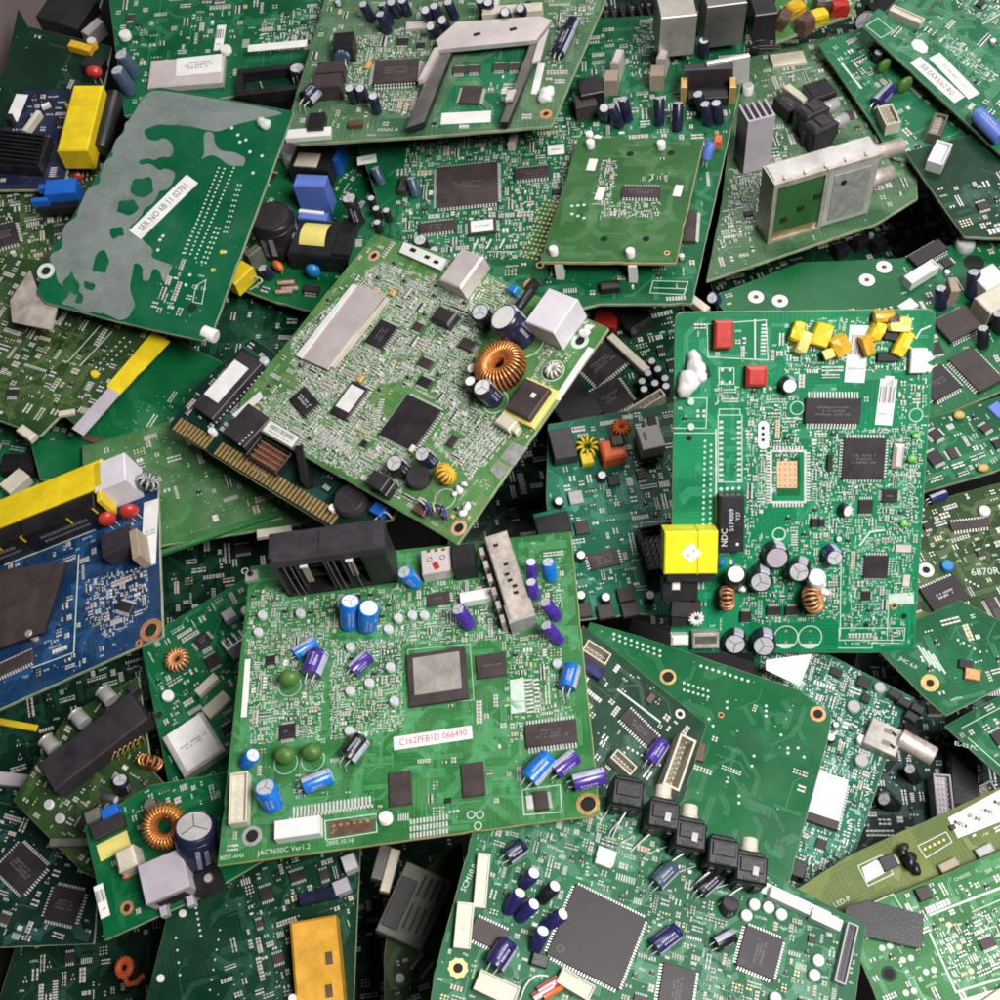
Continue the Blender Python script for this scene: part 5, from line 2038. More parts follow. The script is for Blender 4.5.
b = Board('green board with dashed white outlines and three copper dots at the lower right corner', [(862, 908), (1012, 848), (1040, 1040), (892, 1040)], (-.05, .5), 'mask_fresh', h=.005,
          outline=[(862, 908), (1016, 844), (1040, 1040), (893, 1040), (852, 940)])
b.hole(889, 974, 5, 8, 'mask_dark')
b.silk((930, 915), (1000, 888), w=2.4)
b.silk((930, 934), (956, 992), (1002, 978), w=2.2)
b.silk((972, 912), (1000, 900), w=1)
b.silk((870, 904), (893, 894), (902, 908), w=1)
b.silk((984, 930), (996, 926), (1010, 960), w=1)
for x, y in ((949, 925), (959, 947), (971, 971)):
    b.pads((x, y), (x + 1, y), 1, 3, 'copper_pad')
b.text(962, 877, 'CHASSIS', 5, a=2)
b.text(989, 871, 'EBR', 5, a=2)
b.chip(924, 893, 14, 13, 6, None, a=0, lines=0, m='chip_brown')
for x, y in ((886, 948), (907, 960), (910, 993), (930, 972)):
    b.pads((x - 4, y), (x + 4, y - 2), 2, 3.2, 'silkscreen')
b.fill(1.5, [(930, 930), (1000, 905), (1010, 970), (955, 985)], ics=1, silk=1.6)
b.fill(.7, ics=0, seed=2, silk=2)
b.block('plug', 1003, 1000, 40, 20, 10, 'ivory', a=10)
b.poly3('paper_corner', [(940, 1006), (1010, 985), (1010, 1020), (940, 1020)], 1.2, 'steel_pink')
b.done()

t_ = Board('strip of matte black tape lying on the corner board beside the olive strip', [(850, 900), (924, 914), (922, 948), (852, 936)], (-.05, .5), 'plastic_black', name='tape_strip', cat='tape', clear=.0035, thick=.8, edge='plastic_black',
           outline=[(846, 906), (868, 900), (924, 914), (922, 949), (880, 940), (850, 934), (843, 920)], group='loose scraps on the boards')
t_.done()

b = Board('bottom board with huge square processor, indigo cans and a row of black phono jacks', [(484, 812), (866, 925), (826, 1060), (424, 1010)], (.12, .48), 'mask_mid', h=-.01,
          outline=[(474, 826), (560, 790), (640, 800), (760, 868), (866, 925), (850, 1040), (426, 1040), (434, 975)])
b.dull = True
# phono jacks in a row
for i, (x, y) in enumerate(((628, 790), (664, 812), (691, 832), (724, 850), (752, 866))):
    j = b.jack(x, y + 3, 33, 28, 34, 'plastic_black', 6, (8.5, 15, 'ivory') if i in (1, 2, 4) else None)
    if i in (1, 2, 4):
        b.block('contact', x + 4, y + 5, 6, 9, 36.4, 'grey_plastic', a=0, z0=35.9, par=j, free=True, ch=0)
for x0, y0, x1, y1 in ((630, 852, 660, 828), (660, 872, 690, 850), (690, 890, 716, 868), (612, 838, 626, 812), (718, 905, 752, 882)):
    b.wire([(x0, y0, 1), ((x0 + x1) / 2, (y0 + y1) / 2 - 2, 9), (x1, y1, 12)], 1.0, 'tin', 'terminal')
for x0, y0, x1, y1 in ((606, 846, 622, 818), (616, 850, 634, 836), (640, 862, 668, 846), (664, 884, 696, 866), (694, 902, 728, 884), (596, 836, 612, 806)):
    b.wire([(x0, y0, 1), (x0 + (x1 - x0) * .3, y0 + (y1 - y0) * .5, 12), (x1, y1, 7)], .55, 'tin', 'terminal')
for x, y in ((660, 829), (658, 850), (692, 850), (690, 872), (717, 868)):
    b.pads((x, y), (x + 1, y), 1, 2, 'tin')
b.sticker(796, 903, 74, 12, a=-9, lines=0, z=1, m='white', name='connector_bar')
b.conn(791, 900, 44, 12, 12, 'white', a=-9, n=9, deep=.15, inner='white')
b.conn(827, 919, 32, 12, 12, 'white', a=-9, n=6, deep=.15, inner='white')
cb = b.conn(847, 953, 12, 62, 8, 'grey_plastic', a=-6, n=1, rows=18, inner='plastic_black', deep=.4, pin='plastic_charcoal')
b.chip(597, 936, 78, 76, 4, '4', a=-10, m='chip_black', label='huge square processor', lines=3, mm='chip_brown')
b.chip(489, 934, 36, 22, 4, 'tb', a=-8, m='chip_brown', lines=0)
b.chip(760, 952, 40, 42, 4, '4', a=-6, m='chip_black')
b.chip(677, 989, 34, 44, 4, 'lr', a=2, m='chip_black')
for x, y, bx, by, m_ in ((534, 873, 524, 884, 'sleeve_indigo'), (555, 886, 542, 899, 'sleeve_black'), (520, 893, 508, 910, 'sleeve_indigo'), (534, 904, 520, 917, 'sleeve_indigo'),
                          (563, 914, 546, 926, 'sleeve_indigo'), (543, 931, 535, 948, 'sleeve_indigo')):
    b.cap(x, y, 7, 24, m_, base=(bx, by), top='white', cross=False)
b.lie((494, 966), (510, 942), 11, 'sleeve_indigo')
b.lie((507, 857), (524, 845), 9, 'sleeve_navy')
b.lie((655, 948), (678, 930), 9, 'sleeve_indigo', top='white')
b.lie((656, 884), (674, 866), 9, 'sleeve_slate')
b.lie((700, 892), (718, 876), 8, 'sleeve_black')
b.lie((716, 945), (734, 935), 8, 'sleeve_black')
b.cap(731, 903, 9, 14, 'plastic_charcoal', base=(728, 910), top='plastic_charcoal', cross=False)
for x, y in ((755, 904), (769, 907), (782, 914), (747, 915), (819, 960), (815, 975), (776, 998)):
    b.cap(x, y, 6, 6, 'white', top='white', cross=False)
b.conn(482, 880, 13, 54, 9, 'ivory', a=10, n=1, rows=10, deep=.15, inner='ivory')
b.conn(464, 925, 17, 44, 10, 'ivory', a=10, n=1, rows=8, deep=.15, inner='ivory')
b.text(469, 878, 'SCM10.0', 8, a=80)
b.hole(458, 968, 5, 9, 'gold', studs=9)
b.conn(497, 988, 42, 20, 12, 'ivory', a=-8, n=4, deep=.2, inner='ivory')
b.conn(576, 984, 36, 16, 12, 'ivory', a=-14, n=5, deep=.2, inner='ivory')
for i, (x, y, m_) in enumerate(((548, 985, 'smd_tan'), (553, 991, 'red'), (543, 992, 'pale_plastic'))):
    b.lie((x - 10, y + 6), (x + 10, y - 6), 4, 'pale_plastic' if i != 1 else 'orange', stripe='red', leads=False, top='pale_plastic', name='resistor')
b.wire([(520, 1000, 2), (526, 985, 10), (536, 976, 12), (548, 976, 4)], .9, 'white', 'wire')
b.block('clip', 606, 856, 20, 16, 6, 'white', a=-4)
b.block('crystal', 604, 862, 18, 8, 8, 'steel_pink', a=-4)
b.block('transistor', 540, 960, 16, 12, 8, 'plastic_black', a=0)
b.fill(1.1, ics=4, seed=1, haze=.1)
b.fill(.5, ics=0, seed=2, silk=1.6)
b.done()

# ------------------------------------------------------------------ blue board
b = Board('blue board with long yellow transformer, black relays and a brown plate', [(-120, 585), (158, 474), (163, 636), (-90, 750)], (-.32, .5), 'mask_blue', h=.005,
          outline=[(-60, 560), (158, 474), (160, 560), (163, 636), (0, 709), (-60, 737)])
yt = b.block('transformer', 26, 502, 176, 36, 34, 'yellow', a=0, ch=1.5, z0=24, label='long flat yellow transformer')
b.block('side_band', 98, 487, 5, 34, 33.5, 'yellow', a=0, z0=4, par=yt, free=True)
for x, y in ((-18, 535), (52, 508)):
    rl = b.block('relay', x + 4, y, 86, 38, 31, 'plastic_black', a=0, z0=0)
    # stamped front
    m_ = MB()
    for r_ in range(2):
        xx = -26
        while xx < 26:
            gw = b.rnd.choice((2, 2.6, 3.2))
            m_.obox((xx, -19.6, 17 - r_ * 7), (gw, 0, 0), (0, .2, 0), (0, 0, 4.2 - r_ * 1.2), 'print_grey')
            xx += gw + 1.2
    b.add('stamped_marking', m_, rl['o'], rl)
    m_ = MB()
    for xx in (-42, 12, 41):
        m_.obox((xx, -19.8, 22), (1.6, 0, 0), (0, .4, 0), (0, 0, 10), 'yellow')
    b.add('tape_edge', m_, rl['o'], rl)
wb = b.block('connector', 109, 472, 36, 36, 34, 'pale_plastic', a=0, ch=1)
for x, y in ((107, 519), (129, 511)):
    b.drop(x, y, 9, 'red', 18, (1, .7, 1), a=10)
b.block('relay', 116, 540, 34, 26, 20, 'plastic_charcoal', a=2)
b.block('inductor', 134, 543, 9, 34, 22, 'smd_tan', a=4)
b.sticker(150, 533, 17, 78, a=math.degrees(b.img(150, 533, 2, -40)) - 90, m='paper_white', text=None, lines=2, bars=False)
b.coil(148, 482, 8, 3.5, axis=(.7, .3, .6), turns=10, wire='tin_dull', core='plastic_black')
pl = b.poly3('heat_spreader', [(-40, 575), (66, 562), (44, 632), (-40, 662)], 12, 'chip_brown', 3, 'plastic_black', label='flat brown plate')
b.cap(28, 633, 4, 13, 'steel_rusty', top='steel_rusty', cross=False)
b.hole(151, 630, 7, 12, 'copper', inner='hole_green')
b.hole(139, 643, 2, 4, 'copper')
b.silk((79, 555), (74, 652), w=1.4)
b.silk((73, 653), (32, 668), w=1.2)
b.chip(10, 665, 50, 14, 3, 'tb', a=4, m='chip_brown', lines=0)
b.chip(124, 606, 20, 10, 4, 'tb', a=-36, lines=0)
b.pads((110, 578), (140, 568), 8, 1.2)
b.fill(1.6, [(85, 580), (150, 565), (150, 610), (110, 640), (85, 620)], ics=0, silk=1)
b.fill(1.2, [(40, 640), (75, 580), (70, 650), (40, 660)], ics=1, silk=2, seed=4)
b.fill(.9, [(0, 690), (0, 676), (120, 640), (125, 655)], ics=0, seed=2)
b.silk((5, 565), (95, 530), w=1.4)
b.fill(1.0, [(0, 562), (100, 524), (100, 545), (0, 580)], ics=0, seed=5, silk=3)
b.fill(.06, ics=0, seed=3)
b.done()

# ------------------------------------------------------------------ gold finger card
b = Board('teal card with a row of gold contact fingers and a labelled black chip socket', [(252, 338), (425, 448), (333, 530), (168, 428)], (-.25, .45), 'mask_teal_dark', h=-.005, edge='fibreglass_tan',
          outline=[(252, 338), (425, 448), (392, 520), (333, 530), (168, 428), (196, 385)])
A = b.uv(170, 430)
B_ = b.uv(331, 527)
dv = Vector((B_[0] - A[0], B_[1] - A[1]))
ln = dv.length
dv.normalize()
nn = Vector((-dv.y, dv.x))
ang = math.atan2(dv.y, dv.x)
fg = b.fb('gold_fingers')
n_ = 44
for i in range(n_):
    if i in (10, 11):
        continue
    q = Vector(A) + dv * (ln * (i + .6) / n_) + nn * 9.5
    fg.box(q.x, q.y, ln / n_ * .62, 15, .05, .35, 'gold', ang)
b.occ((A[0] + B_[0]) / 2 + nn.x * 9, (A[1] + B_[1]) / 2 + nn.y * 9, ln, 22, ang)
hk = b.chip(227, 398, 30, 74, 10, 'lr', a=64, m='plastic_charcoal', lines=0, name='socketed_chip') if False else None


def along(px, py, w, d, h, m, name, **k):
    a = math.degrees(b.img(px, py, -52, 58)) - 90
    return b.block(name, px, py, w, d, h, m, a=a, **k)


sc1 = along(227, 384, 32, 78, 12, 'plastic_charcoal', 'socketed_chip', ch=.8)
aa = math.degrees(b.img(227, 384, -52, 58)) - 90
b.on(sc1, 22, 48, a=aa, dx=-3, dy=2, h=12.1)
P0, P1 = b.uv(262, 373, 12), b.uv(213, 426, 12)
m_ = MB()
for i in range(15):
    m_.disc(P0[0] + (P1[0] - P0[0]) * i / 14 - sc1['o'][0], P0[1] + (P1[1] - P0[1]) * i / 14 - sc1['o'][1], 1.1, 12.1, 'tin', 8)
b.add('contacts', m_, sc1['o'], sc1)
sc2 = along(246, 425, 34, 40, 12, 'plastic_charcoal', 'socket', ch=.8)
P0, P1 = b.uv(252, 432, 12), b.uv(240, 444, 12)
m_ = MB()
for i in range(5):
    m_.disc(P0[0] + (P1[0] - P0[0]) * i / 4 - sc2['o'][0], P0[1] + (P1[1] - P0[1]) * i / 4 - sc2['o'][1], 1.1, 12.1, 'tin', 8)
b.add('contacts', m_, sc2['o'], sc2)
a5 = math.degrees(b.img(270, 455, 40, 24))
b.conn(268, 454, 44, 26, 10, 'plastic_black', a=a5, n=9, rows=4, inner='brown', pin='copper')
b.block('jumper', 301, 462, 8, 40, 20, 'plastic_black', a=a5 + 50)
b.cap(349, 498, 17, 12, 'plastic_charcoal', top='plastic_charcoal', cross=False, stripe=None, name='buzzer')
b.cap(211, 430, 4, 8, 'white', cross=False, top='white')
b.cap(332, 507, 4, 8, 'white', cross=False, top='white')
b.block('trimmer', 378, 508, 14, 13, 10, 'blue_plastic', a=a5)
b.block('jumper', 375, 482, 24, 12, 16, 'plastic_black', a=a5 - 60)
b.text(260, 471, 'PC 6026 Rev 1.1', 6.5, 'silkscreen', a=a5)
b.cap(263, 360, 5, 6, 'alu_top', cross=False)
b.silk((247, 455), (280, 476), w=1.2)
b.wire([(375, 520, 2), (384, 512, 8), (392, 518, 3)], 1, 'white')
b.fill(.9, ics=1)
b.done()

# ------------------------------------------------------------------ big green board, bottom centre
b = Board('large green board with blue and purple cans, black twin jack and silver processor', [(250, 566), (571, 531), (600, 815), (217, 866)], (-.15, .56), 'mask_fresh', h=.0, edge='fibreglass_tan')
u_, v_ = b.uv(326, 541, 72)
o_ = (u_, v_, 0)
a2 = math.radians(2)
c2, s2 = math.cos(a2), math.sin(a2)


def JR(x, y):
    return (x * c2 - y * s2, x * s2 + y * c2)


m_ = MB()
m_.box(*JR(0, 2), 120, 36, 58, 72, 'plastic_charcoal', a2, ch=3)
m_.box(*JR(-46, 3), 30, 30, 71.6, 74, 'plastic_charcoal', a2, ch=1.5)
m_.box(*JR(22, 1), 60, 26, 71.6, 73.4, 'plastic_charcoal', a2, ch=1.2)
m_.box(*JR(-54, -10), 6, 12, 71.6, 73, 'plastic_charcoal', a2, ch=.6)
m_.box(*JR(0, 16), 118, 5, 0, 58, 'plastic_black', a2)
m_.box(*JR(0, 0), 118, 32, 0, 6, 'plastic_black', a2, ch=.5)
for x in (-57.5, 57.5):
    m_.box(*JR(x, 1), 3.4, 34, 0, 58.4, 'plastic_charcoal', a2, ch=.5)
for x in (-36, -6, 12, 34):
    m_.box(*JR(x, 0), 2.6, 32, 5, 58.2, 'plastic_charcoal', a2)
m_.box(*JR(45, -2), 22, 30, 5, 58.2, 'plastic_black', a2, ch=1)
jk = b.add('jack_housing', m_, o_, label='black twin jack housing with open ribbed front')
m_ = MB()
for z in (22, 40):
    m_.box(*JR(-12, 4), 92, 24, z, z + 1.8, 'plastic_black', a2)
b.add('shelf', m_, o_, jk)
for x in (-47, -40, -1, 5, 22):
    m_ = MB()
    m_.tube([(*JR(x, -16.5), 2), (*JR(x - .5, -17.5), 30), (*JR(x - 2, -15), 57)], .9, 'steel_dark', 6)
    b.add('rib', m_, o_, jk)
for x in (-28, 20):
    m_ = MB()
    m_.box(*JR(x, -15), 6.5, 2, 24, 56, 'smd_tan', a2, ch=.4)
    m_.box(*JR(x, -16.4), 8, 2.4, 54, 57, 'white', a2, ch=.4)
    b.add('contact_spring', m_, o_, jk)
b.occ(u_, v_, 120, 36, a2)
# red-stained usb socket
us = b.block('usb_socket', 436, 560, 32, 30, 16, 'steel_pink', a=4, ch=1)
m_ = MB()
a4 = math.radians(4)
for k in (-1, 1):
    m_.torus((k * 7 * math.cos(a4), k * 7 * math.sin(a4) + 2, 16.2), (0, 0, 1), 2.6, .5, 'steel_dark', 12, 5)
b.add('spring', m_, us['o'], us)
m_ = MB()
m_.box(0, -7, 6, 9, 16.05, 16.5, 'red', .35)
b.add('paint_mark', m_, us['o'], us)
m_ = MB()
for k in (-1, 0, 1):
    m_.box(k * 8, 12, 4, 3, 16.05, 16.4, 'brown', a4)
b.add('slot', m_, us['o'], us)
# tall metal-shelled video connector
px_ = [(496, 520), (517, 600)]
p0 = b.uv(503, 592)
vcon = b.block('shelled_socket', 508, 574, 25, 106, 26, 'steel_rusty', a=13, ch=1.5, label='long scuffed steel shelled socket')
V = vcon['o']
a13 = math.radians(13)
m_ = MB()
for x, y in ((-3, 38), (1, 12), (-1, 0), (0, -8), (3, -16), (2, -24)):
    m_.box(x * math.cos(a13) - y * math.sin(a13), x * math.sin(a13) + y * math.cos(a13), 5, 3.4, 26.02, 26.4, 'hole', a13)
b.add('slot', m_, V, vcon)
m_ = MB()
for k in range(6):
    y = 40 - k * 17
    m_.box(-19 * math.cos(a13) - y * math.sin(a13), -19 * math.sin(a13) + y * math.cos(a13), 5, 9, 2, 21, 'steel_rusty', a13, ch=.6)
b.add('side_tab', m_, V, vcon)
m_ = MB()
m_.box(-15 * math.cos(a13), -15 * math.sin(a13), 4, 100, 2, 18, 'plastic_black', a13, ch=.4)
b.add('insulator', m_, V, vcon)
m_ = MB()
m_.box(0 + 44 * math.sin(a13), -44 * math.cos(a13), 28, 22, 0, 25, 'tin_dull', a13, ch=1)
b.add('rear_shell', m_, V, vcon)
b.block('jack', 463, 556, 24, 30, 22, 'plastic_black', a=3)
# blue and purple cans
BL, PU = 'sleeve_blue', 'sleeve_purple'
b.cap(350, 601, 10.5, 36, BL, base=(350, 624))
b.cap(369, 608, 10.5, 36, BL, base=(367, 626))
b.cap(404, 572, 8, 26, BL, base=(415, 583))
b.cap(458, 609, 7.5, 28, PU, base=(469, 625))
b.cap(253, 755, 7.5, 18, BL, base=(246, 763))
b.cap(265, 787, 11, 26, BL, base=(273, 804))
b.cap(548, 562, 7, 22, BL, base=(551, 577))
b.cap(531, 562, 6, 22, PU, base=(532, 576), cross=False)
b.cap(531, 582, 6, 22, PU, base=(535, 596), cross=False)
b.cap(545, 602, 6.5, 26, PU, base=(557, 617), cross=False)
b.cap(546, 625, 6.5, 26, PU, base=(559, 641), cross=False)
b.lie((295, 654), (316, 641), 7, BL, top='sleeve_blue')
b.lie((311, 674), (320, 652), 11, PU, top='sleeve_purple')
b.lie((352, 671), (369, 655), 8, PU, top='pale_plastic')
b.lie((304, 786), (332, 775), 8.5, BL)
b.lie((567, 688), (573, 666), 9, BL, top='tin')
b.lie((529, 780), (550, 757), 10.5, BL, top='sleeve_blue')
b.lie((555, 772), (576, 755), 8.5, PU, top='sleeve_purple')
b.lie((574, 783), (605, 775), 8.5, PU, top='sleeve_purple')
b.lie((347, 758), (363, 738), 10, 'sleeve_black', top='sleeve_black')
for x, y, h in ((289, 678, 15), (285, 755, 12), (312, 752, 12)):
    b.drop(x, y, 10.5, 'sleeve_green', h, (1, .85, .9), name='wound_coil', label='green moulded coil')
    b.circle(x + 1, y + 8, 12)
# little silver cans
for x, y in ((262, 614), (258, 631), (388, 628), (398, 617), (412, 614), (424, 614), (350, 646), (390, 666), (350, 690), (349, 730), (369, 682), (394, 700), (557, 663), (300, 612)):
    b.cap(x, y, 5, 7, 'alu_top', base=(x + 1, y + 3), top='alu_top', cross=False, stripe='smd_black')
b.cap(385, 816, 7, 6, 'white', base=(386, 820), top='white', cross=False)
# processor with silver lid
pr = b.chip(437, 676, 60, 58, 5, None, a=3, m='chip_brown', lines=0, dot=False, label='square processor with silver lid')
m_ = MB()
m_.box(0, 3, 48, 42, 0, .7, 'steel_lid', math.radians(3), ch=.3)
b.add('lid', m_, (pr['o'][0], pr['o'][1], 5.05), pr)
b.chip(491, 665, 30, 26, 3, None, a=3, m='chip_brown', lines=1)
b.chip(551, 733, 50, 24, 4, 'tb', a=2, m='chip_brown', pl=5)
b.chip(400, 788, 22, 34, 3, None, a=3, m='chip_brown', lines=0)
b.chip(473, 779, 22, 34, 3, None, a=3, m='chip_brown', lines=0)
b.chip(438, 598, 25, 14, 3, 'lr', a=4, m='chip_brown', lines=1)
b.chip(287, 731, 17, 16, 3, '4', a=3, m='chip_black', lines=1)
b.chip(270, 660, 11, 11, 3, '4', a=3, m='chip_black', lines=0)
rg = b.chip(541, 800, 13, 18, 5, 'lr', a=4, m='chip_brown', lines=0)
b.block('tab', 530, 802, 8, 14, 2, 'tin', a=4)
b.silk((524, 815), (522, 790), (560, 785), (562, 812), closed=True)
b.conn(476, 595, 34, 12, 10, 'white', a=5, n=9, deep=.15, inner='white')
b.sticker(433, 738, 78, 14, a=3.5, text='C162PFB1D 066490', tm='print_red', size=10)
b.conn(238, 797, 18, 52, 12, 'ivory', a=3, n=1, rows=6, deep=.35, inner='ivory', pin='white')
wc = b.conn(297, 827, 44, 18, 12, 'white', a=3, n=1, deep=.02, inner='white')
b.area([(328, 822), (373, 816), (374, 830), (329, 838)], 'brown', .12, 'solder_area')
b.pads((334, 826), (368, 821), 6, 1.5, 'gold')
b.silk((325, 821), (376, 814), (377, 832), (326, 840), closed=True)
b.hole(252, 836, 6.5, 10, 'tin_dull')
b.hole(588, 804, 7.5, 11, 'gold')
b.hole(245, 571, 3, 4, 'tin')
b.text(284, 850, 'JAC9600C Ver1.2', 7, a=3)
b.text(340, 842, '2005.10.16', 6, a=3)
b.text(232, 857, 'BEST-ANS', 5.5, a=3)
b.sticker(246, 688, 6, 66, a=1, lines=0, name='bar', m='white')
b.silk((250, 672), (262, 671), (260, 700), (248, 702), closed=True, w=.7)
b.block('switch', 251, 575, 14, 12, 6, 'steel', a=6)
b.cap(250, 573, 3, 8, 'plastic_black', top='plastic_black', cross=False)
# fan of fine pads
b.pads((294, 812), (370, 801), 22, square=True, w=2.0, d=10)
b.pads((290, 819), (372, 806), 24, square=True, w=2.0, d=3)
for r_ in range(3):
    b.pads((411, 822 + r_ * 7), (447, 817 + r_ * 7), 12, square=True, w=1.8, d=5)
b.pads((450, 812), (458, 811), 3, 1.4)
b.area([(510, 680), (524, 678), (526, 712), (511, 714)], 'silkscreen', .12, 'silkscreen_area')
b.pads((528, 680), (531, 712), 9, square=True, w=2, d=8)
b.pads((536, 680), (538, 706), 7, square=True, w=2, d=6)
b.chip(448, 800, 6, 5, 3, None, lines=0)
for x, y in ((471, 815), (480, 815), (478, 826)):
    b.circle(x, y, 4, 1)
b.silk((408, 706), (408, 650), (470, 644), (474, 700), closed=True, w=.6)
b.fill(3.0, [(330, 640), (400, 640), (405, 730), (365, 735), (330, 740)], ics=0, seed=1)
b.fill(2.4, [(370, 625), (520, 600), (520, 640), (405, 645)], ics=1, seed=2)
b.fill(2.6, [(245, 640), (330, 625), (320, 740), (250, 745)], ics=1, seed=3)
b.fill(1.5, [(245, 590), (560, 570), (565, 620), (250, 640)], ics=1, seed=4)
b.fill(1.4, [(300, 760), (325, 750), (330, 800), (290, 800)], ics=0, seed=8)
b.fill(1.6, [(500, 640), (560, 630), (575, 720), (510, 745)], ics=0, seed=6)
b.fill(.08, ics=0, seed=5, silk=1, vias=1.4, bus=2)
b.done()

# ------------------------------------------------------------------ centre board
b = Board('tilted olive centre board with copper ring coil, big white-topped can and silver plate', [(378, 236), (609, 328), (457, 545), (240, 405)], (-.35, .45), 'mask_olive', h=.005, edge='fibreglass',
          outline=[(374, 234), (440, 252), (609, 328), (536, 432), (457, 545), (440, 534), (240, 420), (240, 400)])
pt = b.poly3('shield_plate', [(356, 284), (384, 295), (327, 369), (297, 356)], 5, 'steel_pink', 3, 'steel', label='flat pinkish shield plate')
b.poly3('shield_rim', [(352, 284), (356, 285), (301, 358), (296, 355)], 6, 'white', 3)
b.poly3('shield_rim', [(386, 297), (389, 299), (334, 368), (330, 366)], 3, 'ivory', 2)
aC = 0
b.chip(381, 334, 26, 30, 3, '4', a=0, m='chip_black', mm='print_grey')
b.chip(304, 401, 32, 21, 4, 'lr', a=-16, m='chip_black', mm='print_white', lines=2)
wl = b.chip(349, 400, 24, 40, 4, 'lr', a=0, m='chip_black', lines=0)
b.on(wl, 19, 28, dy=2, h=4.1)
b.chip(410, 422, 47, 50, 3, '4', a=0, m='chip_black', lines=1, mm='chip_brown', label='large square dark chip')
b.block('inductor', 443, 315, 25, 17, 10, 'plastic_charcoal', a=0, ch=2)
b.chip(467, 344, 18, 11, 4, 'lr', a=0, m='chip_brown', lines=0)
b.can(461, 268, 30, 42, 20, a=0, m='steel_pink', name='shield_can')
hd = b.poly3('header', [(404, 242), (446, 259), (440, 270), (399, 252)], 4, 'white', 4)
for x, y, r in ((413, 250, 3), (427, 257, 2.6), (436, 262, 2.6)):
    b.block('opening', x, y, r * 2.6, r * 1.5, 4.3, 'hole', z0=4.1, par=hd, free=True, ch=0)
b.cap(503, 317, 16, 36, 'sleeve_navy', base=(523, 337), top='white', cross=False)
u_, v_ = b.uv(526, 341)
b.circle(526, 341, 20, 1.6)
b.cap(480, 312, 10, 22, 'sleeve_black', base=(487, 322), top='alu_top')
rj = b.block('jack', 551, 310, 36, 42, 30, 'pale_plastic', a=0, ch=1.2, label='pale square plug-in jack')
b.coil(500, 366, 16, 9.5, h0=1, turns=34, wire='copper_wire', core='plastic_charcoal', flat=1.3, label='copper-wound ring coil')
b.cap(482, 387, 10, 26, 'sleeve_navy', base=(494, 400), top='white')
b.circle(496, 402, 13, 1.2)
b.cap(470, 381, 6, 18, 'sleeve_black', base=(476, 390), top='white', cross=False)
b.cap(472, 368, 6, 14, 'sleeve_black', base=(477, 374), top='white', cross=False)
sq = b.block('inductor', 527, 398, 30, 36, 12, 'chip_brown', a=0, ch=1, z0=4)
b.block('base', 530, 402, 40, 44, 5, 'yellow_pale', a=0, par=sq, free=True, z0=.3)
b.on(sq, 5, 5, m='white', dx=4, dy=5, h=12, name='dot')
b.block('plug', 505, 421, 20, 13, 9, 'ivory', a=-6, ch=1.5)
b.block('plug', 514, 428, 10, 8, 7, 'ivory', a=-6, ch=1.5)
b.sticker(574, 374, 7, 62, a=1, lines=0, name='bar', m='white')
b.sticker(281, 434, 46, 13, a=-1, lines=1)
b.poly3('corner_label', [(260, 391), (263, 397), (243, 416), (255, 424), (250, 428), (232, 415)], 1, 'white')
b.hole(580, 341, 5, 9, 'silkscreen')
b.hole(254, 412, 4, 7, 'copper_pad')
b.hole(374, 256, 4, 7, 'copper_pad')
b.hole(459, 528, 5, 8, 'copper_pad')
b.glob([(584, 333, 5, 3), (588, 328, 4, 3)], 'glue')
b.chip(452, 516, 4, 4, 2, None, lines=0, m='smd_amber')
b.block('film_capacitor', 512, 288, 10, 8, 9, 'blue_disc', a=0)
b.lie((518, 308), (532, 290), 5, 'plastic_black', top='plastic_black', stripe=None, leads=False, name='choke', z=16)
b.coil(553, 370, 5, 2.6, turns=10, wire='steel_pink', core='brown')
b.circle(553, 371, 12, 1.4)
b.cap(394, 463, 9, 22, 'sleeve_black', base=(402, 471))
b.cap(422, 454, 8, 22, 'sleeve_navy', base=(431, 462))
b.cap(417, 476, 12, 10, 'plastic_charcoal', base=(420, 480), top='plastic_charcoal', cross=False, name='inductor', stripe=None)
b.coil(446, 474, 6, 4, axis=(.6, .6, .5), turns=12, wire='amber_tape', core='brown')
b.glob([(459, 490, 4, 3), (464, 484, 3, 3), (455, 494, 3, 2)], 'white', 'glue_blob')
b.glob([(467, 507, 4, 3), (463, 513, 4, 2)], 'white', 'glue_blob')
b.block('header', 377, 480, 22, 16, 14, 'plastic_charcoal', a=0)
b.block('header', 384, 486, 16, 16, 10, 'plastic_black', a=0)
for i in range(7):
    x = 416 + i * 4
    b.wire([(x, 506 + i * 1.5, 0), (x + b.rnd.uniform(-2, 5), 500 + i, 8), (x + b.rnd.uniform(2, 12), 506 + i * 2, 10), (x + 8, 514 + i, 3)], .9, b.rnd.choice(('white', 'sleeve_purple', 'brown', 'tin')), 'wire')
b.block('resistor', 420, 509, 14, 10, 6, 'brown', a=0)
b.lie((410, 452), (414, 446), 3, 'ivory', top='ivory', stripe=None, leads=False, name='fuse')
b.chip(360, 378, 6, 8, 3, None, m='smd_amber', lines=0, name='tantalum_bead')
b.chip(392, 292, 7, 7, 3, None, m='smd_amber', lines=0, name='tantalum_bead')
b.circle(445, 499, 11, 1)
for i in range(5):
    b.pads((466 + i * 6, 452 - i * 7), (486 + i * 6, 464 - i * 7), 7, square=True, w=1.8, d=6)
b.area([(500, 458), (512, 442), (528, 448), (514, 466)], 'tin_dull', .1, 'solder_area')
b.area([(490, 470), (498, 460), (510, 468), (500, 480)], 'tin_dull', .1, 'solder_area')
for k in range(3):
    b.pads((312 + k * 7, 424 + k * 8), (342 + k * 7, 442 + k * 8), 10, square=True, w=1.8, d=8)
b.pads((372, 386), (352, 414), 12, square=True, w=1.8, d=10)
b.pads((382, 400), (376, 424), 10, square=True, w=1.8, d=6)
b.keepout((566, 330), (606, 330), (590, 352), (556, 350))
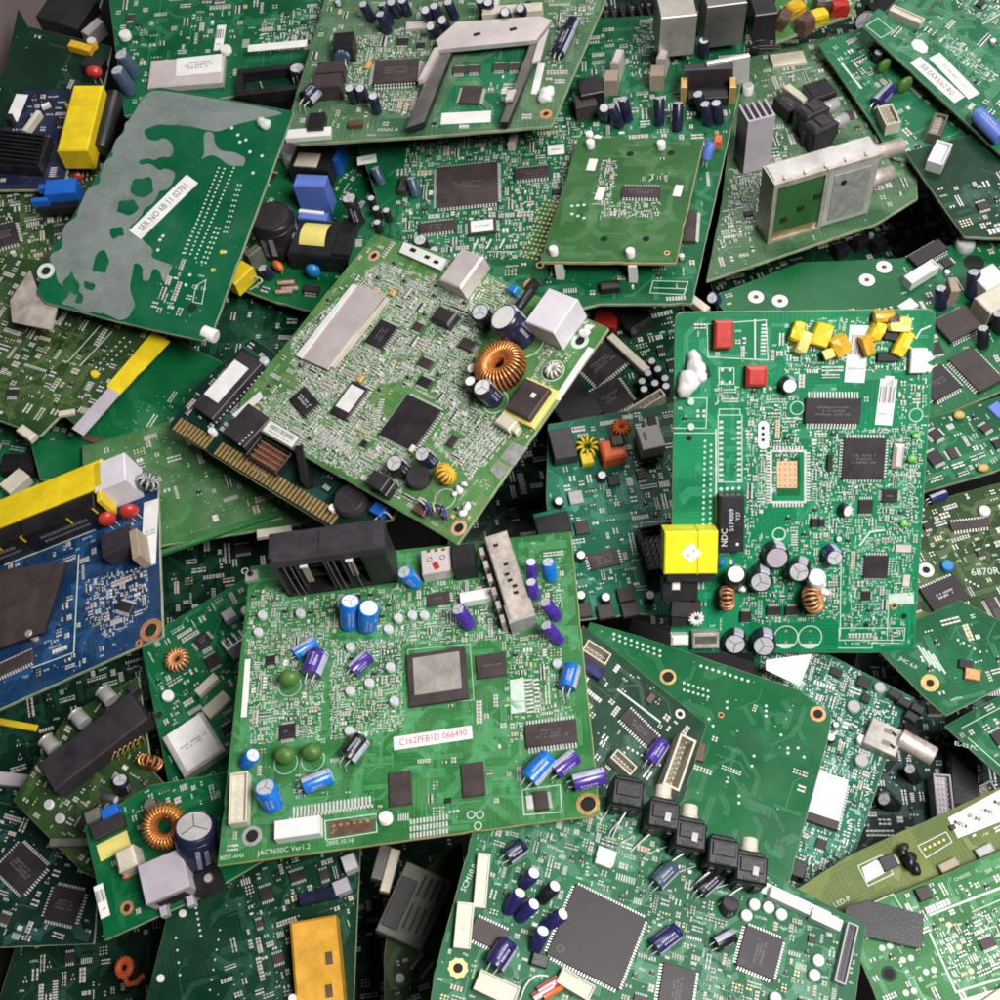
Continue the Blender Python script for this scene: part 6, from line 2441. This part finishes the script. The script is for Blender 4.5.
b.fill(3.4, [(290, 340), (380, 262), (470, 290), (480, 340), (470, 400), (450, 410), (400, 380), (300, 400)], ics=3, seed=1, bus=.3, haze=1.0, big=1.15)
b.fill(3.0, [(470, 380), (520, 420), (470, 480), (430, 440)], ics=1, seed=2, bus=.3, haze=1.0)
b.fill(3.0, [(250, 400), (340, 380), (420, 440), (400, 500), (300, 450)], ics=1, seed=3, bus=.3, haze=1.0)
b.fill(2.0, [(440, 250), (600, 320), (540, 400), (520, 350), (460, 300)], ics=0, seed=4, bus=.3, haze=1.0)
b.fill(.7, ics=0, seed=5)
b.done()

# ------------------------------------------------------------------ top boards
b = Board('small green daughter board on white standoffs above the middle board', [(579, 138), (704, 138), (676, 263), (540, 262)], (-.13, .55), 'mask_matte', h=.0, edge='fibreglass_tan', clear=.016,
          outline=[(579, 136), (596, 138), (704, 140), (676, 263), (540, 262), (560, 196)])
b.hole(630, 154, 3.2, 3.8, 'mask_dark')
b.hole(671, 153, 3.2, 3.8, 'mask_dark')
b.hole(604, 239, 3, 3.6, 'mask_dark')
b.hole(646, 239, 3, 3.6, 'mask_dark')
b.hole(667, 253, 1.8, 3, 'gold')
b.chip(641, 191, 38, 16, 3, 'tb', a=-1, m='chip_brown')
b.sticker(592, 165, 9, 17, a=-6, lines=0)
b.sticker(678, 191, 8, 16, a=-8, lines=0)
b.sticker(600, 194, 8, 18, a=-8, lines=0)
b.pads((572, 214), (584, 218), 3, 1.8, 'silkscreen')
b.pads((572, 206), (584, 205), 3, 1.8, 'silkscreen')
b.fill(2.2, [(600, 160), (620, 158), (610, 205), (592, 205)], ics=0, seed=1)
b.fill(2.2, [(605, 202), (660, 202), (660, 218), (600, 218)], ics=0, seed=2)
b.fill(1.6, [(640, 176), (670, 172), (668, 182), (640, 182)], ics=0, seed=3)
for x, y in ((553, 248), (630, 250), (661, 142), (590, 141)):
    b.cap(x, y, 4.5, 8, 'white', top='white', cross=False, name='standoff', stripe=None)
for x, y in ((558, 262), (632, 264)):
    u0, v0 = b.uv(x, y)
    m_ = MB()
    m_.box(0, 3, 8, 6, -46, -3.5, 'white', 0, ch=.5)
    m_.box(-3, 3, 3, 6, -56, -46, 'white', 0)
    m_.box(3, 3, 3, 6, -56, -46, 'white', 0)
    b.add('standoff', m_, (u0, v0, 0))
b.fill(.004, ics=0, seed=4, bus=1.5, vias=.2)
b.done()

b = Board('pale green board at the top with a metal card frame and blank white label', [(330, -50), (622, -60), (552, 126), (286, 142)], (-.12, .5), 'mask_pale', h=.0,
          outline=[(340, -50), (622, -60), (606, 0), (552, 126), (430, 136), (300, 144), (282, 140), (300, 80)])
b.area([(470, 52), (535, 42), (505, 124), (432, 128)], 'mask_green', .11)
b.chip(396, 70, 44, 32, 5, '4', a=3, m='chip_brown', pl=5)
# card frame
zf = 9
fr_ = b.poly3('card_frame', [(436, 40), (456, 22), (540, 16), (552, 20), (536, 40), (452, 48), (440, 50)], 16, 'steel_pink', 5, 'steel', label='flat metal card frame')
for x, y in ((477, 34), (513, 29)):
    b.block('opening', x, y, 7, 4, 16.3, 'hole', z0=16.1, par=fr_, free=True, ch=0, a=20)
for pts in ([(440, 44), (454, 46), (424, 122), (406, 128)], [(532, 40), (548, 22), (526, 78), (508, 122), (500, 122)]):
    rl = b.poly3('side_rail', pts, 12, 'steel_dark', 7, 'plastic_black', par=fr_)
b.poly3('side_rail', [(434, 48), (441, 46), (424, 78), (418, 80)], 17, 'steel_pink', 6, par=fr_)
b.poly3('clip', [(508, 90), (516, 89), (512, 99), (505, 100)], 17, 'steel_pink', 3, par=fr_)
b.poly3('clip', [(538, 42), (549, 28), (540, 60), (532, 62)], 16, 'steel_pink', 3, par=fr_)
b.chip(471, 94, 20, 24, 3, 'lr', a=-4, m='chip_brown', lines=0)
for x, y in ((459, 69), (474, 68), (499, 66), (514, 66)):
    b.chip(x, y, 13, 9, 3, 'tb', a=2, m='chip_brown', lines=0)
b.sticker(466, 118, 48, 15, a=3, lines=0)
b.text(388, 130, 'MAIN A', 6, a=2)
b.sticker(538, 79, 7, 42, a=-4, lines=0, name='bar', m='white')
b.glob([(547, 92, 7, 3), (545, 98, 6, 3)], 'white')
b.hole(546, 114, 3, 6, 'copper')
b.lie((558, 53), (569, 30), 7, 'sleeve_navy', top='white')
b.lie((562, 44), (574, 20), 6, 'sleeve_navy', top='white')
for x, y, bx, by in ((349, 88, 355, 102), (360, 88, 366, 100), (373, 96, 377, 112), (363, 4, 372, 20), (382, 4, 390, 24), (391, 2, 398, 16), (380, 14, 388, 32), (402, 0, 408, 14), (425, 10, 430, 22), (434, 6, 440, 22), (448, 2, 455, 18), (430, 26, 436, 36), (442, 20, 448, 30), (480, 0, 485, 14), (488, 2, 492, 14), (505, 12, 508, 20), (520, 8, 526, 16)):
    b.cap(x, y, 5, 22, 'sleeve_navy', base=(bx, by), cross=False)
b.block('connector', 343, 40, 20, 24, 18, 'plastic_black', a=6)
b.block('connector', 330, 66, 26, 16, 16, 'chip_brown', a=6)
b.block('connector', 326, 80, 28, 18, 18, 'chip_brown', a=6)
b.lie((342, 60), (340, 48), 8, 'sleeve_slate', top='smd_grey')
b.lie((306, 100), (316, 90), 9, 'sleeve_navy', top='ivory')
b.block('connector', 316, 120, 16, 22, 10, 'plastic_black', a=4)
b.block('plug', 308, 132, 44, 12, 6, 'white', a=5)
b.block('inductor', 355, 122, 14, 7, 6, 'brown', a=4)
b.chip(368, 64, 5, 10, 3, None, m='smd_amber', lines=0, a=-14)
b.block('ribbon', 420, 24, 30, 10, 4, 'steel_pink', a=4)
b.block('bracket', 512, 8, 60, 12, 14, 'ivory', a=4)
b.fill(2.4, [(345, 40), (440, 20), (430, 60), (420, 120), (340, 100)], ics=2, seed=1)
b.fill(1.6, [(555, 10), (600, 0), (560, 70), (545, 70)], ics=0, seed=2)
b.fill(1.2, [(460, 5), (560, 5), (540, 20), (470, 25)], ics=1, seed=4)
b.fill(.3, ics=0, seed=3)
b.done()

b = Board('green solder-side board with spread grey tinning and slanted white code label', [(142, 88), (294, 112), (203, 340), (36, 297)], (-.1, .36), 'mask_solder', h=.0,
          outline=[(146, 90), (160, 87), (294, 111), (212, 334), (203, 341), (118, 322), (46, 303), (36, 292), (52, 250), (100, 170)])
# tinned copper spread: irregular lobes
R = random.Random(11)


def splat(pix, jag=4, step=7, wrap=True):
    out = []
    n = len(pix)
    for i in range(n):
        x0, y0 = pix[i]
        x1, y1 = pix[(i + 1) % n]
        L = math.hypot(x1 - x0, y1 - y0)
        k = max(1, int(L / step)) if wrap or i < n - 1 else 1
        for j in range(k):
            t = j / k
            out.append((x0 + (x1 - x0) * t + (R.uniform(-jag, jag) if j else 0), y0 + (y1 - y0) * t + (R.uniform(-jag, jag) if j else 0)))
    return out


def tess(name, pix, m, z):
    for _ in range(2):
        pix = [q for i in range(len(pix)) for q in ((pix[i - 1][0] * .25 + pix[i][0] * .75, pix[i - 1][1] * .25 + pix[i][1] * .75), (pix[i][0] * .75 + pix[(i + 1) % len(pix)][0] * .25, pix[i][1] * .75 + pix[(i + 1) % len(pix)][1] * .25))]
    from mathutils.geometry import tessellate_polygon
    P = [b.uv(*p) for p in pix]
    V = [Vector((p[0], p[1], z)) for p in P]
    T = tessellate_polygon([V])
    k = b.fb(name)
    for t in T:
        tri = [V[i] for i in t]
        if (tri[1] - tri[0]).cross(tri[2] - tri[0]).z < 0:
            tri = tri[::-1]
        k.face(tri, m)


pcb('tinned', (0.300, 0.335, 0.325), (0.265, 0.305, 0.290), dust=0.0, pour=.6, tr=0.0, rough=.3)
t__ = MATS['tinned'].node_tree
for n__ in t__.nodes:
    if n__.type == 'MIX' and abs(n__.inputs[7].default_value[0] - .36) < .001:
        n__.inputs[7].default_value = (.01, .10, .045, 1)
    if n__.type == 'MATH' and n__.operation == 'MULTIPLY' and abs(n__.inputs[1].default_value) < 1e-6 and not n__.inputs[1].is_linked:
        n__.inputs[1].default_value = .75
MATS['tinned'].node_tree.nodes['Principled BSDF'].inputs['Metallic'].default_value = .3
MATS['tinned'].node_tree.nodes['Principled BSDF'].inputs['Specular IOR Level'].default_value = .4
edge_ = [(145, 93), (160, 89), (290, 112), (270, 117), (236, 124), (220, 132), (206, 130)]
inner = [(190, 126), (160, 124), (143, 131), (148, 140), (164, 137), (174, 145), (172, 158), (150, 158), (138, 160), (140, 166), (164, 168), (176, 172), (168, 190), (152, 205), (142, 215), (136, 222),
         (128, 228), (136, 234), (146, 243), (154, 250), (150, 257), (162, 262), (174, 265), (171, 282), (163, 283), (160, 270), (152, 268), (150, 281), (143, 281), (143, 266), (134, 262), (130, 285), (132, 310), (120, 321), (60, 304), (70, 290), (56, 276), (50, 262), (62, 240), (100, 175), (130, 120)]
tess('tinned_area', edge_ + splat(inner, 4.5, 7, False), 'tinned', .14)
tess('tinned_area', splat([(206, 131), (214, 133), (219, 150), (234, 152), (246, 158), (244, 166), (232, 166), (220, 158), (208, 156), (200, 160), (204, 146)], 3, 6), 'tinned', .15)
for pts in ([(134, 178), (150, 176), (154, 192), (142, 198), (130, 192)], [(118, 202), (134, 199), (140, 208), (128, 216), (116, 212)], [(95, 258), (104, 249), (110, 262), (106, 274), (92, 272)], [(110, 228), (122, 226), (124, 236), (114, 240)], [(78, 290), (84, 296), (82, 304), (74, 303)], [(62, 285), (72, 270), (80, 284), (76, 296)], [(84, 280), (96, 284), (94, 290), (84, 288)]):
    tess('mask_island', splat(pts, 2, 5), 'mask_solder', .2)
b.sticker(164, 207, 66, 16, a=math.degrees(b.img(164, 207, 45, -48)) if False else 0, lines=0) if False else None
b.sticker(164, 207, 82, 17, a=math.degrees(b.img(164, 207, 47, -46)), text='SER NO 6B 11 02701', tm='print_ink', tw=.8)
b.hole(266, 124, 2.6, 5, 'silkscreen', inner='brown')
b.glob([(264, 124, 7, 1), (260, 123, 4, .5)], 'silkscreen', 'solder_blob')
b.hole(46, 271, 5, 9, 'silkscreen')
b.hole(192, 308, 4, 5, 'mask_dark')
b.pads((219, 168), (185, 253), 22, 1.1, 'silkscreen', rows=2, gap=6)
b.pads((234, 168), (196, 258), 24, 1.1, 'silkscreen')
b.pads((238, 185), (224, 232), 10, 1.0, 'silkscreen', rows=2, gap=3)
b.pads((200, 215), (183, 253), 10, 1.0, 'silkscreen')
b.pads((216, 228), (202, 262), 8, 1.2, 'silkscreen', rows=2, gap=4)
for x, y in ((253, 173), (262, 156), (246, 140), (238, 135), (250, 152), (232, 128), (160, 240), (158, 250), (163, 236), (225, 252), (214, 270), (190, 275), (186, 285), (240, 142)):
    b.pads((x, y), (x + 1, y), 1, 1.8, 'silkscreen')
b.pads((222, 252), (223, 253), 1, 2.2, 'yellow')
b.pads((213, 270), (214, 270), 1, 2.2, 'yellow')
b.text(199, 288, 'CE 10', 6, a=0)
b.silk((196, 286), (206, 280), (202, 304), (193, 302), closed=True, w=.8)
b.lie((204, 332), (216, 337), 7, 'white', top='white', z=-4, stripe=None, leads=False, name='foot', z1=-4)
b.poly3('side_plate', [(40, 296), (58, 302), (52, 330), (12, 322), (10, 300), (30, 270)], -4, 'steel_rusty', 2, label=None)
b.fill(.5, [(170, 260), (215, 250), (200, 325), (140, 315)], ics=0, silk=.8, vias=6, bus=0, seed=2)
b.done()

# ------------------------------------------------------------------ big bright board on the right
b = Board('large bright green board with red capacitors, black relay and yellow tape-wrapped capacitors', [(675, 312), (936, 309), (914, 653), (670, 653)], (.0, -.22), 'mask_bright', h=.02, rnd=9, clear=.005)
b.block('film_capacitor', 724, 335, 18, 27, 12, 'red', ch=2)
b.block('film_capacitor', 757, 377, 20, 20, 12, 'red', ch=3)
b.silk((707, 324), (766, 320), (768, 360), (708, 357), closed=True)
b.silk((755, 320), (755, 359), w=1.6)
b.pads((764, 325), (763, 354), 9, square=True, w=1.6, d=5)
b.silk((674, 398), (707, 398), (706, 428), (674, 428))
b.silk((674, 433), (716, 433))
b.glob([(694, 362, 10, 5), (699, 374, 8, 6), (688, 383, 12, 5), (684, 390, 6, 4), (702, 367, 5, 4)], 'glue')
b.block('transistor', 705, 373, 10, 10, 6, 'plastic_black', a=14)
for x, y in ((691, 427), (691, 402)):
    b.cap(x, y, 3.6, 3, 'silkscreen', top='silkscreen', cross=False, stripe=None, name='solder_post')
b.pads((698, 411), (704, 411), 2, 1.6)
b.pads((698, 416), (704, 416), 2, 1.6)
b.hole(689, 438, 2.4, 3, 'mask_dark')
# empty chip footprints with silk outline
b.silk((718, 415), (742, 415), (742, 482), (718, 482), closed=True)
b.pads((721, 422), (721, 480), 12, square=True, w=2.4, d=4)
b.pads((739, 422), (739, 480), 12, square=True, w=2.4, d=4)
b.silk((719, 409), (740, 409), (740, 415), (719, 415), closed=True)
b.silk((716, 430), (716, 560), w=1.6)
b.pads((721, 489), (739, 488), 4, 1.8)
b.pads((721, 500), (739, 500), 4, 1.8)
b.pads((705, 441), (703, 530), 17, 1.4, 'silkscreen')
b.pads((711, 445), (710, 535), 17, 1.4, 'silkscreen')
b.silk((719, 368), (734, 368), (734, 384), (719, 384), closed=True)
b.pads((722, 370), (722, 382), 2, 1.6)
b.pads((730, 370), (730, 382), 2, 1.6)
b.cap(790, 386, 8, 14, 'sleeve_navy', base=(787, 383), top='white', cross=False)
pill = b.poly3('terminal_plate', [(758, 424), (761, 421), (766, 421), (769, 424), (769, 446), (766, 449), (761, 449), (758, 446)], 1.2, 'white', 1)
for y in (428, 434, 440):
    b.block('opening', 763, y, 3, 3, 1.5, 'hole', z0=1.25, par=pill, free=True, ch=0)
b.chip(833, 411, 55, 25, 4, 'tb', a=-1, m='chip_black', mm='print_grey', pl=6)
b.sticker(857, 354, 20, 56, a=-3, lines=2)
b.sticker(886, 402, 17, 46, a=-4, lines=1)
b.sticker(889, 381, 9, 10, a=-4, lines=0)
yl = ((798, 331, 12, 18, -12, 'yellow'), (805, 342, 11, 21, -14, 'yellow_pale'), (823, 335, 18, 22, -20, 'yellow'), (842, 346, 17, 20, 24, 'amber_tape'), (829, 354, 12, 10, 20, 'yellow_pale'),
      (879, 331, 12, 18, -20, 'yellow'), (885, 318, 20, 8, 4, 'amber_tape'), (869, 346, 10, 20, 24, 'amber_tape'), (901, 326, 22, 12, -4, 'yellow_pale'), (903, 345, 13, 24, -24, 'yellow'), (895, 320, 12, 6, 10, 'brown'))
for x, y, w, d, a, m_ in yl:
    b.crumpled('tape_capacitor', x, y, w, d, 10 + b.rnd.uniform(0, 4), m_, a=a)
b.chip(892, 334, 14, 12, 6, None, a=-10, lines=0)
b.chip(884, 357, 12, 9, 5, None, a=0, lines=0)
b.chip(895, 357, 12, 9, 5, None, a=0, lines=0)
pg = b.block('plug', 919, 361, 16, 24, 8, 'white', ch=1)
b.block('plug_arm', 927, 358, 12, 9, 7, 'white', a=30, par=pg, free=True)
b.block('plug_arm', 928, 368, 9, 7, 6, 'white', a=-30, par=pg, free=True)
b.silk((916, 338), (921, 330), (930, 326), w=1.6)
b.chip(864, 459, 42, 42, 3, '4', a=-1, m='chip_black', mm='print_grey')
b.chip(830, 463, 5, 17, 3, None, lines=0)
# bare copper square in its frame
b.silk((771, 451), (805, 451), (805, 502), (771, 502), closed=True, w=2.2, m='tin')
b.area([(777, 457), (800, 457), (800, 496), (777, 496)], 'mask_plain', .12)
b.area([(777, 461), (797, 461), (797, 488), (777, 488)], 'copper_pad', .3, 'copper_area')
gp = b.fb('solder_pads')
for i in range(4):
    for j in range(5):
        u_, v_ = b.uv(780 + i * 5, 464 + j * 5.4)
        gp.disc(u_, v_, .7, .4, 'brown', 8)
b.pads((768, 453), (768, 500), 16, square=True, w=1.8, d=4)
b.pads((808, 453), (808, 500), 16, square=True, w=1.8, d=4)
b.pads((774, 448), (802, 448), 10, square=True, w=1.8, d=4)
b.pads((774, 505), (802, 505), 10, square=True, w=1.8, d=4)
cr_ = b.block('crystal', 899, 457, 11, 25, 6, 'steel_pink', a=-4, ch=3)
b.drop(912, 459, 5, 'green_led', 3, (1, .8, .6), leads=False, name='green_lamp')
b.drop(916, 436, 4, 'green_led', 3, (1, .8, .6), leads=False, name='green_lamp')
b.drop(904, 524, 4, 'green_led', 3, (1, .8, .6), leads=False, name='green_lamp')
rl = b.block('relay', 732, 524, 24, 58, 16, 'plastic_black', a=1, ch=.8)
b.letters('NDC', rl['o'][0] - 7, rl['o'][1] - 14, 16.1, 8.5, 'print_white', math.radians(91), rl)
b.letters('S174009', rl['o'][0] - .5, rl['o'][1] + 4, 16.1, 6.8, 'print_white', math.radians(91), rl)
b.letters('Y27', rl['o'][0] + 6, rl['o'][1] + 8, 16.1, 5.5, 'print_white', math.radians(91), rl)
m_ = MB()
m_.disc(6, -21, 1.6, 16.06, 'print_white', 10)
b.add('stamped_dot', m_, rl['o'], rl)
yb = b.block('transformer', 691, 553, 53, 44, 28, 'yellow_acid', a=0, ch=1.4, label='squat yellow wrapped transformer with white diamond label')
b.on(yb, 15, 15, a=42, h=28, dx=0, dy=0, lines=1)
b.block('tape_seam', 698, 553, 1.2, 44.6, 28.25, 'amber_tape', a=0, par=yb, free=True, ch=0)
b.block('core', 691, 559, 48, 48, 22, 'plastic_black', a=0, par=yb, free=True)
b.glob([(737, 582, 6, 8), (741, 588, 5, 5), (730, 586, 4, 4)], 'glue')
b.glob([(819, 585, 6, 10), (824, 592, 5, 6), (820, 600, 5, 4), (812, 590, 4, 6)], 'glue')
b.glob([(686, 600, 4, 6), (690, 606, 3, 4)], 'glue')
b.drop(721, 562, 6, 'blue_disc', 8, (.6, 1, 1))
b.coil(727, 598, 7, 5, axis=(1, .1, .2), turns=14, wire='copper', core='plastic_black')
b.cap(736, 574, 10, 30, 'sleeve_black', base=(734, 582), top='white', cross=False)
b.cap(761, 582, 12, 20, 'sleeve_black', base=(760, 574))
b.cap(777, 558, 13, 16, 'sleeve_black', base=(774, 552), top='grey_plastic', cross=False)
b.cap(799, 572, 11, 24, 'sleeve_black', base=(800, 566))
b.cap(817, 577, 9, 26, 'white', base=(815, 584), top='white', cross=False, stripe=None)
b.coil(813, 599, 8, 6, axis=(.8, .3, .4), turns=16, wire='copper', core='plastic_black')
b.cap(835, 558, 9, 18, 'sleeve_indigo', base=(830, 552), top='alu_top')
b.cap(848, 511, 7, 6, 'sleeve_black', top='white', base=(843, 509), cross=False)
b.chip(876, 567, 25, 24, 3, '4', a=-1, m='chip_black', lines=0, pl=2)
b.chip(866, 596, 10, 10, 3, '4', lines=0, pl=2)
b.chip(890, 496, 16, 13, 3, 'lr', lines=1)
for x, y, w, d in ((774, 611, 15, 9), (793, 611, 15, 9), (746, 617, 11, 11), (812, 611, 12, 8), (815, 523, 7, 9), (822, 523, 6, 8)):
    b.chip(x, y, w, d, 4, 'tb', lines=0, pl=2)
for x in (786, 810):
    b.circle(x, 637, 12.5, 1.0, half=True)
    b.pads((x, 631), (x, 642), 2, 1.4, 'copper')
b.cap(735, 644, 12, 16, 'sleeve_black', base=(735, 638))
b.cap(764, 646, 12.5, 18, 'sleeve_navy', base=(763, 638))
mc = b.block('connector', 706, 641, 27, 17, 12, 'steel_rusty', a=1, ch=1)
b.block('window', 706, 640, 22, 8, 12.3, 'steel_dark', a=1, z0=12.1, par=mc, free=True, ch=0)
b.block('plug', 680, 641, 18, 11, 12, 'white', a=0, ch=2)
b.coil(696, 618, 5, 2.4, turns=12, wire='white', core='white', h0=8, name='eyelet')
b.block('socket', 680, 590, 36, 24, 14, 'plastic_black', a=2)
b.block('terminal', 676, 586, 8, 9, 15, 'white', a=0)
b.block('socket', 686, 610, 30, 16, 14, 'plastic_charcoal', a=-4)
b.block('socket', 679, 620, 16, 14, 10, 'plastic_black', a=0)
b.silk((839, 628), (905, 628), (904, 640), (839, 640), closed=True)
b.silk((838, 648), (872, 648), (872, 643), (900, 643))
b.silk((841, 560), (840, 636), w=1)
b.silk((889, 590), (887, 636), w=1)
b.hole(894, 606, 2, 4, 'gold')
b.hole(904, 616, 2.6, 3, 'mask_dark')
b.hole(866, 625, 2, 2.6, 'mask_dark')
b.circle(733, 408, 0.1) if False else None
b.circle(797, 408, 7, 1)
b.circle(779, 534, 7, 1.4, half=True)
b.circle(916, 415, 7, 1)
b.silk((860, 545), (870, 532), (884, 530), w=2)
b.sticker(903, 548, 16, 8, a=-2, lines=0, z=1.4, name='bar', m='steel_pink')
b.sticker(906, 580, 7, 12, a=-2, lines=0, z=1.4, name='bar', m='ivory')
b.area([(888, 594), (914, 592), (914, 604), (889, 604)], 'silkscreen', .12, 'silkscreen_area')
b.keepout((676, 440), (702, 440), (702, 540), (676, 540))
b.keepout((772, 315), (790, 315), (790, 325), (772, 325))
b.fill(2.6, [(808, 430), (920, 425), (910, 545), (812, 545)], ics=1, seed=1, silk=1.6, bus=.3)
b.fill(2.4, [(745, 400), (800, 395), (800, 450), (745, 545)], ics=0, seed=2, silk=1.8, bus=.3)
b.fill(2.6, [(845, 545), (915, 545), (910, 600), (885, 615), (850, 615)], ics=0, seed=3, silk=1.5, bus=.3)
b.fill(2.0, [(785, 320), (915, 315), (910, 370), (785, 375)], ics=1, seed=4, silk=1, bus=.3)
b.fill(1.5, [(895, 380), (932, 375), (920, 560), (905, 560)], ics=0, seed=5, silk=2, bus=.3)
b.fill(1.5, [(745, 540), (850, 500), (845, 620), (740, 625)], ics=1, seed=6, silk=1, bus=.3)
b.fill(1.6, [(715, 385), (790, 385), (780, 400), (715, 405)], ics=0, seed=8, silk=1.5, bus=.3)
b.fill(1.8, [(842, 615), (905, 615), (905, 645), (842, 645)], ics=0, seed=9, silk=1.5, bus=.3)
b.fill(.16, ics=0, seed=7, silk=2.5, bus=.8)
b.done()

# ------------------------------------------------------------------ top right corner
b = Board('bright green corner board at the top right with two white code strips and blue resistor', [(862, 24), (925, -40), (1070, 50), (1004, 156)], (-.12, .42), 'mask_green', h=.0,
          outline=[(862, 26), (878, 8), (884, 12), (905, -10), (940, -60), (1080, 60), (1020, 130), (1004, 158)])
b.silk((866, 26), (878, 18), (893, 31), (881, 38), closed=True)
b.conn(907, 14, 9, 36, 9, 'ivory', a=4, n=1, rows=5, deep=.2, inner='ivory')
b.poly3('label_sticker', [(911, 43), (915, 39), (922, 40), (928, 47), (927, 52), (922, 53), (914, 49)], .6, 'paper_white')
aL = math.degrees(b.img(937, 80, 42, 38))
b.sticker(937, 80, 66, 13, a=aL, text='JEB EAX3062 RG', tm='print_ink', tw=.72)
b.sticker(954, 76, 64, 13, a=aL - 4, lines=1, bars=False)
b.lie((977, 114), (1001, 138), 8, 'blue_lilac', top='blue_lilac', leads=True, stripe='blue_plastic', name='resistor')
b.hole(978, 113, 2, 4, 'gold')
for x, y in ((929, 10), (921, 23), (938, 2)):
    b.pads((x, y), (x + 1, y), 1, 2.4, 'brown')
b.silk((983, 24), (1000, 14), w=1.6)
b.fill(2.2, [(935, 40), (950, 32), (998, 75), (990, 86), (965, 66)], ics=1, seed=1, silk=2)
b.fill(1.8, [(950, 0), (1000, -10), (1000, 30), (975, 20)], ics=1, seed=2)
b.fill(.1, ics=0, seed=3, bus=2)
b.done()

# ------------------------------------------------------------------ loose coil deep at the bottom left
c_ = Board('small orange ring coil lying loose in the dark gap at the bottom left', [(118, 950), (152, 950), (152, 985), (118, 985)], (-.1, .45), 'plastic_black', name='ring_coil', cat='coil', h=-.05, clear=.004, thick=1.2, edge='plastic_black', outline=[(128, 962), (140, 962), (140, 975), (128, 975)], group='loose scraps on the boards') if False else None


class Loose(Board):
    pass


rt = bpy.data.objects.new('ring_coil', None)
COL.objects.link(rt)
fz = Frame()
fz.setplane(128, 968, (-.35, .4), BOARDS[2].lam - .01)
fz.setaxes(118, 968, 140, 968)
fz.place(rt)
rt['label'] = 'small orange ring coil lying in the dark gap at the bottom left'
rt['category'] = 'coil'
m_ = MB()
m_.torus((0, 0, 6), (0, 0, 1), 7, 3.6, 'orange', 28, 10)
m_.obj('core_ring', rt)
m_ = MB()
for i in range(16):
    q = 2 * math.pi * i / 16
    d = Vector((math.cos(q), math.sin(q), 0))
    pts = [Vector((0, 0, 6)) + d * (7 + 3.9 * math.cos(2 * math.pi * k / 10)) + Vector((0, 0, 3.9 * math.sin(2 * math.pi * k / 10))) for k in range(11)]
    m_.tube(pts, .5, 'orange', 5)
m_.obj('winding', rt)
m_ = MB()
m_.tube([(0, -9, 3), (6, -16, 4), (16, -14, 5), (22, -6, 3)], 3, 'orange', 8)
m_.obj('lead', rt)

for o in bpy.data.objects:
    for k in ('o', 'ht', 'a'):
        if k in o.keys():
            del o[k]

# ------------------------------------------------------------------ light: a diffuse ceiling
def area(name, loc, target, sx, sy, power, col=(1, 1, 1)):
    L = bpy.data.lights.new(name, 'AREA')
    L.shape = 'RECTANGLE'
    L.size, L.size_y = sx, sy
    L.energy = power
    L.color = col
    o = bpy.data.objects.new(name, L)
    COL.objects.link(o)
    o.location = loc
    o.rotation_euler = (Vector(target) - Vector(loc)).to_track_quat('-Z', 'Y').to_euler()
    return o


area('ceiling_lamp', (.50, -.40, 1.35), (.0, .02, .1), .6, .45, 30, (1.0, .985, .97))
area('ceiling_lamp', (.35, 1.05, 1.5), (0, 0, .1), 1.0, .4, 12, (1.0, .99, .98))

w = bpy.data.worlds.new('World')
sc.world = w
w.use_nodes = True
w.node_tree.nodes['Background'].inputs[0].default_value = (.95, .96, 1, 1)
w.node_tree.nodes['Background'].inputs[1].default_value = .045
sc.view_settings.view_transform = 'Standard'
sc.view_settings.look = 'None'
sc.view_settings.exposure = 0
sc.render.engine = 'CYCLES'
sc.cycles.use_denoising = True
sc.cycles.max_bounces = 6
sc.cycles.filter_width = 1.8
